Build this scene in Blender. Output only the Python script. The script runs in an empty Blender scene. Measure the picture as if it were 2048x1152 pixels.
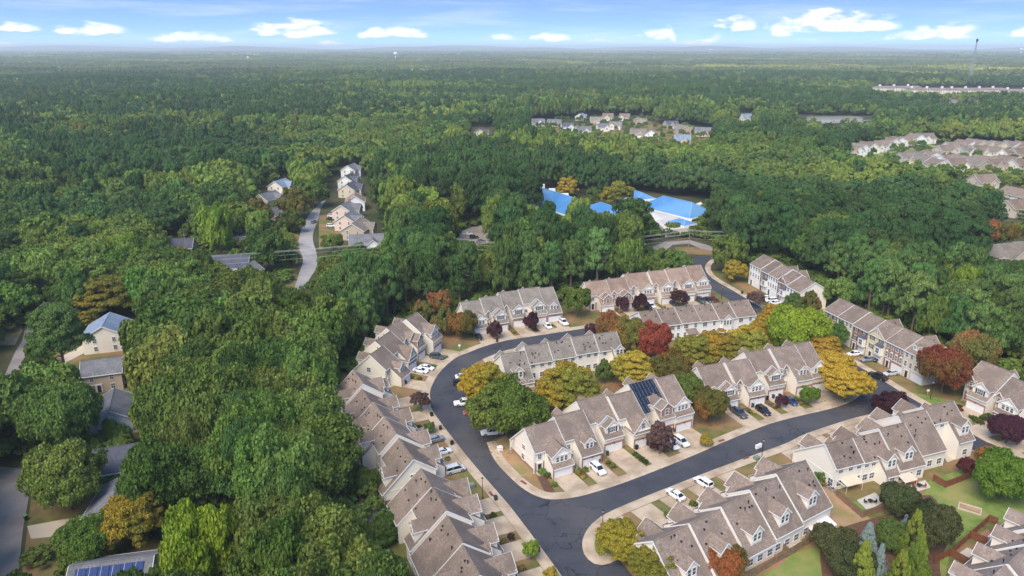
import bpy, math, random
import numpy as np
from mathutils import Vector, Matrix
S = bpy.context.scene
COL = S.collection
R = math.radians
# ------------------------------------------------------------------ camera, sky, sun, exposure
cam = bpy.data.objects.new('camera', bpy.data.cameras.new('camera'))
COL.objects.link(cam); S.camera = cam
cam.data.sensor_width = 36.0
cam.data.lens = 25.49
cam.data.clip_start = 1.0
cam.data.clip_end = 120000.0
cam.location = (0, 0, 92)
cam.rotation_euler = (R(90 - 18.3875), 0, 0)

SUN_EL, SUN_AZ = 50.0, 208.0        # azimuth clockwise from +Y: behind the camera, to the left
world = bpy.data.worlds.new('World'); S.world = world; world.use_nodes = True
def build_world():
    nt = world.node_tree; N = nt.nodes; L = nt.links
    N.clear()
    out = N.new('ShaderNodeOutputWorld'); bg = N.new('ShaderNodeBackground')
    sky = N.new('ShaderNodeTexSky'); sky.sky_type = 'NISHITA'; sky.sun_disc = False
    sky.sun_elevation = R(SUN_EL); sky.sun_rotation = R(SUN_AZ)
    sky.altitude = 300; sky.air_density = 1.0; sky.dust_density = 0.15; sky.ozone_density = 3.0
    tc = N.new('ShaderNodeTexCoord')
    sep = N.new('ShaderNodeSeparateXYZ'); L.new(tc.outputs['Generated'], sep.inputs[0])
    def math_(op, a, b=None, clamp=False):
        m = N.new('ShaderNodeMath'); m.operation = op; m.use_clamp = clamp
        for i, v in enumerate((a, b)):
            if v is None: continue
            if isinstance(v, (int, float)): m.inputs[i].default_value = v
            else: L.new(v, m.inputs[i])
        return m.outputs[0]
    X, Y, Z = sep.outputs
    az = math_('ARCTAN2', X, Y)
    el = math_('ARCSINE', Z)
    # read the sky model a little above the skyline so that the low sky is as blue as in the photograph's clear air
    e2 = math_('SUBTRACT', R(SKY_A + SKY_B), math_('MULTIPLY', math_('EXPONENT', math_('MULTIPLY', math_('MAXIMUM', el, 0.0), -1.0 / R(SKY_C))), R(SKY_B)))
    cv = N.new('ShaderNodeCombineXYZ'); ce = math_('COSINE', e2)
    L.new(math_('MULTIPLY', ce, math_('SINE', az)), cv.inputs[0]); L.new(math_('MULTIPLY', ce, math_('COSINE', az)), cv.inputs[1]); L.new(math_('SINE', e2), cv.inputs[2])
    L.new(cv.outputs[0], sky.inputs['Vector'])
    # cumulus: noise over (azimuth, elevation), stretched sideways, flat bases
    def noise(scale, detail, rough, sx, sy, ox, oy):
        comb = N.new('ShaderNodeCombineXYZ')
        L.new(math_('ADD', math_('MULTIPLY', az, sx), ox), comb.inputs[0])
        L.new(math_('ADD', math_('MULTIPLY', el, sy), oy), comb.inputs[1])
        n = N.new('ShaderNodeTexNoise'); n.noise_dimensions = '2D'
        n.inputs['Scale'].default_value = scale; n.inputs['Detail'].default_value = detail
        n.inputs['Roughness'].default_value = rough
        L.new(comb.outputs[0], n.inputs['Vector'])
        return n.outputs['Fac']
    fine = noise(1.0, 7.0, 0.6, 30.0, 84.0, 3.1, 1.7)
    # cumulus banks: (left, right azimuth, base, top elevation in degrees); the pattern goes on round the horizon every 80 degrees
    banks = [[(-34.5, -31.2, 1.0, 1.6), (-31.0, -26.2, .9, 1.75), (-19.0, -11.8, .9, 2.25), (-11.3, -5.9, .75, 1.65), (14.8, 17.9, 1.3, 2.45), (18.1, 27.2, 1.25, 2.85), (27.5, 32.0, .65, 1.85), (33, 38, .7, 1.7)],
             [(-34.6, -32.4, .05, .4), (-25.2, -19.4, .45, 1.2), (-14.4, -12.3, .08, .55), (-1.9, 1.1, .5, 1.0), (1.3, 4.9, .55, 1.2), (5.3, 8.0, .4, .75), (9.0, 15.4, .7, 1.7), (12.3, 16.6, .05, .65), (18.2, 20.2, .8, 1.5), (26.0, 28.8, .55, 1.1)]]
    fr_ = math_('FRACT', math_('ADD', math_('DIVIDE', math_('ADD', az, math_('MULTIPLY', math_('SUBTRACT', fine, .5), .03)), R(80)), 10.5))
    eln = math_('ADD', el, math_('MULTIPLY', math_('SUBTRACT', fine, .5), .004))
    cov = None
    for layer in banks:
        cr = N.new('ShaderNodeValToRGB'); E = cr.color_ramp.elements; cr.color_ramp.interpolation = 'LINEAR'
        stops = []
        for (a0, a1, b0, t0) in layer:
            f = lambda a: (a + 40) / 80
            stops += [(f(a0), b0, (b0 + t0) / 2, 0), (f(a0 + (a1 - a0) * .42), b0, t0, 1), (f(a1), b0, b0 + (t0 - b0) * .6, 0)]
        stops.sort(); stops = stops[:32]
        while len(E) < len(stops): E.new(.5)
        for k, (p_, b0, t0, w_) in enumerate(stops): E[k].position = p_; E[k].color = (b0 / 4, t0 / 4, w_, 1)
        L.new(fr_, cr.inputs[0]); sp = N.new('ShaderNodeSeparateColor'); L.new(cr.outputs[0], sp.inputs[0])
        base = math_('MULTIPLY', sp.outputs[0], R(4)); top = math_('MULTIPLY', sp.outputs[1], R(4))
        h = math_('DIVIDE', math_('SUBTRACT', eln, base), math_('ADD', math_('SUBTRACT', top, base), .0008))
        up = math_('SUBTRACT', 1.0, math_('POWER', math_('MAXIMUM', h, 0.0), 1.6), True)
        lo_ = math_('ADD', math_('MULTIPLY', h, 4.0), 1.0, True)
        v = math_('MULTIPLY', math_('MULTIPLY', up, lo_), math_('POWER', sp.outputs[2], .6))
        cov = v if cov is None else math_('MAXIMUM', cov, v)
    dens = math_('ADD', math_('MULTIPLY', cov, 0.95), math_('MULTIPLY', math_('SUBTRACT', fine, 0.5), math_('MULTIPLY', math_('MULTIPLY', cov, 3.0, True), 2.1)))
    ramp = N.new('ShaderNodeMapRange'); ramp.interpolation_type = 'SMOOTHSTEP'
    ramp.inputs[1].default_value = 0.05; ramp.inputs[2].default_value = 0.8
    L.new(dens, ramp.inputs[0])
    wisp = noise(1.0, 5.0, 0.6, 5.0, 60.0, 9.0, 4.0)
    w2 = N.new('ShaderNodeMapRange'); w2.interpolation_type = 'SMOOTHSTEP'
    w2.inputs[1].default_value = 0.42; w2.inputs[2].default_value = 0.78; w2.inputs[4].default_value = 0.22
    L.new(wisp, w2.inputs[0])
    lowish = math_('SUBTRACT', 1.0, math_('MULTIPLY', math_('ABSOLUTE', el), 3.0), True)
    cl = math_('MULTIPLY', math_('MULTIPLY', ramp.outputs[0], 0.88), math_('GREATER_THAN', el, -0.02))
    cl = math_('MAXIMUM', cl, math_('MULTIPLY', w2.outputs[0], lowish))
    tint = N.new('ShaderNodeHueSaturation'); tint.inputs['Hue'].default_value = SKY_HUE; tint.inputs['Saturation'].default_value = SKY_SAT; tint.inputs['Value'].default_value = SKY_VAL
    L.new(sky.outputs[0], tint.inputs['Color'])
    shade = math_('ADD', math_('MULTIPLY', fine, 0.7), 0.62)
    ccol = N.new('ShaderNodeMix'); ccol.data_type = 'RGBA'; ccol.blend_type = 'MULTIPLY'; ccol.inputs[0].default_value = 1.0
    ccol.inputs[6].default_value = (CLOUD, CLOUD * .985, CLOUD * .97, 1)
    comb = N.new('ShaderNodeCombineColor'); [L.new(shade, comb.inputs[i]) for i in range(3)]
    L.new(comb.outputs[0], ccol.inputs[7])
    mix = N.new('ShaderNodeMix'); mix.data_type = 'RGBA'
    L.new(cl, mix.inputs[0]); L.new(tint.outputs[0], mix.inputs[6]); L.new(ccol.outputs[2], mix.inputs[7])
    L.new(mix.outputs[2], bg.inputs['Color'])
    bg.inputs['Strength'].default_value = 0.11
    L.new(bg.outputs[0], out.inputs[0])
SKY_HUE, SKY_SAT, SKY_VAL, CLOUD = 0.497, 1.0, 1.45, 6.2
SKY_A, SKY_B, SKY_C = 13.0, 57.0, 8.0
build_world()
sd = bpy.data.lights.new('sun', 'SUN'); sd.energy = 2.4; sd.angle = R(42); sd.color = (1, .90, .76)
sun = bpy.data.objects.new('sun', sd); COL.objects.link(sun)
to_sun = Vector((math.sin(R(SUN_AZ)) * math.cos(R(SUN_EL)), math.cos(R(SUN_AZ)) * math.cos(R(SUN_EL)), math.sin(R(SUN_EL))))
sun.rotation_euler = to_sun.to_track_quat('Z', 'Y').to_euler()
vs = S.view_settings
vs.view_transform = 'Standard'; vs.look = 'None'; vs.gamma = 1.0; vs.use_curve_mapping = False
vs.exposure = 1.08
HAZE = 9.5e-5
cy = S.cycles
cy.max_bounces = 5; cy.diffuse_bounces = 3; cy.glossy_bounces = 2; cy.transmission_bounces = 2; cy.volume_bounces = 1; cy.transparent_max_bounces = 8
cy.caustics_reflective = False; cy.caustics_refractive = False
cy.use_adaptive_sampling = True; cy.adaptive_threshold = 0.015
cy.use_denoising = True; cy.denoising_prefilter = 'ACCURATE'

# ------------------------------------------------------------------ helpers
def tag(o, label=None, cat=None, group=None, kind=None):
    if label: o['label'] = label
    if cat: o['category'] = cat
    if group: o['group'] = group
    if kind: o['kind'] = kind
    return o
def link(name, data, parent=None, mat=None):
    o = bpy.data.objects.new(name, data)
    COL.objects.link(o)
    if parent is not None: o.parent = parent
    return o
def empty(name, x, y, z=0.0, rz=0.0):
    o = bpy.data.objects.new(name, None); o.empty_display_size = .5
    COL.objects.link(o); o.location = (x, y, z); o.rotation_euler = (0, 0, rz)
    return o
class MB:
    def __init__(s): s.v = []; s.f = []; s.m = []; s.k = 0
    def add(s, vs_, fs):
        n = len(s.v); s.v += [tuple(p) for p in vs_]
        s.f += [tuple(i + n for i in f) for f in fs]; s.m += [s.k] * len(fs)
        return s
    def box(s, x0, y0, z0, x1, y1, z1):
        return s.add([(x0, y0, z0), (x1, y0, z0), (x1, y1, z0), (x0, y1, z0), (x0, y0, z1), (x1, y0, z1), (x1, y1, z1), (x0, y1, z1)],
                     [(3, 2, 1, 0), (4, 5, 6, 7), (0, 1, 5, 4), (1, 2, 6, 5), (2, 3, 7, 6), (3, 0, 4, 7)])
    def slab(s, pts, th):               # polygon (counter-clockwise from above), thickened straight down
        n = len(pts); lo = [(p[0], p[1], p[2] - th) for p in pts]
        return s.add(list(pts) + lo, [tuple(range(n)), tuple(range(2 * n - 1, n - 1, -1))] + [(i, n + i, n + (i + 1) % n, (i + 1) % n) for i in range(n)])
    def prism_x(s, prof, x0, x1):       # (y,z) profile extruded along x
        n = len(prof)
        return s.add([(x0, y, z) for y, z in prof] + [(x1, y, z) for y, z in prof],
                     [tuple(range(n - 1, -1, -1)), tuple(range(n, 2 * n))] + [(i, (i + 1) % n, n + (i + 1) % n, n + i) for i in range(n)])
    def prism_y(s, prof, y0, y1):       # (x,z) profile extruded along y
        n = len(prof)
        return s.add([(x, y0, z) for x, z in prof] + [(x, y1, z) for x, z in prof],
                     [tuple(range(n)), tuple(range(2 * n - 1, n - 1, -1))] + [((i + 1) % n, i, n + i, n + (i + 1) % n) for i in range(n)])
    def bar(s, a, b, wx, wz):           # a beam between two points
        a = Vector(a); b = Vector(b); d = (b - a).normalized()
        up = Vector((0, 0, 1)) if abs(d.z) < .95 else Vector((1, 0, 0))
        sx = d.cross(up).normalized() * wx / 2; sz = sx.normalized().cross(d).normalized() * wz / 2
        P = [a - sx - sz, a + sx - sz, a + sx + sz, a - sx + sz, b - sx - sz, b + sx - sz, b + sx + sz, b - sx + sz]
        return s.add(P, [(3, 2, 1, 0), (4, 5, 6, 7), (0, 1, 5, 4), (1, 2, 6, 5), (2, 3, 7, 6), (3, 0, 4, 7)])
    def tube(s, pts, rad, n=6, cap=True):
        rings = []
        for i, p in enumerate(pts):
            p = Vector(p); a = Vector(pts[max(i - 1, 0)]); b = Vector(pts[min(i + 1, len(pts) - 1)])
            d = (b - a).normalized(); u = d.cross(Vector((0.31, .95, 0.05))).normalized(); w = d.cross(u)
            r = rad[i] if isinstance(rad, (list, tuple)) else rad
            rings.append([p + (u * math.cos(k * 2 * math.pi / n) + w * math.sin(k * 2 * math.pi / n)) * r for k in range(n)])
        vs_ = [q for ring in rings for q in ring]; fs = []
        for i in range(len(pts) - 1):
            for k in range(n):
                fs.append((i * n + k, i * n + (k + 1) % n, (i + 1) * n + (k + 1) % n, (i + 1) * n + k))
        if cap: fs += [tuple(range(n - 1, -1, -1)), tuple(range(len(vs_) - n, len(vs_)))]
        return s.add(vs_, fs)
    def mesh(s, name, mats):
        me = bpy.data.meshes.new(name); me.from_pydata(s.v, [], s.f)
        for m in (mats if isinstance(mats, (list, tuple)) else [mats]): me.materials.append(m)
        if len(me.materials) > 1: me.polygons.foreach_set('material_index', s.m)
        me.validate(); me.update()
        return me
    def obj(s, name, mats, parent=None):
        return link(name, s.mesh(name, mats), parent)
def copy_tree(o, parent=None):
    c = o.copy(); COL.objects.link(c)
    if parent is not None: c.parent = parent
    for ch in o.children: copy_tree(ch, c)
    return c

# ------------------------------------------------------------------ materials
MATS = {}
def mat(name, c1, c2=None, scale=1.0, detail=4.0, rough=.8, c3=None, scale3=.2, lo=.35, hi=.65, bump=0.0, bscale=None, spec=.3, metal=0.0, coord='Object', stretch=None, lo3=.45, hi3=.62):
    if name in MATS: return MATS[name]
    m = bpy.data.materials.new(name); m.use_nodes = True; nt = m.node_tree; N = nt.nodes; L = nt.links
    b = N['Principled BSDF']; b.inputs['Roughness'].default_value = rough; b.inputs['Specular IOR Level'].default_value = spec; b.inputs['Metallic'].default_value = metal
    b.inputs['Base Color'].default_value = (*c1, 1)
    if c2 is not None or bump:
        tc = N.new('ShaderNodeTexCoord'); vec = tc.outputs[coord]
        if stretch:
            mp = N.new('ShaderNodeMapping'); mp.inputs['Scale'].default_value = stretch; L.new(vec, mp.inputs[0]); vec = mp.outputs[0]
        n = N.new('ShaderNodeTexNoise'); n.inputs['Scale'].default_value = scale; n.inputs['Detail'].default_value = detail; n.inputs['Roughness'].default_value = .6
        L.new(vec, n.inputs['Vector'])
        def mixer(fac, a, b_, l, h):
            mr = N.new('ShaderNodeMapRange'); mr.inputs[1].default_value = l; mr.inputs[2].default_value = h; L.new(fac, mr.inputs[0])
            mx = N.new('ShaderNodeMix'); mx.data_type = 'RGBA'; L.new(mr.outputs[0], mx.inputs[0])
            for i, c in ((6, a), (7, b_)):
                if isinstance(c, tuple): mx.inputs[i].default_value = (*c, 1)
                else: L.new(c, mx.inputs[i])
            return mx.outputs[2]
        if c2 is not None:
            col = mixer(n.outputs['Fac'], c1, c2, lo, hi)
            if c3 is not None:
                n3 = N.new('ShaderNodeTexNoise'); n3.inputs['Scale'].default_value = scale3; n3.inputs['Detail'].default_value = 5; L.new(vec, n3.inputs['Vector'])
                col = mixer(n3.outputs['Fac'], col, c3, lo3, hi3)
            L.new(col, b.inputs['Base Color'])
        if bump:
            bn = N.new('ShaderNodeTexNoise'); bn.inputs['Scale'].default_value = bscale or scale * 4; bn.inputs['Detail'].default_value = 3; L.new(vec, bn.inputs['Vector'])
            bp = N.new('ShaderNodeBump'); bp.inputs['Strength'].default_value = bump; bp.inputs['Distance'].default_value = .1
            L.new(bn.outputs['Fac'], bp.inputs['Height']); L.new(bp.outputs[0], b.inputs['Normal'])
    MATS[name] = m
    return m
def vary(m, lo, hi):                  # each unit's roof has weathered a little differently
    nt = m.node_tree; N = nt.nodes; L = nt.links; b = N['Principled BSDF']; src = b.inputs['Base Color'].links[0].from_socket
    oi = N.new('ShaderNodeObjectInfo'); mr = N.new('ShaderNodeMapRange'); mr.inputs[3].default_value = lo; mr.inputs[4].default_value = hi; L.new(oi.outputs['Random'], mr.inputs[0])
    h = N.new('ShaderNodeHueSaturation'); L.new(src, h.inputs['Color']); L.new(mr.outputs[0], h.inputs['Value']); L.new(h.outputs[0], b.inputs['Base Color'])
    return m
def roofmat(name, c, var=.3):
    d = tuple(v * (1 - var) for v in c); l = tuple(min(1, v * (1 + var)) for v in c)
    return vary(mat(name, d, l, 2.3, 8, .9, c3=tuple(v * .8 for v in c), scale3=.35, bump=.3, bscale=7, spec=.15, lo=.33, hi=.67), .88, 1.1)
M_ROOF = roofmat('shingle_taupe', (.232, .178, .142))
M_ROOFG = roofmat('shingle_grey', (.228, .196, .163))
M_ROOFB = roofmat('shingle_brown', (.29, .205, .155))
M_ROOFT = roofmat('shingle_tan', (.222, .168, .133))
M_ROOFR = roofmat('shingle_pinkish', (.28, .215, .18))
M_ROOFD = roofmat('shingle_slate', (.10, .105, .13))
M_ROOFBL = roofmat('shingle_blue_grey', (.20, .25, .33), .2)
M_ROOFM = roofmat('shingle_mid_grey', (.17, .17, .18))
def siding(name, c):
    return mat(name, tuple(v * .95 for v in c), c, .8, 4, .7, stretch=(1, 1, 7), spec=.2)
M_CREAM = siding('cream_siding', (.84, .77, .66))
M_CREAM2 = siding('sage_siding', (.70, .65, .53))
M_WHITES = siding('white_siding', (.84, .83, .81))
M_BEIGE = siding('beige_siding', (.66, .57, .44))
M_PALEBLUE = siding('pale_blue_siding', (.68, .72, .80))
M_YELLOW = siding('pale_yellow_siding', (.72, .62, .38))
M_GREYS = siding('grey_siding', (.45, .46, .45))
M_TAN = siding('tan_siding', (.50, .41, .31))
M_PINKB = siding('pink_beige_siding', (.70, .56, .47))
M_TRIM = mat('white_trim', (.80, .79, .77), (.74, .73, .70), 1.5, rough=.5)
M_GDOOR = mat('garage_door_paint', (.80, .79, .78), (.74, .73, .72), .7, rough=.45)
def brickmat(name, c, mortar=(.45, .38, .32)):
    m = bpy.data.materials.new(name); m.use_nodes = True; nt = m.node_tree; N = nt.nodes; L = nt.links; b = N['Principled BSDF']
    b.inputs['Roughness'].default_value = .85
    tc = N.new('ShaderNodeTexCoord'); br = N.new('ShaderNodeTexBrick'); br.inputs['Scale'].default_value = 1.0
    br.inputs['Brick Width'].default_value = .24; br.inputs['Row Height'].default_value = .085; br.inputs['Mortar Size'].default_value = .008
    br.inputs['Color1'].default_value = (*c, 1); br.inputs['Color2'].default_value = (c[0] * .7, c[1] * .62, c[2] * .6, 1); br.inputs['Mortar'].default_value = (*mortar, 1)
    sp = N.new('ShaderNodeSeparateXYZ'); cb = N.new('ShaderNodeCombineXYZ'); ad = N.new('ShaderNodeMath'); ad.operation = 'ADD'
    L.new(tc.outputs['Object'], sp.inputs[0]); L.new(sp.outputs[0], ad.inputs[0]); L.new(sp.outputs[1], ad.inputs[1])
    L.new(ad.outputs[0], cb.inputs[0]); L.new(sp.outputs[2], cb.inputs[1]); L.new(cb.outputs[0], br.inputs['Vector']); L.new(br.outputs['Color'], b.inputs['Base Color'])
    return m
M_BRICK = brickmat('red_brick', (.36, .16, .105))
M_BRICKT = brickmat('tan_brick', (.44, .29, .2))
M_GLASS = mat('window_glass', (.05, .055, .06), (.16, .17, .18), .6, rough=.08, spec=.6)
M_DOOR = mat('dark_door', (.04, .035, .04), rough=.4)
M_SHUT = mat('black_shutter', (.025, .025, .028), rough=.6)
M_BLACK = mat('black_plastic', (.018, .018, .02), rough=.5)
M_METAL = mat('dark_bronze_metal', (.03, .03, .03), rough=.4, metal=.6)
M_GALV = mat('grey_metal', (.45, .46, .47), rough=.4, metal=.5)
M_ASPH = mat('sealed_asphalt', (.046, .048, .059), (.064, .065, .076), .22, 6, .85, c3=(.085, .08, .082), scale3=.045, lo3=.5, hi3=.68, bump=.1, bscale=14, spec=.25)
def add_cracks(m, scale, dark):
    nt = m.node_tree; N = nt.nodes; L = nt.links; b = N['Principled BSDF']; src = b.inputs['Base Color'].links[0].from_socket
    g = N.new('ShaderNodeNewGeometry'); n = N.new('ShaderNodeTexNoise'); n.inputs['Scale'].default_value = .35; n.inputs['Detail'].default_value = 4; L.new(g.outputs['Position'], n.inputs['Vector'])
    sc_ = N.new('ShaderNodeVectorMath'); sc_.operation = 'SCALE'; sc_.inputs['Scale'].default_value = 5.0; L.new(n.outputs['Color'], sc_.inputs[0])
    ad = N.new('ShaderNodeVectorMath'); L.new(g.outputs['Position'], ad.inputs[0]); L.new(sc_.outputs[0], ad.inputs[1])
    v = N.new('ShaderNodeTexVoronoi'); v.feature = 'DISTANCE_TO_EDGE'; v.inputs['Scale'].default_value = scale; L.new(ad.outputs[0], v.inputs['Vector'])
    mr = N.new('ShaderNodeMapRange'); mr.inputs[1].default_value = .006; mr.inputs[2].default_value = .014; mr.inputs[3].default_value = 1; mr.inputs[4].default_value = 0; L.new(v.outputs['Distance'], mr.inputs[0])
    n2 = N.new('ShaderNodeTexNoise'); n2.inputs['Scale'].default_value = .05; n2.inputs['Detail'].default_value = 3; L.new(g.outputs['Position'], n2.inputs['Vector'])
    m2 = N.new('ShaderNodeMapRange'); m2.inputs[1].default_value = .47; m2.inputs[2].default_value = .56; L.new(n2.outputs['Fac'], m2.inputs[0])
    mu = N.new('ShaderNodeMath'); mu.operation = 'MULTIPLY'; L.new(mr.outputs[0], mu.inputs[0]); L.new(m2.outputs[0], mu.inputs[1])
    mx = N.new('ShaderNodeMix'); mx.data_type = 'RGBA'; L.new(mu.outputs[0], mx.inputs[0]); L.new(src, mx.inputs[6]); mx.inputs[7].default_value = (*dark, 1); L.new(mx.outputs[2], b.inputs['Base Color'])
    # pale specks: stains, droppings, worn spots
    v2 = N.new('ShaderNodeTexVoronoi'); v2.inputs['Scale'].default_value = .3; L.new(g.outputs['Position'], v2.inputs['Vector'])
    r2 = N.new('ShaderNodeMapRange'); r2.inputs[1].default_value = .07; r2.inputs[2].default_value = .11; r2.inputs[3].default_value = .6; r2.inputs[4].default_value = 0; L.new(v2.outputs['Distance'], r2.inputs[0])
    n4 = N.new('ShaderNodeTexNoise'); n4.inputs['Scale'].default_value = .9; L.new(g.outputs['Position'], n4.inputs['Vector'])
    r3 = N.new('ShaderNodeMapRange'); r3.inputs[1].default_value = .5; r3.inputs[2].default_value = .65; L.new(n4.outputs['Fac'], r3.inputs[0])
    m3 = N.new('ShaderNodeMath'); m3.operation = 'MULTIPLY'; L.new(r2.outputs[0], m3.inputs[0]); L.new(r3.outputs[0], m3.inputs[1])
    mx2 = N.new('ShaderNodeMix'); mx2.data_type = 'RGBA'; L.new(m3.outputs[0], mx2.inputs[0]); L.new(mx.outputs[2], mx2.inputs[6]); mx2.inputs[7].default_value = (.16, .15, .145, 1); L.new(mx2.outputs[2], b.inputs['Base Color'])
add_cracks(M_ASPH, .11, (.022, .022, .026))
M_ASPH2 = mat('old_asphalt', (.27, .23, .205), (.32, .275, .245), .3, 6, .9, c3=(.22, .185, .165), scale3=.07, spec=.2)
M_ASPH3 = mat('grey_asphalt', (.31, .285, .265), (.37, .34, .32), .3, 6, .9, c3=(.24, .225, .22), scale3=.07, spec=.2)
M_CONC = mat('tan_concrete', (.50, .41, .31), (.57, .48, .37), .5, 6, .9, c3=(.42, .34, .25), scale3=.22, spec=.2, coord='Generated')
def concmat():
    m = mat('driveway_concrete', (.46, .355, .25), (.53, .425, .315), .45, 6, .9, c3=(.36, .27, .185), scale3=.2, spec=.2)
    nt = m.node_tree; N = nt.nodes; L = nt.links
    g = N.new('ShaderNodeNewGeometry')
    for n in N:
        if n.type == 'TEX_NOISE':
            for l in list(n.inputs['Vector'].links): L.remove(l)
            L.new(g.outputs['Position'], n.inputs['Vector'])
    return m
M_DRIVE = concmat()
M_GRASS = mat('lawn_grass', (.105, .12, .035), (.175, .155, .055), .5, 6, .95, c3=(.27, .165, .08), scale3=.11, bump=.3, bscale=8, spec=.1, lo3=.43, hi3=.6)
M_GREEN = mat('green_lawn', (.115, .19, .04), (.20, .25, .06), .6, 6, .95, c3=(.27, .25, .085), scale3=.12, bump=.3, bscale=8, spec=.1)
M_CLAY = mat('red_clay', (.27, .115, .055), (.38, .19, .10), .6, 6, .95, c3=(.17, .12, .05), scale3=.16, bump=.4, bscale=5, spec=.1)
M_SAND = mat('bare_clay', (.42, .27, .16), (.36, .21, .115), .5, 6, .95, c3=(.24, .2, .08), scale3=.12, spec=.1)
M_MULCH = mat('mulch', (.10, .055, .035), (.15, .085, .055), 1.6, 5, .95, spec=.1, bump=.4)
M_FLOOR = mat('forest_floor', (.06, .07, .028), (.10, .085, .045), .15, 6, .95, c3=(.035, .05, .02), scale3=.01, spec=.05)
M_WOODF = mat('weathered_fence_wood', (.20, .13, .075), (.27, .18, .11), 1.2, 5, .85)
M_WOODR = mat('stained_fence_wood', (.18, .065, .032), (.24, .095, .05), 1.2, 5, .8)
M_POLE = mat('pole_wood', (.30, .26, .21), (.22, .19, .155), 1.0, 4, .9)
M_BARK = mat('bark', (.12, .085, .06), (.20, .155, .12), 1.2, 5, .95, bump=.5)
M_BARKP = mat('pine_bark', (.17, .11, .08), (.26, .19, .15), 1.2, 5, .95, bump=.5)

# ------------------------------------------------------------------ ground and roads
def sub(a, b): return (a[0] - b[0], a[1] - b[1])
def smooth(pts, k=4):
    out = []
    for i in range(len(pts) - 1):
        p0 = pts[max(i - 1, 0)]; p1 = pts[i]; p2 = pts[i + 1]; p3 = pts[min(i + 2, len(pts) - 1)]
        for j in range(k):
            t = j / k
            out.append(tuple(.5 * (2 * p1[d] + (p2[d] - p0[d]) * t + (2 * p0[d] - 5 * p1[d] + 4 * p2[d] - p3[d]) * t * t + (3 * p1[d] - p0[d] - 3 * p2[d] + p3[d]) * t ** 3) for d in (0, 1)))
    return out + [tuple(pts[-1])]
def offset(pts, d):                   # d > 0: to the left of the direction of travel
    out = []
    for i, p in enumerate(pts):
        a = pts[max(i - 1, 0)]; b = pts[min(i + 1, len(pts) - 1)]
        t = Vector(sub(b, a)).normalized()
        out.append((p[0] - t.y * d, p[1] + t.x * d))
    return out
def resample(pts, step):
    out = [pts[0]]; acc = 0.0
    for a, b in zip(pts, pts[1:]):
        L_ = math.hypot(b[0] - a[0], b[1] - a[1])
        while acc + L_ >= step:
            t = (step - acc) / L_; a = (a[0] + (b[0] - a[0]) * t, a[1] + (b[1] - a[1]) * t)
            L_ = math.hypot(b[0] - a[0], b[1] - a[1]); out.append(a); acc = 0.0
        acc += L_
    return out
def struct(name, mb, m, parent=None):
    o = mb.obj(name, m, parent); o['kind'] = 'structure'; return o
ROADS = []
def sheet(name, poly, z, m, parent=None):
    if name in ('village_street', 'parking_lot', 'school_drive'): ROADS.append(list(poly))
    mb = MB(); area = sum(a[0] * b[1] - b[0] * a[1] for a, b in zip(poly, poly[1:] + poly[:1]))
    pts = poly if area > 0 else poly[::-1]
    mb.add([(p[0], p[1], z) for p in pts], [tuple(range(len(pts)))])
    return struct(name, mb, m, parent)
def ribbon(name, pts, d0, d1, z, m, z1=None, parent=None):
    A = offset(pts, d0); B = offset(pts, d1); z1 = z if z1 is None else z1; mb = MB()
    n = len(pts)
    mb.add([(p[0], p[1], z) for p in A] + [(p[0], p[1], z1) for p in B], [(i, i + 1, n + i + 1, n + i) if d1 > d0 else (n + i, n + i + 1, i + 1, i) for i in range(n - 1)])
    return struct(name, mb, m, parent)
sheet('ground', [(-30000, -500), (30000, -500), (30000, 30000), (-30000, 30000)], 0.0, M_FLOOR)

E_OUT = smooth([(17, 91)] + [(9.1,109.4),(0.6,128.4),(-4.2,137.8),(-11.1,151.2),(-20.9,172.3),(-22.6,180.1),(-23.1,185.7),(-22.2,194.2),(-20.2,201.6),(-17.2,208.3),(-14.1,211.5),(-9.5,216.3),(-2.5,221.4),(9.9,226.6),(20.2,230.7),(30.8,234.9)] + [(52, 243), (70, 250.5), (79, 258)])
E_UP = smooth([(-6.2,156.7),(-4.0,148.6),(-0.6,141.9),(2.4,137.2),(5.8,134.0),(9.0,133.1),(13.8,134.0),(17.4,135.5),(24.0,138.9),(33.6,144.7),(43.7,151.2),(51.4,156.5),(63.9,164.6),(73.0,169.1),(87.0,174.9),(94.6,179.8),(98.6,185.1),(100.3,189.5)] + [(98.5, 200), (93, 222), (85.5, 250), (79, 258)])
E_LOW = smooth([(112.8, 147), (108, 161), (104, 168), (99, 171.8)] + [(93.7,170.7),(87.3,168.0),(81.0,164.8),(73.2,160.6),(66.3,155.8),(53.3,148.6),(43.4,142.9),(35.7,138.3),(26.6,132.8),(19.7,128.2),(16.3,124.7),(14.5,121.4),(13.7,118.3),(13.9,115.2),(15.1,113.1),(16.4,112.4),(18.3,112.8),(20.2,114.2)])
E_EAST = smooth([(123, 139)] + [(118.3,153.7),(116.5,156.9),(114.9,162.3),(113.1,169.9),(109.8,182.0),(107.8,191.2)] + [(104, 206), (98.5, 228), (93.5, 250)] + [(88.2,272.4),(85.2,283.3),(83.6,293.6),(84.7,304.6),(88.4,313.9),(92.8,320.5)])
ribbon('street', E_OUT, -7.3, 0, .030, M_ASPH)
sheet('street', E_UP[:72] + [(104.5, 190)] + [p for p in E_EAST if p[1] < 190][::-1] + [(116, 139)] + E_LOW + [(22.0,109.6),(23.5,104.6),(11.2,104.6)] + [(6, 112)], .036, M_ASPH)
ribbon('street', [p for p in E_EAST if p[1] > 183], 0, 7.4, .033, M_ASPH)
sheet('parking_bay', [(-6.0,156.5),(-1.5,160.8),(-1.8,165.4),(-7.7,179.2),(-10.4,190.2),(-11.9,200.5),(-14.7,208.0),(-18.9,185.4),(-16.1,168.0),(-9.0,155.5)], .026, M_ASPH)
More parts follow.
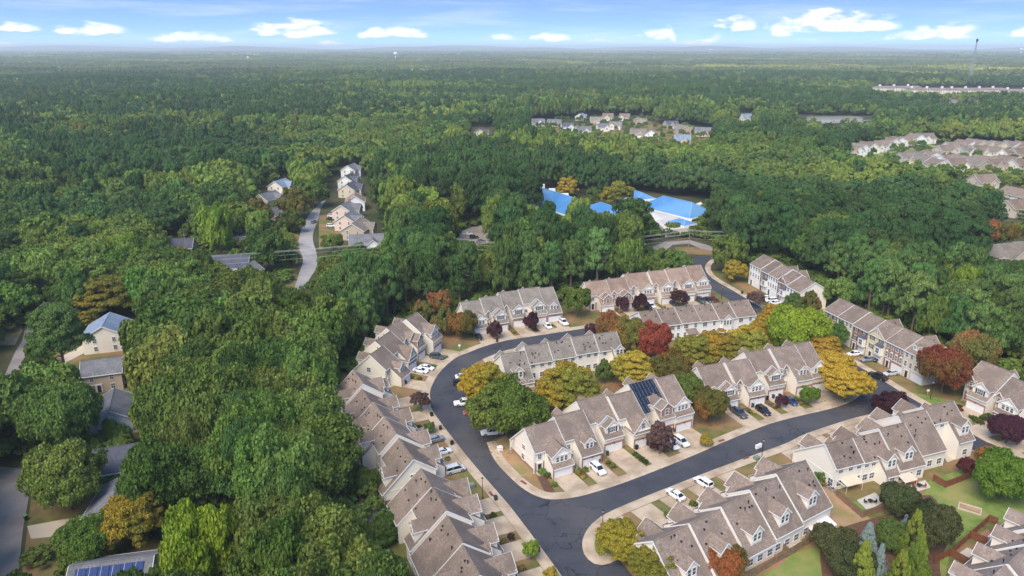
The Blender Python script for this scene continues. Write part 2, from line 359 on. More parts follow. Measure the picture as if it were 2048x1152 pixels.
sheet('school_drive', [(82.4,317.2),(93.0,319.6),(99.1,329.0),(90.5,337.0),(87.3,346.4),(78.6,343.5),(73.5,334.3),(71.5,317.2),(61.4,309.2),(60.2,323.0),(66.2,338.9),(76.1,349.3),(89.4,353.2),(93.0,347.3),(100.1,337.0),(109.9,329.9),(107.3,321.3),(94.7,317.2),(84.4,312.3)], .022, M_ASPH2)
sheet('village_street', smooth([(-85.8,266.9),(-91.0,295.7),(-95.1,317.2),(-101.5,334.3),(-107.0,353.2),(-113.8,385.5),(-117.8,417.0),(-118.6,441.2)]) + [(-121.1,461.6),(-117.9,453.5),(-114.6,426.6)] + smooth([(-114.6,426.6),(-108.7,397.6),(-104.9,374.2),(-100.0,353.2),(-90.9,325.5),(-86.0,305.3),(-84.5,287.3),(-82.0,265.1)]), .03, M_ASPH3)
sheet('village_street', smooth([(-146.4,187.9),(-157.7,211.9),(-162.0,222.2),(-169.8,235.9),(-178.2,248.4),(-183.6,260.5),(-179.9,266.9),(-173.5,269.3)]) + smooth([(-170.7,264.5),(-173.4,259.3),(-170.1,243.2),(-162.7,228.9),(-151.8,213.9),(-146.9,202.3),(-143.6,187.9),(-138.8,170.7)]), .03, M_ASPH2)
sheet('village_street', [(-123.4,146.6),(-110.5,144.9),(-107.5,140.5),(-98.2,122.8),(-89.9,108.4),(-98.6,108.4)], .034, M_ASPH2)
ribbon('main_road', smooth([(-172.1,266.9),(-138.7,262.2),(-108.5,258.2),(-82.9,268.1),(-46.0,283.3),(-5.1,292.9),(38.3,301.6),(85.2,315.5),(135.5,329.0),(213.4,341.6),(320.5,353.2)]), -4, 4, .02, M_ASPH3)
sheet('parking_lot', [(-24.1,317.2),(-21.2,334.3),(-28.1,353.2),(-26.1,372.0),(-20.0,383.2),(-6.6,387.9),(9.9,390.3),(23.8,392.7),(22.7,372.0),(6.7,365.5),(-3.5,353.2),(13.4,334.3),(42.0,334.3),(36.9,309.2),(8.2,315.5),(-7.9,325.5),(-15.1,329.9),(-18.9,313.1)], .024, M_ASPH2)
# lawns, clay and mulch
sheet('lawn', [(-145.4,218.0),(-120.2,218.0),(-83.5,153.2),(-62.2,106.5),(-88.2,106.5),(-107.2,140.5),(-118.0,173.5)], .006, M_GRASS)
sheet('lawn', [(17, 80), (-34, 120), (-60, 170), (-60, 215), (-30, 235), (20, 256), (70, 280), (84, 300), (110, 300), (125, 250), (140, 190), (150, 140), (120, 84)], .008, M_GRASS)
sheet('clay_yard', [(9.2,182.3),(29.5,188.6),(39.9,198.7),(55.8,202.3),(73.0,213.9),(73.7,206.1),(52.5,188.6),(45.6,165.4),(27.1,170.7),(8.1,157.9),(2.0,160.3)], .014, M_CLAY)
sheet('clay_yard', [(-4.8,156.7),(-0.5,160.8),(1.9,153.2),(5.8,144.5),(4.0,141.5),(0.7,142.5),(-2.8,149.9)], .016, M_SAND)
sheet('clay_yard', [(67.1,141.5),(71.3,132.9),(73.1,127.7),(74.6,124.4),(65.8,118.2),(63.1,126.0)], .016, M_SAND)
sheet('green_lawn', smooth([(42.7,106.5),(51.7,114.1),(55.3,116.2),(59.6,117.3),(59.1,113.8),(56.6,106.5),(42.7,106.5)]), .018, M_GREEN)
sheet('green_lawn', [(93.6,140.5),(107.4,146.6),(129.4,153.2),(124.5,131.1),(108.0,122.8),(97.0,126.0),(84.4,116.7),(78.8,108.4),(74.2,108.4),(71.7,112.4)], .018, M_GREEN)
sheet('mulch_bed', smooth([(55.7,105.8),(58.8,115.2),(62.2,121.2),(68.5,124.4),(81.2,129.4),(90.5,134.8),(87.9,122.8),(80.9,113.8),(74.6,105.8),(55.7,105.8)]), .022, M_MULCH)
sheet('mulch_bed', [(5.5,142.5),(7.5,142.9),(9.4,135.7),(7.2,135.7)], .02, M_MULCH)
sheet('green_lawn', [(70.8,132.9),(76.7,132.0),(78.1,129.4),(73.6,127.7)], .024, M_GREEN)
sheet('green_lawn', [(15.4,120.4),(19.4,124.4),(23.7,122.8),(21.7,116.0),(16.6,113.8)], .018, M_GREEN)
for pts in ([(-107.2,140.5),(-90.8,135.7),(-83.2,122.8),(-97.8,124.4)], [(-95.2,122.0),(-86.0,125.2),(-79.6,115.2),(-91.5,114.5)], [(-147.8,213.9),(-135.7,218.0),(-120.5,190.2),(-131.1,188.6)], [(-119.6,372.0),(-109.6,363.4),(-100.8,334.3),(-94.3,301.6),(-98.7,301.6)], [(-97.6,297.9),(-90.8,294.3),(-86.7,271.1),(-89.6,271.1)], [(-111.4,410.3),(-97.8,417.0),(-83.9,353.2),(-92.2,334.3)], [(-27.5,358.2),(-22.2,351.2),(-14.7,332.5),(-17.8,313.9),(-24.4,321.3)], [(79.0,339.8),(100.8,339.8),(96.5,323.8),(76.7,329.0)], [(109.7,185.4),(129.0,173.5),(120.0,165.4),(114.2,172.1)]):
    sheet('lawn', pts, .012, M_GRASS if pts[0][1] > 200 or pts[0][0] < 0 else M_GREEN)
for pts in ([(-166.6,218.0),(-161.7,218.0),(-167.7,231.2),(-174.7,240.7),(-175.4,231.2)], [(-147.9,218.0),(-141.1,231.2),(-134.0,218.0),(-138.5,206.1)]):
    sheet('clay_yard', pts, .010, M_SAND)
sheet('driveway', [(-98.1,124.0),(-94.8,120.0),(-87.8,121.2),(-85.0,125.2),(-86.2,127.3),(-91.8,126.3)], .04, M_CONC)
sheet('driveway', [(-141.1,208.0),(-138.3,224.4),(-134.0,218.0),(-137.1,203.8)], .04, M_CONC)

sheet('lawn', [(22.7,883.9),(79.3,931.4),(180.8,970.4),(228.5,851.2),(195.9,725.2),(149.8,717.6),(82.2,774.5),(21.4,830.7)], .012, M_GRASS)
sheet('lawn', [(281.4,624.9),(417.8,733.0),(412.3,688.5),(487.6,688.5),(383.4,534.8),(320.4,548.1),(278.3,608.0)], .012, M_GREEN)
sheet('lawn', [(680.5,1421.8),(1004.4,1450.8),(947.5,1367.0),(642.7,1341.1)], .012, M_GRASS)
# kerbs and sidewalks
def concrete_walk(name, pts, side, i0=0, i1=None, walk=True):
    pts = pts[i0:i1]; pr = resample(pts, 1.6)
    ribbon('kerb', pr, side * -0.05, side * .62, .05, M_DRIVE, .14)
    if not walk: return
    root = ribbon('sidewalk', pr, side * .62, side * 2.35, .128, M_DRIVE)
    A = offset(pr, side * .70); B = offset(pr, side * 2.25)
    for i in range(len(pr) - 1):
        a, b, c, d = A[i], A[i + 1], B[i + 1], B[i]
        cx = sum(q[0] for q in (a, b, c, d)) / 4; cy_ = sum(q[1] for q in (a, b, c, d)) / 4
        q = [(cx + (p[0] - cx) * .975, cy_ + (p[1] - cy_) * .975, .15) for p in (a, b, c, d)]
        if side < 0: q = q[::-1]
        mb = MB(); mb.slab(q, .02); mb.obj('slab', M_DRIVE, root)
concrete_walk('west', E_OUT, 1)
n_up = len(E_UP)
concrete_walk('mid', E_UP, 1, 0, 69)
concrete_walk('mid', E_UP, 1, 69, None, False)
concrete_walk('south', E_LOW, 1, 8, None)
concrete_walk('south', E_LOW, 1, 0, 9, False)
concrete_walk('east', E_EAST, -1)
# ------------------------------------------------------------------ windows, doors
_MESH = {}
def window_mesh(w, h, arch=False):
    k = ('win', round(w, 2), round(h, 2), arch)
    if k not in _MESH:
        f = MB(); t = .10
        f.box(-w / 2 - t, -.07, -t, -w / 2, .03, h + t); f.box(w / 2, -.07, -t, w / 2 + t, .03, h + t)
        f.box(-w / 2, -.072, h, w / 2, .03, h + t); f.box(-w / 2 - t - .04, -.11, -t - .06, w / 2 + t + .04, .03, -t + .003)
        f.box(-w / 2, -.05, h * .5 - .03, w / 2, .02, h * .5 + .03)
        n = max(1, round(w / .55)) if w > .7 else 1
        for i in range(1, n): f.box(-w / 2 + w * i / n - .022, -.04, 0, -w / 2 + w * i / n + .022, .02, h)
        if arch:
            m = 8; r0 = w / 2; pr = [(-r0 - t, h + t)] + [(-(r0 + t) * math.cos(math.pi * i / m), h + t + (r0 + t) * .8 * math.sin(math.pi * i / m)) for i in range(1, m)] + [(r0 + t, h + t)]
            f.prism_y(pr, -.06, .03)
        p = MB(); p.box(-w / 2 - .02, -.015, -.02, w / 2 + .02, .015, h + .02)
        _MESH[k] = (f.mesh('window', M_TRIM), p.mesh('pane', M_GLASS))
    return _MESH[k]
def window(par, x, y, z, w, h, face='f', arch=False, shutters=False):
    f, p = window_mesh(w, h, arch)
    o = link('window', f, par); q = link('pane', p, o)
    o.location = (x, y, z); o.rotation_euler = (0, 0, {'f': 0, 'b': math.pi, 'l': -math.pi / 2, 'r': math.pi / 2}[face])
    if shutters:
        if 'shutter' not in _MESH: _MESH['shutter'] = MB().box(-.19, -.05, 0, .19, 0, 1).mesh('shutter', M_SHUT)
        for s in (-1, 1):
            sh = link('shutter', _MESH['shutter'], o); sh.location = (s * (w / 2 + .32), -.02, 0); sh.scale = (1, 1, h)
    return o
def garage_door(par, x, y, z, w=4.9, h=2.15):
    k = ('gd', round(w, 2))
    if k not in _MESH:
        mb = MB(); mb.box(-w / 2, 0, 0, w / 2, .05, h)
        for r in range(4):
            n = max(2, round(w / .62))
            for i in range(n):
                a = -w / 2 + w * (i + .1) / n; b = -w / 2 + w * (i + .9) / n
                mb.box(a, -.03, h * (r + .1) / 4, b, 0, h * (r + .9) / 4)
        _MESH[k] = mb.mesh('garage_door', M_GDOOR)
    o = link('garage_door', _MESH[k], par); o.location = (x, y, z); return o
def front_door(par, x, y, z, face='f'):
    if 'door' not in _MESH:
        d = MB().box(-.48, -.05, 0, .48, .02, 2.1).mesh('front_door', M_DOOR)
        s = MB(); s.box(-.78, -.1, 0, -.5, .02, 2.35); s.box(.5, -.1, 0, .78, .02, 2.35); s.box(-.86, -.14, 2.12, .86, .02, 2.5)
        _MESH['door'] = (d, s.mesh('door_surround', M_TRIM))
    d, s = _MESH['door']; o = link('front_door', d, par); o.location = (x, y, z); link('door_surround', s, o)
    o.rotation_euler = (0, 0, {'f': 0, 'b': math.pi, 'l': -math.pi / 2, 'r': math.pi / 2}[face]); return o
def vents(par, spots, plane, up=1.0):
    if 'vent' not in _MESH:
        _MESH['vent'] = MB().box(-.16, -.16, -.1, .16, .16, .16).add([(-.2, -.2, .16), (.2, -.2, .16), (.2, .2, .16), (-.2, .2, .16), (0, 0, .26)], [(0, 1, 4), (1, 2, 4), (2, 3, 4), (3, 0, 4), (3, 2, 1, 0)]).mesh('roof_vent', M_BLACK)
        _MESH['pipe'] = MB().tube([(0, 0, -.2), (0, 0, .55)], .075, 7).tube([(0, 0, .5), (0, 0, .72)], .13, 7).mesh('vent_pipe', M_BLACK)
    for i, (x, y) in enumerate(spots):
        o = link('roof_vent' if i % 3 else 'vent_pipe', _MESH['vent' if i % 3 else 'pipe'], par); o.location = (x, y, plane(y))

# ------------------------------------------------------------------ gabled bays and dormers
def gable(par, xc, w, yf, zb, ze, zr, yend, wall, roof, side=-1, win=None, name='dormer', oh=.28, shut=False, band=None):
    """a gabled volume whose face stands at yf and looks along side*y; its body runs back to yend inside the main roof"""
    y0, y1 = (yf, yend)
    x0, x1 = xc - w / 2, xc + w / 2
    wm = MB(); wm.prism_y([(x0, zb), (x1, zb), (x1, ze), (xc, zr), (x0, ze)], min(y0, y1), max(y0, y1))
    o = wm.obj(name, wall, par)
    sl = (zr - ze) / (w / 2); r = MB(); yo = yf + side * oh
    for s in (-1, 1):
        xe = xc + s * (w / 2 + oh); zeo = ze - sl * oh + .06; zt = zr + .09
        pts = [(xe, yo, zeo), (xc, yo, zt), (xc, yend, zt), (xe, yend, zeo)]
        n = (Vector(pts[1]) - Vector(pts[0])).cross(Vector(pts[2]) - Vector(pts[0]))
        if n.z < 0: pts = pts[::-1]
        r.slab(pts, .13)
    r.obj(name + '_roof', roof, o)
    t = MB()
    for s in (-1, 1):
        xe = xc + s * (w / 2 + oh + .02); zeo = ze - sl * (oh + .02) + .05
        t.bar((xe, yo + side * .02, zeo - .1), (xc, yo + side * .02, zr + .02), .06, .24)
        t.bar((xe + s * .03, yo, zeo - .07), (xe + s * .03, yend, zeo - .07), .06, .16)
        xa, xb_ = sorted((xc + s * (w / 2 - .14), xc + s * (w / 2 + .02)))
        ya, yb = sorted((yf + side * .03, yf - side * .1))
        t.box(xa, ya, zb, xb_, yb, ze + .05)
    if band:
        ya, yb = sorted((yf + side * .22, yf - side * .05)); t.box(x0 - .05, ya, ze - .05, x1 + .05, yb, ze + .1)
    t.obj('trim', M_TRIM, o)
    if win:
        n, ww, wh, zw = win
        pitch = min(w / n, ww + .38)
        for i in range(n):
            window(par, xc + (i - (n - 1) / 2) * pitch, yf + side * .02, zw, ww, wh, 'f' if side < 0 else 'b', shutters=shut)
    return o

# ------------------------------------------------------------------ two-storey townhouse unit
D0, YR0, ZR0, EF, ER = 15.5, 8.6, 9.4, 2.9, 3.0
def unit(row, x0, w, sb=0.0, dz=0.0, gs='R', gw=5.5, ent=3.8, front='gable3', rear='dormer', wall=None, roof=None, brick=None, D=D0, YR=YR0, ZR=ZR0, endl=False, endr=False, cut=3.0, rng=None, entry_win=True, solar=False):
    par = row['o']; wall = wall or row['wall']; roof = roof or row['roof']; brick = brick or row['brick']
    sF = (ZR - EF) / YR; sR = (ZR - ER) / (D - YR)
    PF = lambda y: EF + sF * (y - sb) + dz
    PR = lambda y: ER + sR * (sb + D - y) + dz
    yr = sb + YR; zr = ZR + dz; xg0, xg1 = (x0 + w - gw, x0 + w) if gs == 'R' else (x0, x0 + gw)
    xe0, xe1 = (x0, xg0) if gs == 'R' else (xg1, x0 + w)
    if rear == 'two': rd = None
    else: rd = (x0, x0 + w) if rear in ('plain', 'dormer') else ((x0, x0 + w * .48) if rear == 'dl' else (x0 + w * .52, x0 + w))
    yb = lambda lo: sb + D - (0 if lo else cut)
    segs = []                                    # x strips with their own front and rear depth
    xs = sorted({x0, x0 + w, xg0, xg1} | (set(rd) if rd else set()))
    for a, b in zip(xs, xs[1:]):
        m = (a + b) / 2
        segs.append((a, b, sb if xg0 < m < xg1 else sb + ent, yb(rd is not None and rd[0] < m < rd[1])))
    wm = MB()
    for a, b, f, r in segs:
        wm.prism_x([(f, 0), (r, 0), (r, PR(r) - .2), (yr, zr - .2), (f, PF(f) - .2)], a + .012, b - .012)
    wm.obj('wall', wall, par)
    rm = MB(); oh = .38; t = MB()
    ex = lambda a: (a - (.22 if abs(a - x0) < .01 and endl else 0))
    ex2 = lambda b: (b + (.22 if abs(b - x0 - w) < .01 and endr else 0))
    for a, b, f, r in segs:
        A, B = ex(a), ex2(b)
        rm.slab([(A, f - oh, PF(f - oh)), (B, f - oh, PF(f - oh)), (B, yr, zr), (A, yr, zr)], .2)
        rm.slab([(A, yr, zr), (B, yr, zr), (B, r + oh, PR(r + oh)), (A, r + oh, PR(r + oh))], .2)
        t.box(A, f - oh - .1, PF(f - oh) - .24, B, f - oh - .01, PF(f - oh) - .03)
        t.box(A, r + oh + .01, PR(r + oh) - .24, B, r + oh + .1, PR(r + oh) - .03)
    rm.box(ex(x0), yr - .14, zr - .03, ex2(x0 + w), yr + .14, zr + .035)
    ro = rm.obj('roof', roof, par)
    for xx, f, r, s in ((ex(x0), segs[0][2], segs[0][3], -1), (ex2(x0 + w), segs[-1][2], segs[-1][3], 1)):
        for (ya, za), (yb_, zb_) in (((f - oh, PF(f - oh)), (yr, zr)), ((yr, zr), (r + oh, PR(r + oh)))):
            t.bar((xx + s * .035, ya, za - .13), (xx + s * .035, yb_, zb_ - .13), .06, .27)
        t.box(*sorted((xx - s * .13, xx + s * .05))[:1], f - .05, 0, sorted((xx - s * .13, xx + s * .05))[1], f + .12, PF(f) - .2)
        t.box(*sorted((xx - s * .13, xx + s * .05))[:1], r - .12, 0, sorted((xx - s * .13, xx + s * .05))[1], r + .05, PR(r) - .2)
    t.obj('trim', M_TRIM, par)
    # garage front
    gc = (xg0 + xg1) / 2; dw = min(4.9, gw - .6); b = MB(); y = sb
    b.box(xg0 + .04, y - .17, 0, gc - dw / 2, y + .02, 2.62); b.box(gc + dw / 2, y - .17, 0, xg1 - .04, y + .02, 2.62); b.box(gc - dw / 2, y - .165, 2.18, gc + dw / 2, y + .02, 2.62)
    b.obj('brick_front', brick, par)
    garage_door(par, gc, y - .06, .03, dw)
    lp = MB().box(-.09, -.2, -.14, .09, 0, .14).mesh('lamp', M_BLACK) if 'lamp' not in _MESH else _MESH['lamp']; _MESH['lamp'] = lp
    l = link('wall_lamp', lp, par); l.location = (gc, y - .165, 2.4)
    # entry bay
    ye = sb + ent; xc = (xe0 + xe1) / 2
    if xe1 - xe0 > 1.2:
        front_door(par, xc, ye - .02, .15)
        st = MB().box(xe0 + .2, ye - 1.5, 0, xe1 - .2, ye, .15); st.obj('step', M_DRIVE, par)
        if entry_win and PF(ye) > 5: window(par, xc, ye - .02, 3.5, min(.9, xe1 - xe0 - .9), 1.1)
        [MB().box(p, ye - .06, 0, q, ye - .005, 2.7).obj('brick_pier', brick, par) for p, q in ((xe0 + .05, xc - .82), (xc + .82, xe1 - .05)) if q - p > .1]
    F = lambda z: sb + (z - EF - dz) / sF
    B_ = lambda z: sb + D - (z - ER - dz) / sR
    k = dict(wall=wall, roof=roof)
    if front == 'gable3': gable(par, gc, 4.8, sb + .75, EF + .35 + dz, 5.2 + dz, 7.2 + dz, F(7.2 + dz) + .4, win=(3, .72, 1.15, 3.6 + dz), band=True, **k)
    elif front == 'gable2': gable(par, gc, 4.2, sb + .8, EF + .35 + dz, 5.2 + dz, 7.0 + dz, F(7.0 + dz) + .4, win=(1, 1.5, 1.25, 3.55 + dz), band=True, shut=True, **k)
    elif front == 'dormer': gable(par, gc, 2.5, sb + 1.1, EF + .5 + dz, 5.2 + dz, 6.3 + dz, F(6.3 + dz) + .4, win=(2, .7, 1.2, 3.75 + dz), **k)
    elif front == 'nested':
        gable(par, gc + (-.75 if gs == 'R' else .75), 4.2, sb + 2.3, 4.2 + dz, 5.8 + dz, 7.5 + dz, F(7.5 + dz) + .4, win=None, band=False, **k)
        gable(par, gc, 3.7, sb + .75, EF + .35 + dz, 5.15 + dz, 6.6 + dz, F(6.6 + dz) + .4, win=(1, 1.5, 1.25, 3.6 + dz), band=True, shut=True, **k)
    elif front == 'brick':
        gable(par, gc - .6, 4.2, sb + 2.4, 4.2 + dz, 5.6 + dz, 7.1 + dz, F(7.1 + dz) + .4, win=None, **k)
        gable(par, gc, 3.6, sb + .3, EF - .2 + dz, 5.1 + dz, 6.6 + dz, F(6.6 + dz) + .4, win=(1, 1.0, 1.5, 3.4 + dz), wall=brick, roof=roof)
    elif front == 'full': gable(par, gc, gw - .1, sb - .02, EF - .15 + dz, EF + .25 + dz, 6.5 + dz, F(6.5 + dz) + .5, win=(1, .85, 1.3, 3.7 + dz), oh=.35, band=True, **k)
    elif front == 'two': gable(par, gc - 1.3, 2.4, sb + 1.2, EF + .6 + dz, 5.2 + dz, 6.3 + dz, F(6.3 + dz) + .4, win=(2, .65, 1.2, 3.8 + dz), **k)
    if front not in ('full', 'none') and xe1 - xe0 > 1.5 and entry_win and (rng.random() < .6 if rng else False):
        gable(par, xc, 1.9, ye - .55, 3.1 + dz, 5.3 + dz, 6.5 + dz, F(6.5 + dz) + .4, win=(1, .8, 1.15, 3.7 + dz), wall=brick, roof=roof, name='bay')
    if rear in ('dormer', 'dl', 'dr'):
        rc = (rd[0] + rd[1]) / 2 + (0 if rear != 'dormer' else .6)
        gable(par, rc, 2.7, sb + D - .8, ER + .3 + dz, 6.35 + dz, 7.7 + dz, B_(7.7 + dz) - .4, side=1, win=(2, .8, 1.5, 4.5 + dz), **k)
    # rear openings
    for a, b_, f, r in segs:
        n = max(1, int((b_ - a) / 2.4))
        if b_ - a < 1.6: continue
        for i in range(n):
            x = a + (b_ - a) * (i + .5) / n
            window(par, x, r + .02, .9, 1.3, 1.4, 'b')
            if PR(r) > 5.2: window(par, x, r + .02, PR(r) - 1.75, 1.1, 1.1, 'b')
    if rng:
        vents(par, [(x0 + rng.uniform(.8, w - .8), yr + rng.uniform(.4, 4.2)) for _ in range(6)], PR)
    return PF, PR
def end_wall(row, x, sb, side, wins, D=D0):
    """windows in an exposed gable end; side -1 looks along -x"""
    for y, z, w, h in wins: window(row['o'], x + side * .03, sb + y, z, w, h, 'l' if side < 0 else 'r')
def skirt(row, x, sb, side, y0=3.8, y1=None, h=.8):
    y1 = D0 if y1 is None else y1
    MB().box(*( (x - .06, sb + y0, 0, x + .005, sb + y1, h) if side < 0 else (x - .005, sb + y0, 0, x + .06, sb + y1, h))).obj('brick_base', row['brick'], row['o'])
    b = MB().box(*((x - .05, sb + y0, 2.75, x + .006, sb + y1, 2.95) if side < 0 else (x - .006, sb + y0, 2.75, x + .05, sb + y1, 2.95))); b.obj('trim_band', M_TRIM, row['o'])
def row(name, px, py, ang, label, wall, roof, brick):
    o = empty(name, px, py, 0, R(ang)); tag(o, label, 'townhouses', 'rows of attached townhouses')
    return dict(o=o, wall=wall, roof=roof, brick=brick, x=px, y=py, a=R(ang))
def loc2w(rw, x, y):
    c, s = math.cos(rw['a']), math.sin(rw['a']); return (rw['x'] + c * x - s * y, rw['y'] + s * x + c * y)
# driveways: slabs from the garage to the sidewalk
def hit(p, d, line):
    best = 40.0
    for a, b in zip(line, line[1:]):
        ex, ey = b[0] - a[0], b[1] - a[1]; det = d[0] * -ey + d[1] * ex
        if abs(det) < 1e-6: continue
        t = ((a[0] - p[0]) * -ey + (a[1] - p[1]) * ex) / det; u = (d[0] * (a[1] - p[1]) - d[1] * (a[0] - p[0])) / det
        if t > 0 and -.01 <= u <= 1.01: best = min(best, t)
    return best
def driveway(rw, x, w, sb, edge, off, cols=2):
    line = offset(edge, off); s, c = math.sin(rw['a']), math.cos(rw['a']); d = (s, -c)
    n = 4; dist = []
    for i in range(cols + 1): dist.append(min(16, hit(loc2w(rw, x - w / 2 + w * i / cols, sb), d, line)))
    P = lambda i, j: loc2w(rw, x - w / 2 + w * i / cols, sb - .05 - (dist[i] - .1) * j / n)
    q = [P(0, n), P(cols, n), P(cols, 0), P(0, 0)]
    root = sheet('driveway', q, .06, M_DRIVE)
    for i in range(cols):
        for j in range(n):
            k = [P(i, j + 1), P(i + 1, j + 1), P(i + 1, j), P(i, j)]
            cx = sum(p[0] for p in k) / 4; cy_ = sum(p[1] for p in k) / 4
            MB().slab([(cx + (p[0] - cx) * .982, cy_ + (p[1] - cy_) * .985, .085) for p in k], .02).obj('slab', M_DRIVE, root)
    return min(dist)
def build_row(name, pos, ang, label, wall, roof, brick, units, edge=None, off=2.35, drive=True):
    rw = row(name, pos[0], pos[1], ang, label, wall, roof, brick); x = 0.0; rng = random.Random(len(label) * 7 + int(pos[0]))
    for i, u in enumerate(units):
        u = dict(u); w = u.pop('w', 8.0); gap = u.pop('gap', 0)
        x += gap
        nd = u.pop('nodrive', False)
        unit(rw, x, w, rng=rng, endl=(i == 0), endr=(i == len(units) - 1), **u)
        gw = u.get('gw', 5.5); gx = x + w - gw / 2 if u.get('gs', 'R') == 'R' else x + gw / 2
        if edge and drive and not nd: driveway(rw, gx, min(gw + .1, 5.6), u.get('sb', 0), edge, off)
        x += w
    rw['len'] = x
    return rw

# ------------------------------------------------------------------ the rows around the streets
U = dict
R8 = build_row('townhouse_row', (6.9, 139.7), 27.5, 'taupe-roofed townhouse row with rooftop solar panels at the street corner', M_CREAM, M_ROOF, M_BRICK, [
    U(w=8.0, sb=0, front='gable3', dz=-0.1), U(w=8.0, sb=.6, front='dormer', dz=0.5), U(w=8.2, sb=3.5, front='nested', dz=1.3), U(w=7.2, sb=2.0, front='full', gw=5.2, dz=1.35),
    U(w=8.5, sb=3.8, front='brick', gw=4.6, dz=2.2), U(w=5.6, sb=3.5, front='gable3', dz=2)], E_UP)
end_wall(R8, 0, 0, -1, [(9, 3.6, 1.3, 1.1), (9.3, .9, 1.3, 1.3)]); skirt(R8, 0, 0, -1)
R9 = build_row('townhouse_row', (53.8, 171.2), 20.5, 'five-unit townhouse row whose driveway holds a dark grey pickup', M_CREAM, M_ROOF, M_BRICK, [
    U(w=8.2, sb=1.3, front='nested', dz=0), U(w=7.8, sb=.2, front='gable3', dz=0.5), U(w=8.0, sb=2.4, front='nested', dz=1.4), U(w=8.6, sb=1.4, front='dormer', gw=5.4, dz=1.8), U(w=5.5, sb=1.7, front='gable3', gw=5.4, dz=1.8)], E_UP)
skirt(R9, 0, 1.3, -1)
R1 = build_row('townhouse_row', (-14.4, 225.3), 20.5, 'grey-roofed townhouse row facing the camera above the curving street', M_CREAM, M_ROOFG, M_BRICK, [
    U(w=6.9, sb=.4, front='gable3', gw=5, dz=-0.2), U(w=7.4, sb=.5, front='nested', gw=5, dz=0.5), U(w=7.5, sb=2.9, front='gable2', gw=5.2, dz=0.8), U(w=7.6, sb=2.5, front='nested', gw=5.2, dz=1.3), U(w=5.6, sb=2.6, front='dormer', gw=5.4, dz=0.7)], E_OUT)
R2 = build_row('townhouse_row', (29.4, 247.4), 17.5, 'brown-roofed townhouse row with tan brick gables near the top of the loop', M_CREAM, M_ROOFB, M_BRICKT, [
    U(w=8.7, sb=0, front='brick', dz=0), U(w=8.0, sb=.5, front='brick', dz=0.1), U(w=9.7, sb=2.2, front='gable3', gw=5.8, dz=0.8), U(w=7.1, sb=1.0, front='gable3', gw=5.3, dz=1.3), U(w=9.0, sb=.8, front='gable2', dz=1.7), U(w=7.2, sb=2.0, front='gable3', gw=5.9, dz=1.7)], E_OUT)
R5 = build_row('townhouse_row', (-32.2, 185.6), 68.5, 'taupe-roofed townhouse row on the outside of the bend, gable end showing', M_CREAM2, M_ROOF, M_BRICK, [
    U(w=7.2, sb=0, front='dormer', gw=5.3, dz=0), U(w=8.7, sb=2.7, front='full', gw=5.0, dz=0.9), U(w=8.0, sb=4.0, front='brick', gw=4.8, dz=1.6), U(w=6.7, sb=1.8, front='gable3', gw=5.4, dz=2)], E_OUT)
end_wall(R5, 0, 0, -1, [(9.3, 4.0, 1.2, 1.3), (9.3, .9, 1.2, 1.2), (5.0, .9, .6, .9)]); skirt(R5, 0, 0, -1)
R6 = build_row('townhouse_row', (-12.9, 138.5), 117, 'long taupe-roofed townhouse row backing onto the oak wood', M_CREAM, M_ROOF, M_BRICK, [
    U(w=9.6, sb=.4, front='gable2', rear='dl', dz=-0.2), U(w=9.2, sb=.8, front='gable3', rear='dr', gs='L', dz=0.9), U(w=8.4, sb=.9, front='gable3', rear='dormer', dz=0.8), U(w=8.8, sb=1.3, front='gable2', rear='dormer', dz=0.5), U(w=9.2, sb=.8, front='nested', rear='dl', dz=1.8)], E_OUT)
end_wall(R6, 0, .4, -1, [(9, 4.2, .8, 1.2), (8, 4.2, .8, 1.2)]); skirt(R6, 0, .4, -1)
R7 = build_row('townhouse_row', (7.0, 94.5), 114, 'taupe-roofed townhouse row at the bottom edge beside the street mouth', M_CREAM, M_ROOF, M_BRICK, [
    U(w=8.2, sb=1.3, front='gable2', rear='dormer', dz=-0.2), U(w=8.4, sb=1.2, front='gable3', rear='dormer', dz=0.4), U(w=8.6, sb=1.0, front='gable3', rear='plain', dz=0.7), U(w=8.4, sb=1.0, front='gable3', rear='dl', dz=1.7), U(w=7.0, sb=1.2, front='full', rear='plain', gw=5.2, dz=1.7)], E_OUT)
R13 = build_row('townhouse_row', (103.2, 164.5), 200.5, 'townhouse row with long cream side wall, skylights and patio awnings', M_CREAM, M_ROOFT, M_BRICK, [
    U(w=9.6, sb=-.6, front='gable3', rear='dl', cut=4.0, dz=1.9), U(w=8.6, sb=.2, front='gable2', rear='plain', dz=1.7), U(w=7.6, sb=2.2, front='gable3', rear='dormer', gs='L', dz=0.9), U(w=7.6, sb=2.4, front='gable3', rear='dl', gs='L', dz=0.1), U(w=7.4, sb=2.2, front='gable2', rear='two', dz=0.1)], E_LOW)
skirt(R13, R13['len'], 2.2, 1); end_wall(R13, R13['len'], 2.2, 1, [(11.5, .9, 1.3, 1.5)])
R14 = build_row('townhouse_row', (55.2, 137.8), 212.5, 'five-unit townhouse row with rear dormers above small fenced patios', M_CREAM, M_ROOF, M_BRICK, [
    U(w=9.0, sb=.6, front='gable2', rear='dormer', gs='L', dz=2.1), U(w=8.0, sb=.8, front='gable3', rear='dormer', gs='L', dz=1.4), U(w=8.0, sb=1.0, front='gable3', rear='dormer', gs='L', dz=0.7), U(w=8.0, sb=.8, front='gable3', rear='dormer', gs='L', dz=0), U(w=8.4, sb=.4, front='gable2', rear='dormer', gs='L', dz=-0.5)], E_LOW)
end_wall(R14, R14['len'], .4, 1, [(9, 3.6, 1.3, 1.2)])
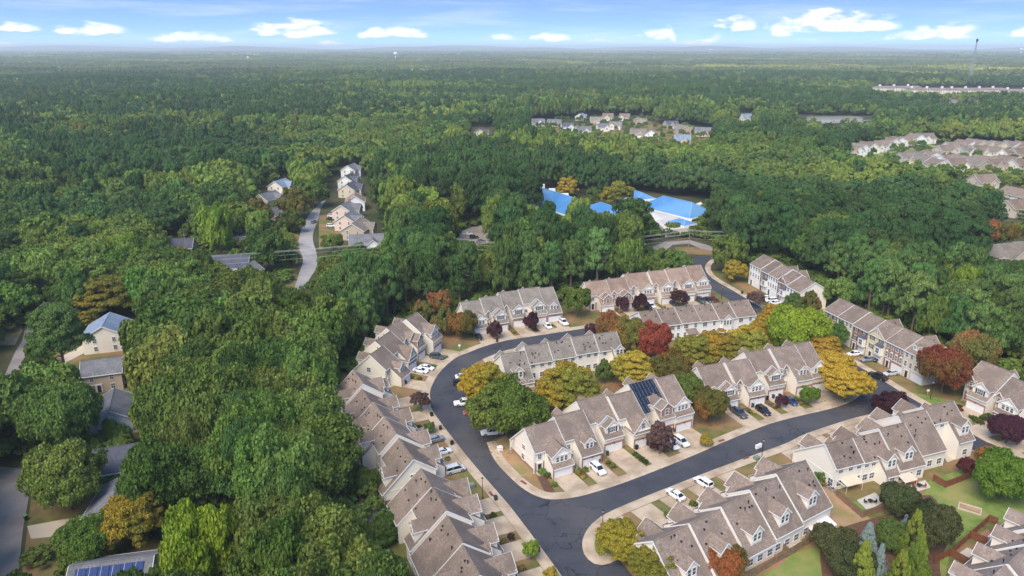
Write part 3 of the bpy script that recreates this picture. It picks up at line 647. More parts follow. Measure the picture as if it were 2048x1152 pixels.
R4 = build_row('townhouse_row', (27.9, 213.8), 201.0, 'grey-roofed townhouse row seen from behind inside the street loop', M_CREAM, M_ROOFG, M_BRICK, [
    U(w=7.4, sb=1.2, front='gable3', rear='dl', dz=0.8), U(w=7.4, sb=.8, front='gable3', rear='two', dz=0.75), U(w=7.4, sb=.6, front='gable2', rear='two', dz=0.3), U(w=7.4, sb=.4, front='gable3', rear='two', dz=0), U(w=7.6, sb=1.4, front='gable2', rear='dormer', dz=-1)], offset(E_OUT, -7.3)[::-1], -.3)
R12 = build_row('townhouse_row', (120.0, 178.0), -66.5, 'townhouse row at the right edge with its double garage door uphill', M_CREAM, M_ROOF, M_BRICK, [
    U(w=8.6, sb=.9, front='gable2', dz=1.2), U(w=8.0, sb=.1, front='gable3', dz=0.3), U(w=8, sb=1.4, front='dormer', dz=0.2), U(w=8, sb=1, front='gable2', dz=0)], E_EAST, -2.35)
R15 = build_row('townhouse_row', (75.6, 85.2), 36, 'pinkish-roofed townhouse row cut off by the lower right corner', M_CREAM, M_ROOFR, M_BRICK, [
    U(w=8.0, sb=0, front='none', dz=-0.9), U(w=8.0, sb=0, front='none', dz=-0.5), U(w=8.0, sb=-.3, front='none', dz=-0.1), U(w=7.0, sb=-.3, front='none', dz=0.4), U(w=7.5, sb=.4, front='none', dz=0.6)])

# ------------------------------------------------------------------ three-storey and plain rows
def tall_row(pos, ang, label, units, D=11.5, eave=8.3, ridge=11.6, floors=3, flip=False, roof=None):
    rw = row('townhouse_row', pos[0], pos[1], ang, label, M_CREAM, roof or M_ROOFT, M_BRICK); o = rw['o']; x = 0.0
    for i, u in enumerate(units):
        w = u['w']; sb = u.get('sb', 0); dz = u.get('dz', 0); wl = u['m']; yr = sb + D / 2; sl = (ridge - eave) / (D / 2)
        pf = lambda y: eave + dz + sl * (y - sb); pr = lambda y: eave + dz + sl * (sb + D - y)
        MB().prism_x([(sb, 0), (sb + D, 0), (sb + D, eave + dz - .2), (yr, ridge + dz - .2), (sb, eave + dz - .2)], x + .012, x + w - .012).obj('wall', wl if not u.get('side') else M_CREAM, o)
        if u.get('side'): MB().box(x + .03, sb - .1, 0, x + w - .03, sb - .001, eave + dz - .25).obj('facade', wl, o)
        oh = .35; rm = MB(); a = x - (.2 if i == 0 else 0); b = x + w + (.2 if i == len(units) - 1 else 0)
        rm.slab([(a, sb - oh, pf(sb - oh)), (b, sb - oh, pf(sb - oh)), (b, yr, ridge + dz), (a, yr, ridge + dz)], .2)
        rm.slab([(a, yr, ridge + dz), (b, yr, ridge + dz), (b, sb + D + oh, pr(sb + D + oh)), (a, sb + D + oh, pr(sb + D + oh))], .2)
        rm.box(a, yr - .13, ridge + dz - .03, b, yr + .13, ridge + dz + .03); rm.obj('roof', u.get('roof', rw['roof']), o)
        t = MB()
        for xx, s in ((a, -1), (b, 1)):
            for (y0, z0), (y1, z1) in (((sb - oh, pf(sb - oh)), (yr, ridge + dz)), ((yr, ridge + dz), (sb + D + oh, pr(sb + D + oh)))):
                t.bar((xx + s * .035, y0, z0 - .12), (xx + s * .035, y1, z1 - .12), .06, .26)
            t.box(xx - .1 if s > 0 else xx - .03, sb - .15, 0, xx + .03 if s > 0 else xx + .1, sb - .02, eave + dz - .2)
        t.box(a, sb - oh - .1, pf(sb - oh) - .26, b, sb - oh - .005, pf(sb - oh) - .02); t.box(a, sb + D + oh + .005, pr(sb + D + oh) - .26, b, sb + D + oh + .1, pr(sb + D + oh) - .02)
        t.obj('trim', M_TRIM, o)
        yf = sb - .11
        if floors == 3:
            n = u.get('n', 4)
            for k in range(n):
                xx = x + w * (k + .5) / n
                window(o, xx, yf, 6.35 + dz, .85, 1.35, arch=False, shutters=u.get('sh', False) and n <= 3)
                if not (u.get('bay') and k >= n / 2): window(o, xx, yf, 3.55 + dz, .85, 1.5, arch=u.get('arch', False), shutters=u.get('sh', False) and n <= 3)
            MB().box(x + .1, yf - .06, 2.95, x + w - .1, yf, 3.15).obj('trim_band', M_TRIM, o)
            if u.get('bay'):
                bx = x + w * .74; bm = MB().box(bx - 1.25, yf - .9, 2.6, bx + 1.25, yf, 5.4); bm.obj('bay', M_TRIM, o)
                MB().add([(bx - 1.4, yf - 1.05, 5.4), (bx + 1.4, yf - 1.05, 5.4), (bx + 1.4, yf, 6.1), (bx - 1.4, yf, 6.1), (bx - 1.4, yf, 5.4), (bx + 1.4, yf, 5.4)], [(0, 1, 2, 3), (0, 3, 4), (1, 5, 2), (0, 4, 5, 1)]).obj('bay_roof', M_ROOFD, o)
                window(o, bx, yf - .92, 3.3, 1.3, 1.6)
            garage_door(o, x + w * .72, yf - .03, .05, 2.9 if w < 7.4 else 4.0); front_door(o, x + w * .24, yf, .1)
            if u.get('gab'): gable(o, x + w / 2, w - .8, sb - .25, eave - .5, eave + dz + .1, eave + dz + 2.6, sb + 4.4, wl, rw['roof'], win=(2, .45, .6, eave + .7), name='front_gable')
            if u.get('dorm'):
                for k in (.3, .68): gable(o, x + w * k, 1.25, sb + .9, eave + .3, eave + 1.75 + dz, eave + 2.3 + dz, sb + 4.0, M_TRIM, rw['roof'], win=(1, .55, .8, eave + .85), oh=.14)
        else:
            n = u.get('n', 2)
            for k in range(n):
                xx = x + w * (k + .5) / n; ww = 1.5 if k % 2 else .9
                window(o, xx, sb + D + .02, 3.7, ww, 1.35, 'b'); window(o, xx, sb + D + .02, .8, ww, 1.5, 'b')
            if u.get('gab'): gable(o, x + w * .55, 3.6, sb + D + .7, 0, eave + dz - .2, eave + dz + 1.5, sb + D - 2.6, wl, rw['roof'], side=1, win=(3, .7, 1.5, 3.6), name='rear_bay')
            if u.get('porch'):
                px_ = x + w * .5; MB().box(px_ - 1.6, sb + D, 0, px_ + 1.6, sb + D + 2.2, 2.4).obj('porch', wl, o)
                MB().slab([(px_ - 1.9, sb + D + 2.5, 2.35), (px_ - 1.9, sb + D, 3.4), (px_ + 1.9, sb + D, 3.4), (px_ + 1.9, sb + D + 2.5, 2.35)], .15).obj('porch_roof', rw['roof'], o)
                window(o, px_, sb + D + 2.22, .8, 1.4, 1.2, 'b')
            garage_door(o, x + w * .5, sb - .03, .03, 4.2)
            gable(o, x + w * .5, 3.6, sb - .5, 2.6, 4.9 + dz, 6.4 + dz, sb + 3, wl, rw['roof'], win=(2, .7, 1.1, 3.4), oh=.25)
        if u.get('wing'): gable(o, x + w * .5, w * .72, sb + D + 2.4, 0, eave - 1.2, eave + 1.3, yr + .5, M_CREAM, rw['roof'], side=1, win=(2, .8, 1.3, 5), name='rear_wing')
        vents(o, [(x + w * .4, yr + .7), (x + w * .75, yr + 1.6), (x + w * .2, yr + 2.4)], pr)
        x += w
    rw['len'] = x
    return rw
R11 = tall_row((105.3, 229.2), -74.0, 'long three-storey brick and cream townhouse row with two small roof dormers', [
    dict(w=6.6, m=M_BRICK, n=3, sh=True, side=1), dict(w=7.0, m=M_CREAM2, n=4, arch=True, side=1), dict(w=7.0, m=M_BRICK, n=2, sh=True, bay=True, side=1, wing=True, dz=-.25), dict(w=7.2, m=M_YELLOW, n=2, sh=True, bay=True, gab=True, side=1, dz=-.25), dict(w=7.4, m=M_BRICK, n=4, arch=True, side=1, wing=True, dz=-.1), dict(w=7.6, m=M_BEIGE, n=4, dorm=True, side=1, dz=-.1)])
R10 = tall_row((97.0, 282.5), -76.5, 'shorter three-storey white and brick townhouse row beneath the tall pines', [
    dict(w=7.6, m=M_WHITES, n=4, dz=.4, side=1), dict(w=5.4, m=M_BRICK, n=2, sh=True, bay=True, side=1, wing=True), dict(w=6.6, m=M_WHITES, n=4, arch=True, side=1, wing=True), dict(w=6.0, m=M_BRICK, n=2, sh=True, bay=True, gab=True, side=1, dz=-.6), dict(w=8.0, m=M_WHITES, n=4, side=1, dz=-.9)])
R3 = tall_row((79.5, 242.0), 196.5, 'white-sided townhouse row with plain rear elevation behind the golden trees', [
    dict(w=7.4, m=M_WHITES, n=2), dict(w=6.6, m=M_WHITES, n=2, gab=True), dict(w=7.0, m=M_WHITES, n=2), dict(w=7.0, m=M_WHITES, n=2, porch=True, dz=.15), dict(w=6.6, m=M_WHITES, n=3), dict(w=6.4, m=M_WHITES, n=2, dz=-.15)], D=11.5, eave=5.7, ridge=9.2, floors=2)
HOUSES = []
# ------------------------------------------------------------------ detached houses
def house(pos, ang, w, d, eave, ridge, wall, roof, label, group, wing=None, chim=False, nw=3, cat='house', gar=None, brickbase=False, hip=False, flat=False):
    HOUSES.append((pos[0], pos[1])); o = empty('house', pos[0], pos[1], 0, R(ang)); tag(o, label, cat, group)
    MB().prism_x([(-d / 2, 0), (d / 2, 0), (d / 2, eave - .12), (0, ridge - .12 if not hip else eave), (-d / 2, eave - .12)], -w / 2, w / 2).obj('wall', wall, o)
    rm = MB(); oh = .4; sl = (ridge - eave) / (d / 2); ze = eave - sl * oh; a = w / 2 + oh; b = d / 2 + oh; hx = (w / 2 - d * .38) if hip else a
    for s in (-1, 1):
        pts = [(-a, -b * s, ze), (a, -b * s, ze), (hx, 0, ridge), (-hx, 0, ridge)]
        rm.slab(pts if s > 0 else pts[::-1], .22)
    if hip:
        rm.slab([(a, -b, ze), (a, b, ze), (hx, 0, ridge)], .22); rm.slab([(-a, b, ze), (-a, -b, ze), (-hx, 0, ridge)], .22)
    else: rm.box(-a, -.15, ridge - .02, a, .15, ridge + .04)
    rm.obj('roof', roof, o)
    t = MB()
    for s in (-1, 1):
        t.box(-a, *sorted((s * (b + .01), s * (b + .1)))[:1], ze - .26, a, sorted((s * (b + .01), s * (b + .1)))[1], ze - .02)
        if not hip:
            for q in (-1, 1): t.bar((s * (a + .04), q * b, ze - .14), (s * (a + .04), 0, ridge - .14), .07, .3)
    t.obj('trim', M_TRIM, o)
    fl = [.9] + ([3.6] if eave > 4.6 else [])
    for z in fl:
        for k in range(nw):
            xx = -w / 2 + w * (k + .5) / nw
            window(o, xx, -d / 2 - .02, z, 1.0, 1.4); window(o, xx, d / 2 + .02, z, 1.0, 1.4, 'b')
        for yy in (-d * .22, d * .22): window(o, -w / 2 - .02, yy, z, .95, 1.35, 'l'); window(o, w / 2 + .02, yy, z, .95, 1.35, 'r')
    if wing:
        wx, ww, wl, we, wr = wing
        gable(o, wx, ww, -d / 2 - wl, 0, we, wr, 0, wall, roof, win=(2, .9, 1.3, max(.9, we - 1.9)), name='front_wing', oh=.35)
        if gar: garage_door(o, wx, -d / 2 - wl - .06, .03, min(4.8, ww - 1))
    elif gar: garage_door(o, w * .25, -d / 2 - .06, .03, 4.8)
    if not (wing and abs(wing[0] + w * .1) < wing[1] / 2): front_door(o, -w * .1, -d / 2 - .02, .1)
    if chim:
        MB().box(w / 2 - .05, -.6, 0, w / 2 + .75, .6, ridge + 1.1).obj('chimney', M_TRIM if chim == 'w' else M_BRICK, o)
    return o
GL = 'detached houses beside the left street'
house((-130.6,218.0), 108, 13, 12.5, 5.6, 9.0, M_CREAM, M_ROOFBL, 'blue-grey roofed house with a blank cream gable wall', GL, nw=3)
hb = house((-116.2,188.6), 20, 10, 9.5, 5.6, 8.2, M_TAN, M_ROOFM, 'tan two-storey house with grey roof between two neighbours', GL, nw=2)
house((-101.8,165.9), 112, 13, 12, 3.6, 7.2, M_PALEBLUE, M_ROOFM, 'pale blue gabled house with weathered grey roof', GL, nw=3)
house((-90.2,143.5), 20, 11, 11, 3.4, 6.6, M_BEIGE, M_ROOFD, 'dark-roofed house almost hidden under the oaks', GL, nw=2)
house((-81.0,126.8), 100, 14, 10, 3.2, 5.8, M_GREYS, M_ROOFM, 'light grey roofed house half hidden by the golden tree', GL, nw=2)
hs = house((-70.3,105.8), 12, 13, 11, 3.4, 6.4, M_BEIGE, M_ROOFM, 'house with blue solar panels at the bottom edge', GL, nw=3)
GV = 'houses along the small village street'
for (p, a, w, d, e, rg, wl, rf, lb, wing, ch) in [
    ((-120.6,543.6), 80, 13, 11, 5.4, 9, M_WHITES, M_ROOFM, 'farthest white house with grey roof on the village street', (2, 5, 2, 5.2, 8), None),
    ((-112.5,498.5), 80, 14, 11, 5.4, 9, M_WHITES, M_ROOFD, 'slate-roofed house with brick chimney, second from the far end', (-3, 6, 2, 5, 8), 'b'),
    ((-104.8,466.5), 80, 14, 11, 5.4, 9, M_BEIGE, M_ROOFD, 'slate-roofed beige house uphill of the tan-roofed one', (2, 6, 2, 5, 8), None),
    ((-93.4,426.6), 100, 13, 11, 5.6, 9.4, M_WHITES, M_ROOFB, 'tall white gabled house under a tan roof', None, None),
    ((-94.1,402.6), 82, 13, 11, 5.4, 8.8, M_PINKB, M_ROOFM, 'pink-beige house with grey roof and twin gables', (3, 6, 2.5, 5, 8), 'b'),
    ((-87.0,378.6), 82, 14, 11, 5.2, 8.6, M_PINKB, M_ROOFM, 'pink-beige house uphill of the brick-fronted one', (-3, 6, 2.5, 5, 7.6), None),
    ((-78.6,359.3), 82, 15, 12, 5.2, 8.8, M_TAN, M_ROOFG, 'long beige house with brown-grey roof beside the woods', (2, 6, 2.5, 5, 7.6), None),
    ((-67.8,331.6), 12, 17, 11, 5.0, 8.6, M_WHITES, M_ROOFM, 'white house with side porch and white chimney near the pines', (2, 7, 3, 4.8, 7.6), 'w'),
    ((-148.2,435.3), 70, 15, 11, 5, 8.6, M_PINKB, M_ROOFM, 'grey-roofed house half hidden left of the village street', (3, 6, 2, 4.8, 7.6), None),
    ((-153.4,476.8), 75, 13, 11, 5.4, 9, M_CREAM, M_ROOFBL, 'blue-grey gabled house peeping out among the left trees', (2, 6, 2, 5, 8), None),
    ((-133.9,397.6), 80, 13, 10, 4, 7, M_BRICK, M_ROOFM, 'low brick house behind two round street trees', (3, 5, 2, 4, 6), None),
    ((-129.9,348.3), 15, 15, 11, 5, 8.4, M_BEIGE, M_ROOFD, 'dark slate house with white chimney deep in the trees', None, 'w'),
    ((-119.0,292.9), 5, 17, 12, 5.4, 9, M_CREAM, M_ROOFD, 'broad slate-grey roof house by the power line', None, None),
    ((-108.9,283.3), 75, 11, 9, 5, 8, M_BEIGE, M_ROOFM, 'beige gable wall house below the slate-grey roof', None, None),
    ((-87.9,244.8), 12, 16, 11, 4.6, 7.8, M_BRICK, M_ROOFT, 'brick house with brown roof under the big trees', None, None),
    ((-154.5,325.5), 10, 13, 10, 4.6, 8, M_TAN, M_ROOFD, 'lone dark-roofed house in the left woods', None, None)]:
    house(p, a, w, d, e, rg, wl, rf, lb, GV, wing, ch, nw=3, gar=bool(wing))
ORD = ['first', 'second', 'third', 'fourth', 'fifth', 'sixth', 'seventh', 'eighth', 'ninth', 'tenth', 'eleventh', 'twelfth', 'thirteenth', 'fourteenth', 'fifteenth', 'sixteenth', 'seventeenth', 'eighteenth', 'nineteenth', 'twentieth', 'twenty-first', 'twenty-second', 'twenty-third', 'twenty-fourth']
WN = {M_CREAM: 'cream', M_WHITES: 'white', M_BEIGE: 'beige', M_YELLOW: 'ochre', M_TAN: 'tan', M_PINKB: 'pink-beige', M_GREYS: 'grey', M_PALEBLUE: 'pale blue', M_BRICK: 'brick'}
RN = {M_ROOFM: 'grey', M_ROOFD: 'slate', M_ROOFBL: 'blue-grey', M_ROOFG: 'pale grey', M_ROOFT: 'brown', M_ROOF: 'taupe', M_ROOFB: 'tan', M_ROOFR: 'rosy'}
rg_ = random.Random(11)
def cluster(pts, walls, roofs, where, group, s0=1.0, angs=(-20, 20), base=0):
    pts = sorted(pts, key=lambda p: p[0] / p[1])
    for i, p in enumerate(pts):
        wl = rg_.choice(walls); rf = rg_.choice(roofs); w = rg_.uniform(13, 17) * s0; d = rg_.uniform(11, 13) * s0; a = rg_.choice((0, 90)) + rg_.uniform(*angs) + base
        lab = '%s-roofed %s house, %s from the left %s' % (RN[rf], WN[wl], ORD[i], where)
        e = rg_.uniform(4.6, 5.8)
        house(p, a, w, d, e, e + rg_.uniform(3.4, 4.6), wl, rf, lab, group, (rg_.uniform(-3, 3), rg_.uniform(5, 7), 2.5, e - .3, e + 2.6), None, nw=3, gar=True)
cluster([(-33.9,792.4),(31.9,907.0),(52.2,907.0),(63.9,856.5),(78.6,820.8),(91.0,984.1),(107.1,937.7),(125.8,970.4),(148.4,977.2),(158.9,925.2),(122.4,872.7),(104.5,851.2),(135.7,792.4),(147.6,783.4),(189.7,883.9),(190.6,820.8),(167.7,725.2),(207.5,801.7),(306.6,970.4)],
        [M_CREAM, M_WHITES, M_BEIGE, M_YELLOW, M_TAN], [M_ROOFM, M_ROOFG, M_ROOFBL, M_ROOF, M_ROOFD], 'in the far clearing', 'houses in the far clearing', 1.0)
cluster([(290.9,636.7),(302.0,649.0),(313.9,661.7),(325.8,671.5),(337.5,681.6),(351.2,695.6),(363.2,706.4),(376.5,717.6),(390.8,729.1),(404.4,737.0),(415.1,741.0),(384.2,649.0),(402.9,668.2),(430.1,695.6),(437.0,692.0),(444.8,688.5),(453.8,685.1),(464.7,681.6),(470.0,674.9),(405.1,649.0),(412.6,645.9),(421.1,639.7),(430.0,633.7),(437.8,627.8)],
        [M_CREAM, M_WHITES, M_BEIGE], [M_ROOFG, M_ROOF, M_ROOFT], 'in the upper row of the right estate', 'houses of the right estate', 1.12, (-8, 12), 10)
cluster([(327.9,605.2),(339.3,613.5),(334.0,591.9),(354.6,619.2),(334.6,571.6),(357.0,597.1),(348.4,571.6),(364.0,586.7),(364.1,571.6),(380.9,586.7),(378.7,571.6),(395.8,581.6),(397.2,566.8),(322.5,494.7),(315.9,447.3),(290.3,410.3)],
        [M_CREAM, M_WHITES, M_BEIGE, M_TAN], [M_ROOFG, M_ROOF, M_ROOFT], 'in the lower row of the right estate', 'houses of the right estate', 1.12, (-8, 12), 10)
house((222.8,313.9), 14, 26, 15, 5, 9, M_BEIGE, M_ROOFG, 'big grey-roofed house among the right-hand trees by the power line', 'houses of the right estate', (-4, 8, 3, 4.8, 8), None, nw=5, hip=True)
house((416.2,957.0), 8, 62, 26, 6, 6.6, M_GREYS, M_ROOFG, 'long low building with flat grey roof in the distant woods', 'distant low buildings', nw=8, cat='building')
house((437.5,907.0), 20, 30, 18, 5, 7.6, M_WHITES, M_ROOFM, 'small white building beside the long flat-roofed one', 'distant low buildings', nw=4, cat='building')
house((750.5,1246.5), 5, 60, 24, 6, 9, M_BEIGE, M_ROOFG, 'low grey-roofed building below the apartment blocks', 'distant low buildings', nw=7, cat='building')

# apartments on the skyline of the woods
def apartment(p, ang, w, d, label):
    o = empty('apartment_block', p[0], p[1], 0, R(ang)); tag(o, label, 'apartments', 'apartment blocks above the far woods')
    n = max(3, int(w / 14)); x = -w / 2
    for k in range(n):
        ww = w / n; dy = -2.2 if k % 2 else 0; h = 13.5
        MB().box(x, -d / 2 + dy, 0, x + ww - .02, d / 2, h).obj('wall', M_PINKB if k % 2 else M_CREAM, o)
        MB().add([(x - .6, -d / 2 + dy - .8, h), (x + ww + .6, -d / 2 + dy - .8, h), (x + ww + .6, d / 2 + .8, h), (x - .6, d / 2 + .8, h), (x + 2, 0, h + 3.0), (x + ww - 2, 0, h + 3.0)], [(0, 1, 5, 4), (1, 2, 5), (2, 3, 4, 5), (3, 0, 4), (3, 2, 1, 0)]).obj('roof', M_ROOFR, o)
        for f in range(4):
            for q in range(3):
                window(o, x + ww * (q + .5) / 3, -d / 2 + dy - .03, 1.4 + f * 3.1, 1.8, 1.7)
        if k % 2 == 0: MB().box(x + ww / 2 - 1.8, -1.6, h, x + ww / 2 + 1.8, 1.6, h + 6).obj('chimney', M_TRIM, o)
        x += ww
for (p, a, w, d, l) in [((792.1,1545.4), 6, 92, 22, 'pink-roofed apartment block at the left end of the distant group'), ((816.7,1465.8), -6, 84, 22, 'middle pink-roofed apartment block with white roof towers'), ((904.9,1465.8), 8, 118, 24, 'widest pink-roofed apartment block below the lattice mast'), ((977.1,1421.8), -4, 90, 24, 'pink-roofed apartment block at the right picture edge')]:
    apartment(p, a, w, d, l)

# lattice mast
def mast(p, h):
    o = empty('lattice_mast', p[0], p[1]); tag(o, 'tall steel lattice mast behind the apartment blocks', 'mast')
    b, t = 6.0, 1.1
    for k in range(3):
        a = k * 2.0944; MB().tube([(b * math.cos(a), b * math.sin(a), 0), (t * math.cos(a), t * math.sin(a), h)], .35, 6).obj('leg', M_GALV, o)
    br = MB(); n = 16
    for i in range(n):
        z0, z1 = h * i / n, h * (i + 1) / n; r0, r1 = b + (t - b) * i / n, b + (t - b) * (i + 1) / n
        for k in range(3):
            a, c = k * 2.0944, (k + 1) * 2.0944
            br.tube([(r0 * math.cos(a), r0 * math.sin(a), z0), (r1 * math.cos(c), r1 * math.sin(c), z1)], .16, 4); br.tube([(r0 * math.cos(c), r0 * math.sin(c), z0), (r1 * math.cos(a), r1 * math.sin(a), z1)], .16, 4)
    tag(br.obj('bracing', M_GALV, o), kind='stuff')
    MB().tube([(0, 0, h), (0, 0, h + 7)], 2.4, 10).obj('antenna', M_METAL, o)
mast((1134.8,1868.7), 104)
# water towers
def water_tower(p, h, r, label, m):
    o = empty('water_tower', p[0], p[1]); tag(o, label, 'water tower', 'water towers on the horizon')
    MB().tube([(0, 0, 0), (0, 0, h * .1), (0, 0, h * .62), (0, 0, h * .72)], [r * .55, r * .34, r * .3, r * .5], 16).obj('pedestal', m, o)
    MB().tube([(0, 0, h * .68), (0, 0, h * .74), (0, 0, h * .84), (0, 0, h * .95), (0, 0, h)], [r * .45, r * .85, r, r * .8, r * .15], 20).obj('tank', m, o)
M_TANK = mat('tank_paint', (.74, .82, .80), (.68, .76, .74), .2, rough=.4)
M_TANKG = mat('grey_tank_paint', (.66, .67, .68), rough=.4)
for (p, h, r, l, m) in [((-749.8,4907.4), 62, 13, 'pale green water tower standing clear of the woods', M_TANK), ((-1596.6,4598.8), 38, 9, 'small pale water tower left of the green one', M_TANKG), ((-4085.7,21132.3), 95, 26, 'distant white water tower near the horizon', M_TANKG), ((2559.5,9845.5), 68, 22, 'grey water tower right of the middle on the horizon', M_TANKG), ((5472.3,8199.5), 80, 20, 'grey water tower near the right horizon', M_TANKG)]:
    water_tower(p, h, r, l, m)

# ------------------------------------------------------------------ school with blue metal roofs
M_BLUE = mat('blue_metal_roof', (.05, .19, .42), (.08, .24, .48), .06, 6, .5, c3=(.13, .30, .52), scale3=.03, spec=.4)
M_MEMB = mat('white_roof_membrane', (.70, .66, .62), (.62, .57, .52), .15, 6, .8, c3=(.5, .44, .4), scale3=.05)
sc = empty('school', *(79.6,410.3)); tag(sc, 'school with bright blue metal roofs and white flat canopy', 'school'); scx, scy = sc.location[:2]
def ridge_roof(A, B, hw, eave, rz, hip=True):
    A = Vector((A[0] - scx, A[1] - scy)); B = Vector((B[0] - scx, B[1] - scy)); d = (B - A).normalized(); n = Vector((-d.y, d.x)); h = hw * .8 if hip else 0
    A0, B0 = A - d * (.0 if not hip else 0), B; q = lambda p, z: (p.x, p.y, z)
    c = [A0 - d * h - n * hw, B0 + d * h - n * hw, B0 + d * h + n * hw, A0 - d * h + n * hw]
    MB().add([q(p - (p - (A + B) / 2) * .03, 0) for p in c] + [q(p - (p - (A + B) / 2) * .03, eave - .05) for p in c], [(0, 1, 5, 4), (1, 2, 6, 5), (2, 3, 7, 6), (3, 0, 4, 7), (4, 5, 6, 7)]).obj('wall', M_BRICKT, sc)
    r = MB().add([q(p, eave) for p in c] + [q(A0, rz), q(B0, rz)], [(0, 1, 5, 4), (1, 2, 5), (2, 3, 4, 5), (3, 0, 4), (3, 2, 1, 0)]).obj('roof', M_BLUE, sc)
    k = MB()
    m = int((B - A).length / 1.6)
    for i in range(m):
        p = A + d * ((i + .5) * 1.6)
        for s in (-1, 1): k.bar(q(p, rz + .03), q(p + n * s * hw, eave + .05), .08, .1)
    tag(k.obj('seam', M_BLUE, r), kind='stuff')
    fa = MB()
    for a_, b_ in zip(c, c[1:] + c[:1]): fa.bar(q(a_, eave - .25), q(b_, eave - .25), .35, .75)
    fa.obj('fascia', M_TRIM, sc)
    cp = MB().bar(q(A0 - d * .2, rz + .06), q(B0 + d * .2, rz + .06), .7, .14)
    for e, i_ in ((A0, 0), (B0, 1), (B0, 2), (A0, 3)): cp.bar(q(e, rz + .05), q(c[i_], eave + .06), .5, .12)
    cp.obj('ridge_cap', M_CAP, sc)
    return c
M_CAP = mat('pale_blue_cap', (.20, .38, .58), rough=.5)
ridge_roof((18.7,434.4), (36.1,404.2), 13, 4.4, 11)
ridge_roof((49.3,400.1), (55.6,388.3), 11, 4.4, 9.6)
ridge_roof((74.4,450.0), (79.4,438.5), 7, 4.4, 7.6)
ridge_roof((87.0,412.9), (99.4,394.6), 11, 4.4, 10.6)
ridge_roof((87.5,371.6), (89.8,368.2), 5, 4.9, 6.8)
for pts, z in (([(61.3,435.3),(82.9,445.8),(87.2,435.3),(81.1,410.3),(67.2,423.8)], 4.2), ([(78.7,418.3),(86.7,402.6),(91.9,400.1),(112.5,426.6),(112.6,412.9),(97.5,383.2),(90.3,361.3),(77.7,357.2),(76.1,378.6)], 4.3)):
    lp = [(p[0] - scx, p[1] - scy, z) for p in pts]
    ar = sum(a[0] * b[1] - b[0] * a[1] for a, b in zip(lp, lp[1:] + lp[:1]))
    MB().slab(lp if ar > 0 else lp[::-1], 3.9).obj('flat_roof', M_MEMB, sc)
for p in ((18.6,453.2), (24.4,438.5), (31.3,422.9)):
    MB().box(p[0] - scx - 2, p[1] - scy - 1.6, 6, p[0] - scx + 2, p[1] - scy + 1.6, 10).obj('roof_unit', M_TRIM, sc)
# ------------------------------------------------------------------ trees
def leafmat(name, c, c2=None, mixs=.35, var=.5, hue=.02, m_lo=.42, m_hi=.58, trans=.25, seed=0.0):
    m = bpy.data.materials.new(name); m.use_nodes = True; nt = m.node_tree; N = nt.nodes; L = nt.links; N.clear()
    out = N.new('ShaderNodeOutputMaterial'); df = N.new('ShaderNodeBsdfDiffuse'); tr = N.new('ShaderNodeBsdfTranslucent'); mx = N.new('ShaderNodeMixShader'); mx.inputs[0].default_value = trans
    oi = N.new('ShaderNodeObjectInfo'); tc = N.new('ShaderNodeTexCoord'); geo = N.new('ShaderNodeNewGeometry')
    col = N.new('ShaderNodeRGB'); col.outputs[0].default_value = (*c, 1); colo = col.outputs[0]
    if c2 is not None:
        n = N.new('ShaderNodeTexNoise'); n.inputs['Scale'].default_value = mixs; n.inputs['Detail'].default_value = 3
        ad = N.new('ShaderNodeVectorMath'); ad.operation = 'ADD'; sc_ = N.new('ShaderNodeVectorMath'); sc_.operation = 'SCALE'; sc_.inputs['Scale'].default_value = 1.0
        cb = N.new('ShaderNodeCombineXYZ'); mm = N.new('ShaderNodeMath'); mm.operation = 'MULTIPLY'; mm.inputs[1].default_value = 57.0; L.new(oi.outputs['Random'], mm.inputs[0]); L.new(mm.outputs[0], cb.inputs[0])
        L.new(tc.outputs['Object'], ad.inputs[0]); L.new(cb.outputs[0], ad.inputs[1]); L.new(ad.outputs[0], n.inputs['Vector'])
        mr = N.new('ShaderNodeMapRange'); mr.inputs[1].default_value = m_lo; mr.inputs[2].default_value = m_hi; L.new(n.outputs['Fac'], mr.inputs[0])
        mc = N.new('ShaderNodeMix'); mc.data_type = 'RGBA'; L.new(mr.outputs[0], mc.inputs[0]); L.new(colo, mc.inputs[6]); mc.inputs[7].default_value = (*c2, 1); colo = mc.outputs[2]
    # every leaf and every tree a little different
    hs_ = N.new('ShaderNodeHueSaturation'); L.new(colo, hs_.inputs['Color'])
    def lin(src, a, b):
        r = N.new('ShaderNodeMapRange'); r.inputs[3].default_value = a; r.inputs[4].default_value = b; L.new(src, r.inputs[0]); return r.outputs[0]
    L.new(lin(oi.outputs['Random'], .5 - hue, .5 + hue), hs_.inputs['Hue'])
    v = N.new('ShaderNodeMath'); v.operation = 'MULTIPLY'
    L.new(lin(geo.outputs['Random Per Island'], 1 - var * .5, 1 + var * .5), v.inputs[0])
    rr = N.new('ShaderNodeMath'); rr.operation = 'FRACT'; r2 = N.new('ShaderNodeMath'); r2.operation = 'MULTIPLY'; r2.inputs[1].default_value = 7.31; L.new(oi.outputs['Random'], r2.inputs[0]); L.new(r2.outputs[0], rr.inputs[0])
    L.new(lin(rr.outputs[0], 1 - var * .45, 1 + var * .45), v.inputs[1]); L.new(v.outputs[0], hs_.inputs['Value'])
    L.new(hs_.outputs[0], df.inputs[0]); L.new(hs_.outputs[0], tr.inputs[0]); L.new(df.outputs[0], mx.inputs[1]); L.new(tr.outputs[0], mx.inputs[2]); L.new(mx.outputs[0], out.inputs[0])
    return m
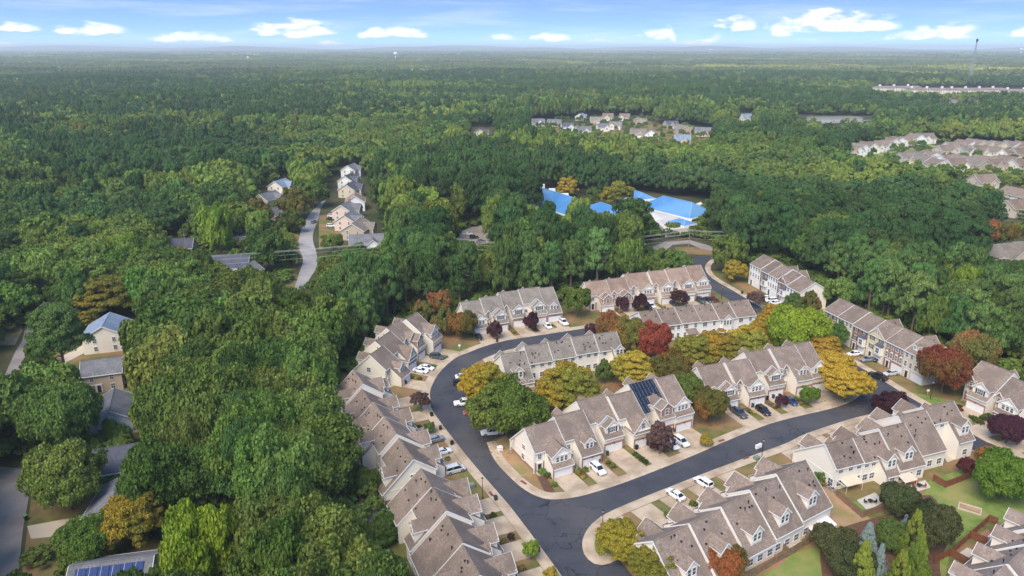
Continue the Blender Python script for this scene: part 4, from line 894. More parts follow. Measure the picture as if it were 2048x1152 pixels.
def forestmat(name, cols, scale):
    """far woods: sunlit and cloud-shaded bands painted as colour, by where each tree stands"""
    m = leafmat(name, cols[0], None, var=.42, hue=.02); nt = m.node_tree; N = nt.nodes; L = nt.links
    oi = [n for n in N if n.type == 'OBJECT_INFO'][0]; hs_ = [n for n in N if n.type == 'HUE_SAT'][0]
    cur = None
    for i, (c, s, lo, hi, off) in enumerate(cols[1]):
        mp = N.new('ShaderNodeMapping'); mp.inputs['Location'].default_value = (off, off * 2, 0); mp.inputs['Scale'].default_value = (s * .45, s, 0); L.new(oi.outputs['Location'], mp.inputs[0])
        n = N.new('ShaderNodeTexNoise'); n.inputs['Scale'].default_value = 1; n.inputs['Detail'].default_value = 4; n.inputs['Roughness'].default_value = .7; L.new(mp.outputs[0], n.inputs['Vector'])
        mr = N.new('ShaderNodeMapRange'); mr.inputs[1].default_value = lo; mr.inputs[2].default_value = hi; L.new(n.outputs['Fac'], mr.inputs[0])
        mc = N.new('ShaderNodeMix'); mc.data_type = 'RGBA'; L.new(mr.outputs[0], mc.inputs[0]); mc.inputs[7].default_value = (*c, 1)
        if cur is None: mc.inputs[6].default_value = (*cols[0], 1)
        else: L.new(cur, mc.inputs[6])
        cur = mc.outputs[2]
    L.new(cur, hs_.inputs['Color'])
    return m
rs = np.random.RandomState(5)
def unitv(n): v = rs.normal(size=(n, 3)); return v / np.linalg.norm(v, axis=1, keepdims=True)
def leaves_mesh(name, P, Nn, size, m, asp=.7):
    n = len(P); t = np.cross(Nn, unitv(n)); t /= np.linalg.norm(t, axis=1, keepdims=True) + 1e-9; b = np.cross(Nn, t)
    s = (size * rs.uniform(.45, 1.6, n))[:, None]; t = t * s; b = b * s * asp
    V = np.empty((n, 4, 3)); V[:, 0] = P - t; V[:, 1] = P + b; V[:, 2] = P + t; V[:, 3] = P - b
    me = bpy.data.meshes.new(name); me.vertices.add(4 * n); me.vertices.foreach_set('co', V.reshape(-1))
    me.loops.add(4 * n); me.loops.foreach_set('vertex_index', np.arange(4 * n, dtype=np.int32)); me.polygons.add(n)
    me.polygons.foreach_set('loop_start', np.arange(0, 4 * n, 4, dtype=np.int32)); me.polygons.foreach_set('loop_total', np.full(n, 4, dtype=np.int32))
    if m: me.materials.append(m)
    me.update(); me.validate(); return me
def crown_points(kind, nc, nl, seed, rough=.65):
    """unit crown: radius 1 across, height 1 (z 0..1); returns clump centres and leaf points/normals"""
    global rs
    rs = np.random.RandomState(seed)
    if kind == 'oak':
        d = unitv(nc * 2); d = d[d[:, 2] > -.45][:nc]; ph = rs.uniform(0, 6.3, 3)
        lump = 1 + .14 * np.sin(3 * np.arctan2(d[:, 1], d[:, 0]) + ph[0]) + .10 * np.sin(5 * d[:, 2] + ph[1]) + rs.uniform(-.12, .08, len(d))
        r = np.where(rs.rand(len(d)) < .22, rs.uniform(.3, .7, len(d)), rs.uniform(.72, .9, len(d))) * lump
        C = d * r[:, None] * [1, 1, .5] + [0, 0, .48]; rc = rs.uniform(.15, .26, len(d)); sq = np.array([1, 1, .62])
    elif kind == 'broad':           # looser, layered crown
        d = unitv(nc * 2); d = d[d[:, 2] > -.35][:nc]
        r = rs.uniform(.45, .95, len(d)); C = d * r[:, None] * [1, 1, .5] + [0, 0, .46]; C[:, 2] = np.round(C[:, 2] * 7) / 7 + rs.uniform(-.03, .03, len(d)); rc = rs.uniform(.12, .24, len(d)); sq = np.array([1.15, 1.15, .32])
    elif kind == 'pine':
        z = rs.uniform(0, 1, nc) ** .8; R_ = (.98 - .55 * z ** 2.4) * rs.uniform(.35, 1.0, nc) * (1 + .15 * np.sin(9 * z)); a = rs.uniform(0, 6.3, nc)
        C = np.stack([R_ * np.cos(a), R_ * np.sin(a), .08 + .85 * z], 1); rc = rs.uniform(.16, .30, nc); sq = np.array([1, 1, .34])
    elif kind == 'cone':
        z = rs.uniform(0, 1, nc) ** 1.25; R_ = (1 - .9 * z) * rs.uniform(.55, 1.0, nc); a = rs.uniform(0, 6.3, nc)
        C = np.stack([R_ * np.cos(a), R_ * np.sin(a), .05 + .88 * z], 1); rc = rs.uniform(.12, .22, nc) * (1.15 - .6 * z); sq = np.array([1, 1, .5])
    n = len(C); idx = np.repeat(np.arange(n), nl); out = C - [0, 0, .42]; out = out / (np.linalg.norm(out, axis=1, keepdims=True) + 1e-6)
    v = rs.normal(size=(n * nl, 3)) + out[idx] * .75 + [0, 0, .45]; v /= np.linalg.norm(v, axis=1, keepdims=True)
    rad = rc[idx] * rs.uniform(.55, 1.05, n * nl)
    P = C[idx] + v * rad[:, None] * sq * [1, 1, 1]
    P[:, 2] = np.maximum(P[:, 2], .0)
    Nn = v + rough * rs.normal(size=v.shape); Nn /= np.linalg.norm(Nn, axis=1, keepdims=True)
    return P, Nn
_CR = {}
NVAR = dict(oak=4, broad=3, pine=3, cone=2)
def crown_mesh(kind, lod, var):
    var %= NVAR[kind]; k = (kind, lod, var)
    if k not in _CR:
        nc, nl, sz = {0: (210, 215, .027), 1: (100, 95, .047), 2: (52, 52, .08), 3: (26, 20, .15)}[lod]
        P, Nn = crown_points(kind, nc, nl, 100 + var * 7 + len(kind), (.65, .5, .25, .22)[lod])
        _CR[k] = leaves_mesh('crown', P, Nn, sz, L_OAK, .55 if kind in ('pine', 'cone') else .75)
    return _CR[k]
def crown_obj(name, kind, lod, var, m, parent=None, scene=True):
    o = bpy.data.objects.new(name, crown_mesh(kind, lod, var))
    if scene: COL.objects.link(o)
    if parent is not None: o.parent = parent
    o.material_slots[0].link = 'OBJECT'; o.material_slots[0].material = m
    return o
def trunk_mesh(kind, var):
    k = ('trunk', kind, var)
    if k not in _CR:
        q = random.Random(var + len(kind)); mb = MB(); top = 1.0
        mb.tube([(0, 0, -.01), (.0, .0, .12), (q.uniform(-.02, .02), q.uniform(-.02, .02), .5), (0, 0, top)], [.034, .024, .018, .006], 7)
        for i in range(7 if kind != 'pine' else 9):
            z = q.uniform(.38, .8); a = q.uniform(0, 6.3); l = q.uniform(.16, .34) * (1.2 - z * .5)
            mb.tube([(0, 0, z), (l * .5 * math.cos(a), l * .5 * math.sin(a), z + l * .35), (l * math.cos(a), l * math.sin(a), z + l * (.75 if kind != 'pine' else .35))], [.011, .008, .003], 5)
        _CR[k] = mb.mesh('trunk', M_BARKP if kind == 'pine' else M_BARK)
    return _CR[k]
def tree(name, x, y, r, h, kind, m, label, group=None, lod=1, var=None, base=None, cat='tree', z0=None, rz=None):
    """crown radius r, total height h; z0 is the crown's lower edge as a share of h"""
    var = int(abs(x * 3.1 + y * 1.7)) % 5 if var is None else var
    z0 = {'oak': .18, 'broad': .22, 'pine': .32, 'cone': .04}[kind] if z0 is None else z0
    o = empty(name, x, y, 0, (x * 1.37 + y * .71) % 6.28 if rz is None else rz); tag(o, label, cat, group)
    t = link('trunk', trunk_mesh(kind, var), o); t.scale = (h * .82,) * 3
    c = crown_obj('crown', kind, lod, var, m, o); c.location = (0, 0, h * z0); c.scale = (r, r, h * (1 - z0))
    return o
L_OAK = leafmat('oak_leaves', (0.122, 0.19, 0.04), (0.165, 0.225, 0.052), var=.6)
L_OAK2 = leafmat('dark_oak_leaves', (0.092, 0.155, 0.037), (0.13, 0.185, 0.045), var=.55)
L_GREEN = leafmat('bright_green_leaves', (0.125, 0.215, 0.042), (0.185, 0.255, 0.055), var=.55)
L_OLIVE = leafmat('olive_leaves', (.15, .2, .045), (.19, .225, .05), var=.5)
L_LIME = leafmat('lime_leaves', (0.250, 0.330, 0.035), (0.170, 0.270, 0.030), var=.5, hue=.01)
L_LIME2 = leafmat('yellow_green_leaves', (0.200, 0.290, 0.040), (0.130, 0.210, 0.030), var=.5, hue=.01)
L_PINE = leafmat('pine_needles', (0.08, 0.147, 0.041), (0.11, 0.182, 0.05), var=.6, trans=.1)
L_PINE2 = leafmat('bright_pine_needles', (0.1, 0.185, 0.05), (0.14, 0.22, 0.062), var=.55, trans=.1)  # a brighter needle green, the own colour of some pines
L_GOLD = leafmat('golden_leaves', (.46, .31, .04), (.25, .25, .045), var=.5, hue=.012)
L_GOLD2 = leafmat('orange_gold_leaves', (0.48, 0.26, 0.045), (0.42, 0.29, 0.05), var=.5, hue=.012)
L_GOLDG = leafmat('green_gold_leaves', (0.4, 0.31, 0.045), (0.22, 0.225, 0.045), var=.5, hue=.012)
L_BROWN = leafmat('turning_leaves', (0.169, 0.156, 0.039), (0.390, 0.156, 0.052), .3, var=.5, hue=.012)
L_ORANGE = leafmat('orange_maple_leaves', (0.16, 0.165, 0.045), (0.33, 0.155, 0.06), .28, var=.5, hue=.012, m_lo=.44, m_hi=.54)
L_RED = leafmat('red_maple_leaves', (0.29, 0.045, 0.045), (0.33, 0.08, 0.05), var=.55, hue=.012)
L_REDG = leafmat('half_red_maple_leaves', (0.29, 0.075, 0.045), (0.17, 0.15, 0.035), .22, var=.5, hue=.012, m_lo=.46, m_hi=.58)
L_PLUM = leafmat('purple_plum_leaves', (0.083, 0.033, 0.045), (0.128, 0.060, 0.063), var=.6, hue=.01)
L_PLUM2 = leafmat('thin_plum_leaves', (0.110, 0.060, 0.055), (0.160, 0.100, 0.085), var=.6, hue=.01)
L_SPRUCE = leafmat('blue_spruce_needles', (0.240, 0.310, 0.290), (0.300, 0.370, 0.330), var=.4, hue=.01, trans=.1)
L_CYP = leafmat('cypress_sprays', (0.110, 0.190, 0.030), (0.210, 0.250, 0.040), .5, var=.5, hue=.01, trans=.1)
L_DPINE = leafmat('dark_juniper', (0.072, 0.091, 0.036), (0.111, 0.117, 0.046), var=.5, hue=.01, trans=.1)
L_BUSH = leafmat('hedge_leaves', (0.060, 0.100, 0.025), (0.100, 0.140, 0.035), var=.5)
L_REDB = leafmat('red_hedge_leaves', (0.120, 0.035, 0.035), (0.170, 0.060, 0.050), var=.5)
KEEP = [  # open ground, streets, roofs: for each clearing its outline for low, small, medium and tall trees
 [[(-10,84),(-22,123),(-26,130),(-46,172),(-46,192),(-36,222),(-24,241),(12,254),(24,264),(72,280),(79,302),(82,325),(98,325),(100,300),(112,289),(120,254),(121,236),(132,190),(136,186),(150,152),(190,120),(190,50),(-10,50)],
  [(-20.5,239.4),(-4.4,250.4),(19.1,255.1),(27.1,265.5),(54.2,272),(74.8,280.2),(77.8,301.2),(90.7,305.2),(102.5,301.2),(115.4,301.2),(119.9,262.3),(114.4,244.8),(120.6,244.8),(123.5,215.3),(129.4,199),(145.2,202.9),(132.4,181.5),(142,181.5),(140.1,139.9),(86.5,75.6),(-13.2,75.6),(-18.6,99),(-23.8,114.3),(-29.5,121.4),(-36.1,139.9),(-45.9,163.7),(-45.5,181.5),(-45.1,199),(-35,234.2),(-31.1,244.8)],
  [(-18.8,219.4),(-4,229.5),(17.5,233.8),(24.8,243.4),(49.7,249.3),(68.6,256.8),(71.3,276.1),(83.1,279.8),(94,276.1),(105.8,276.1),(109.9,240.5),(104.9,224.4),(110.6,224.4),(113.2,197.4),(118.6,182.4),(133.1,186),(121.3,166.3),(130.1,166.3),(128.5,128.2),(79.3,69.3),(-12.1,69.3),(-17.1,90.7),(-21.8,104.8),(-27.1,111.3),(-33.1,128.2),(-42.1,150),(-41.7,166.3),(-41.4,182.4),(-32.1,214.7),(-28.5,224.4)],
  [(-17.5,205.2),(-3.8,214.6),(16.4,218.6),(23.2,227.6),(46.4,233.1),(64.1,240.2),(66.6,258.1),(77.7,261.6),(87.9,258.1),(99,258.1),(102.7,224.9),(98,209.8),(103.4,209.8),(105.9,184.6),(110.9,170.6),(124.4,173.9),(113.5,155.5),(121.7,155.5),(120.1,119.9),(74.1,64.8),(-11.3,64.8),(-15.9,84.8),(-20.4,98),(-25.3,104),(-31,119.9),(-39.3,140.3),(-39,155.5),(-38.7,170.6),(-30,200.8),(-26.6,209.8)]],
 [[(-87.9,262.2),(-92.2,301.6),(-108,353.2),(-120.6,410),(-121,446),(-136.4,584),(-121.5,584),(-83,424),(-57.8,334.3),(-78.8,329.9),(-87.4,317.2),(-81.5,287.3),(-80.3,262.2)],
  [(-80.3,239.4),(-84.2,275.4),(-98.6,322.5),(-110.1,374.6),(-110.4,407),(-124.5,533),(-110.9,533),(-75.8,387),(-52.8,305.2),(-71.9,301.2),(-79.8,289.6),(-74.5,262.3),(-73.3,239.4)],
  [(-73.6,219.4),(-77.1,252.4),(-90.4,295.6),(-101,343.4),(-101.2,373.1),(-114.1,489),(-101.7,489),(-69.4,354.7),(-48.4,279.8),(-65.9,276.1),(-73.1,265.4),(-68.3,240.5),(-67.2,219.4)],
  [(-68.8,205.2),(-72.1,236),(-84.5,276.4),(-94.4,321.1),(-94.7,348.9),(-106.7,457),(-95.1,457),(-64.9,331.7),(-45.2,261.6),(-61.7,258.1),(-68.4,248.2),(-63.8,224.9),(-62.8,205.2)]],
 [[(-171.2,473),(-162.4,522),(-118.9,410),(-129.7,383.2)],
  [(-156.3,432),(-148.3,477),(-108.5,374.6),(-118.4,349.9)],
  [(-143.2,396.1),(-135.9,437),(-99.5,343.4),(-108.6,320.7)],
  [(-133.9,370.4),(-127.1,409),(-93,321.1),(-101.5,299.9)]],
 [[(-143,334.3),(-115.6,334.3),(-100.3,286),(-130.2,301.6)],
  [(-130.6,305.2),(-105.5,305.2),(-91.5,261.1),(-118.9,275.4)],
  [(-119.7,279.8),(-96.7,279.8),(-83.9,239.3),(-109,252.4)],
  [(-111.9,261.6),(-90.5,261.6),(-78.5,223.8),(-101.9,236)]],
 [[(-176.9,363.4),(-164,363.4),(-152.6,336.1),(-164.6,336.1)],
  [(-161.5,331.8),(-149.7,331.8),(-139.3,306.9),(-150.3,306.9)],
  [(-148,304.2),(-137.2,304.2),(-127.7,281.3),(-137.8,281.3)],
  [(-138.4,284.4),(-128.3,284.4),(-119.4,263),(-128.8,263)]],
 [[(-28.9,374.2),(-16,383.2),(-12,343.5),(-19.8,329.9),(-26,334.3)],
  [(-26.4,341.6),(-14.6,349.9),(-10.9,313.6),(-18.1,301.2),(-23.8,305.2)],
  [(-24.2,313.2),(-13.4,320.7),(-10,287.5),(-16.6,276.1),(-21.8,279.8)],
  [(-22.6,292.8),(-12.5,299.9),(-9.4,268.8),(-15.5,258.1),(-20.4,261.6)]],
 [[(17.1,480),(41.3,470),(48.8,447),(65.2,441),(85,477),(119.8,441),(93.8,372),(75.3,372),(77.3,397.6),(43.7,397.6),(21.4,431)],
  [(15.6,438),(37.7,429),(44.5,408),(59.5,403),(77.6,435),(109.4,403),(85.6,339.6),(68.8,339.6),(70.6,363),(39.9,363),(19.6,393.4)],
  [(14.3,402),(34.5,393.3),(40.8,374.4),(54.5,369.3),(71.1,399),(100.3,369.3),(78.5,311.3),(63.1,311.3),(64.7,332.8),(36.6,332.8),(17.9,360.7)],
  [(13.3,375.9),(32.3,367.7),(38.2,350.1),(51,345.3),(66.5,373.1),(93.8,345.3),(73.4,291.1),(59,291.1),(60.5,311.1),(34.2,311.1),(16.8,337.2)]],
 [[(66.5,351.2),(90.3,357.2),(101.8,343.5),(94.7,317.2),(81.4,309.2),(61.3,321.3)],
  [(60.7,320.7),(82.5,326.2),(93,313.6),(86.4,289.6),(74.3,282.3),(55.9,293.4)],
  [(55.6,294),(75.6,299),(85.2,287.5),(79.2,265.4),(68.1,258.8),(51.3,268.9)],
  [(52,274.9),(70.7,279.6),(79.7,268.8),(74.1,248.2),(63.7,242),(47.9,251.4)]],
 [[(25.2,984),(85,984),(88.7,811),(21.7,841)],
  [(23,899),(77.6,899),(81,741),(19.8,768)],
  [(21.1,824),(71.1,824),(74.2,679),(18.1,704)],
  [(19.8,770),(66.5,770),(69.4,635),(17,658)]],
 [[(87.9,1035),(193.9,1035),(151.7,766),(83.6,788)],
  [(80.2,945),(177,945),(138.5,699),(76.3,719)],
  [(73.5,866),(162.3,866),(127,641),(69.9,659)],
  [(68.8,810),(151.8,810),(118.7,599),(65.4,617)]],
 [[(187.1,919),(238.5,890),(202,745),(147.4,718)],
  [(170.8,839),(217.7,812),(184.4,680),(134.6,655)],
  [(156.6,769),(199.6,745),(169.1,624),(123.3,601)],
  [(146.4,719),(186.6,696),(158.1,583),(115.3,562)]],
 [[(-49.1,884),(-23.3,884),(-20.8,783),(-43.7,783)],
  [(-44.8,807),(-21.3,807),(-19,715),(-39.9,715)],
  [(-41.1,740),(-19.5,740),(-17.4,656),(-36.6,656)],
  [(-38.4,692),(-18.3,692),(-16.3,613),(-34.2,613)]],
 [[(333.4,1092),(353.3,1092),(310.9,957),(293.4,957)],
  [(304.4,997),(322.6,997),(283.9,874),(267.9,874)],
  [(279.1,914),(295.7,914),(260.2,801),(245.6,801)],
  [(261,854),(276.5,854),(243.3,749),(229.6,749)]],
 [[(297.2,662),(356.8,710),(440,775),(423,706),(455,737),(500,706),(389.3,544),(368.7,553),(330.7,567),(332.9,625),(288.2,631)],
  [(271.4,604),(325.8,648),(402,707),(385.8,645),(416,673),(456,645),(355.4,496),(336.6,505),(302,517),(303.9,571),(263.2,576)],
  [(248.7,554),(298.6,594),(368.7,648),(353.6,591),(380.9,617),(418,591),(325.8,455),(308.6,463),(276.8,474),(278.6,523),(241.2,528)],
  [(232.6,518),(279.2,556),(344.7,606),(330.7,553),(356.2,577),(391.1,553),(304.7,425),(288.6,433),(258.8,444),(260.5,489),(225.6,494)]],
 [[(334.9,487),(351.2,487),(297.2,408),(283.4,408)],
  [(305.8,445),(320.6,445),(271.3,372.2),(258.8,372.2)],
  [(280.3,408),(293.9,408),(248.7,341.2),(237.2,341.2)],
  [(262.1,381.4),(274.8,381.4),(232.6,319.1),(221.8,319.1)]],
 [[(348.8,548),(363.9,548),(328.1,491),(314.4,491)],
  [(318.5,500),(332.3,500),(299.5,448),(287.1,448)],
  [(291.9,459),(304.6,459),(274.6,411),(263.1,411)],
  [(273,429),(284.8,429),(256.7,384.3),(246.1,384.3)]],
 [[(240.1,355.2),(263.6,358.2),(234.7,315.5),(216.4,317.2)],
  [(219.2,324.3),(240.7,327.1),(214.3,288.1),(197.6,289.6)],
  [(201,297.3),(220.6,299.8),(196.4,264.1),(181.1,265.4)],
  [(187.9,278),(206.3,280.4),(183.7,246.9),(169.4,248.2)]],
 [[(403,1059),(506,1035),(451,919),(354,925)],
  [(368.4,967),(462,945),(412,839),(323.2,845)],
  [(337.7,886),(424,866),(377.6,769),(296.3,774)],
  [(315.8,829),(396.3,810),(353.1,719),(277.1,724)]],
 [[(862,1821),(1225,1776),(1069,1545),(894,1529),(784,1597)],
  [(787,1663),(1118,1622),(976,1411),(816,1396),(716,1458)],
  [(721,1524),(1025,1486),(894,1293),(748,1280),(656,1337)],
  [(674,1425),(959,1390),(836,1209),(700,1196),(614,1250)]],
 [[(768,1341),(840,1341),(776,1236),(709,1236)],
  [(702,1224),(767,1224),(708,1128),(648,1128)],
  [(643,1122),(703,1122),(649,1034),(594,1034)],
  [(601,1050),(658,1050),(607,967),(555,967)]],
 [[(-153.2,185.4),(-167.9,206.1),(-160.6,213.9),(-167.7,231.2),(-165.1,231.2),(-155.8,218),(-148.5,202.3),(-141.9,185.4)],
  [(-139.9,169.2),(-153.3,188.2),(-146.7,195.3),(-153.1,211.1),(-150.8,211.1),(-142.3,199),(-135.6,184.8),(-129.6,169.2)],
  [(-128.2,155.1),(-140.5,172.5),(-134.4,179),(-140.3,193.5),(-138.2,193.5),(-130.4,182.4),(-124.3,169.3),(-118.8,155.1)],
  [(-119.9,145.1),(-131.4,161.3),(-125.7,167.4),(-131.2,180.9),(-129.2,180.9),(-122,170.6),(-116.2,158.4),(-111,145.1)]],
 [[(-146.2,213.9),(-140.7,225.7),(-153.1,250),(-141,250),(-124.9,218),(-125,211.9),(-113,188.6),(-106.9,186),(-96.7,165.4),(-107,165.4),(-119.4,186.9),(-127.2,191.8)],
  [(-133.5,195.3),(-128.5,206.1),(-139.8,228.2),(-128.8,228.2),(-114.1,199),(-114.2,193.4),(-103.2,172.2),(-97.6,169.8),(-88.3,151),(-97.7,151),(-109.1,170.7),(-116.2,175.2)],
  [(-122.4,179),(-117.8,188.9),(-128.2,209.2),(-118,209.2),(-104.6,182.4),(-104.7,177.3),(-94.6,157.8),(-89.5,155.7),(-80.9,138.4),(-89.5,138.4),(-100,156.5),(-106.5,160.6)],
  [(-114.4,167.4),(-110.1,176.7),(-119.8,195.6),(-110.4,195.6),(-97.8,170.6),(-97.8,165.8),(-88.4,147.6),(-83.6,145.6),(-75.7,129.4),(-83.7,129.4),(-93.5,146.3),(-99.6,150.1)]],
 [[(-184.7,262.2),(-179.9,266.9),(-172.7,264.5),(-172.4,248.4),(-171.2,240.7)],
  [(-168.6,239.4),(-164.2,243.7),(-157.6,241.5),(-157.4,226.8),(-156.3,219.8)],
  [(-154.6,219.4),(-150.6,223.4),(-144.5,221.4),(-144.2,207.9),(-143.3,201.5)],
  [(-144.6,205.2),(-140.8,208.9),(-135.1,207),(-134.9,194.4),(-134,188.4)]],
 [[(-125.7,146.6),(-110,144.9),(-107,140.9),(-93.5,132.9),(-86.9,127.7),(-86.6,124.4),(-95.8,121.2),(-86.3,103.4),(-95,103.4)],
  [(-114.8,133.9),(-100.5,132.3),(-97.7,128.6),(-85.4,121.4),(-79.3,116.6),(-79.1,113.6),(-87.4,110.7),(-78.8,94.4),(-86.8,94.4)],
  [(-105.2,122.7),(-92.1,121.3),(-89.6,117.9),(-78.3,111.3),(-72.7,106.9),(-72.5,104.1),(-80.2,101.4),(-72.2,86.5),(-79.5,86.5)],
  [(-98.4,114.8),(-86.1,113.4),(-83.8,110.2),(-73.2,104),(-68,99.9),(-67.8,97.3),(-74.9,94.8),(-67.5,80.9),(-74.4,80.9)]],
 [[(-69.6,126),(-59.3,126),(-49.9,103.4),(-60.4,103.4)],
  [(-63.5,115.1),(-54.2,115.1),(-45.5,94.4),(-55.1,94.4)],
  [(-58.2,105.5),(-49.7,105.5),(-41.8,86.5),(-50.5,86.5)],
  [(-54.5,98.6),(-46.4,98.6),(-39,80.9),(-47.3,80.9)]],
 [[(-83,117),(-71.6,118.5),(-63.9,103.4),(-75.3,103.4)],
  [(-75.7,106.8),(-65.4,108.2),(-58.4,94.4),(-68.8,94.4)],
  [(-69.4,97.9),(-59.9,99.1),(-53.5,86.5),(-63,86.5)],
  [(-64.9,91.5),(-56,92.7),(-50,80.9),(-58.9,80.9)]],
]
NAMED = []
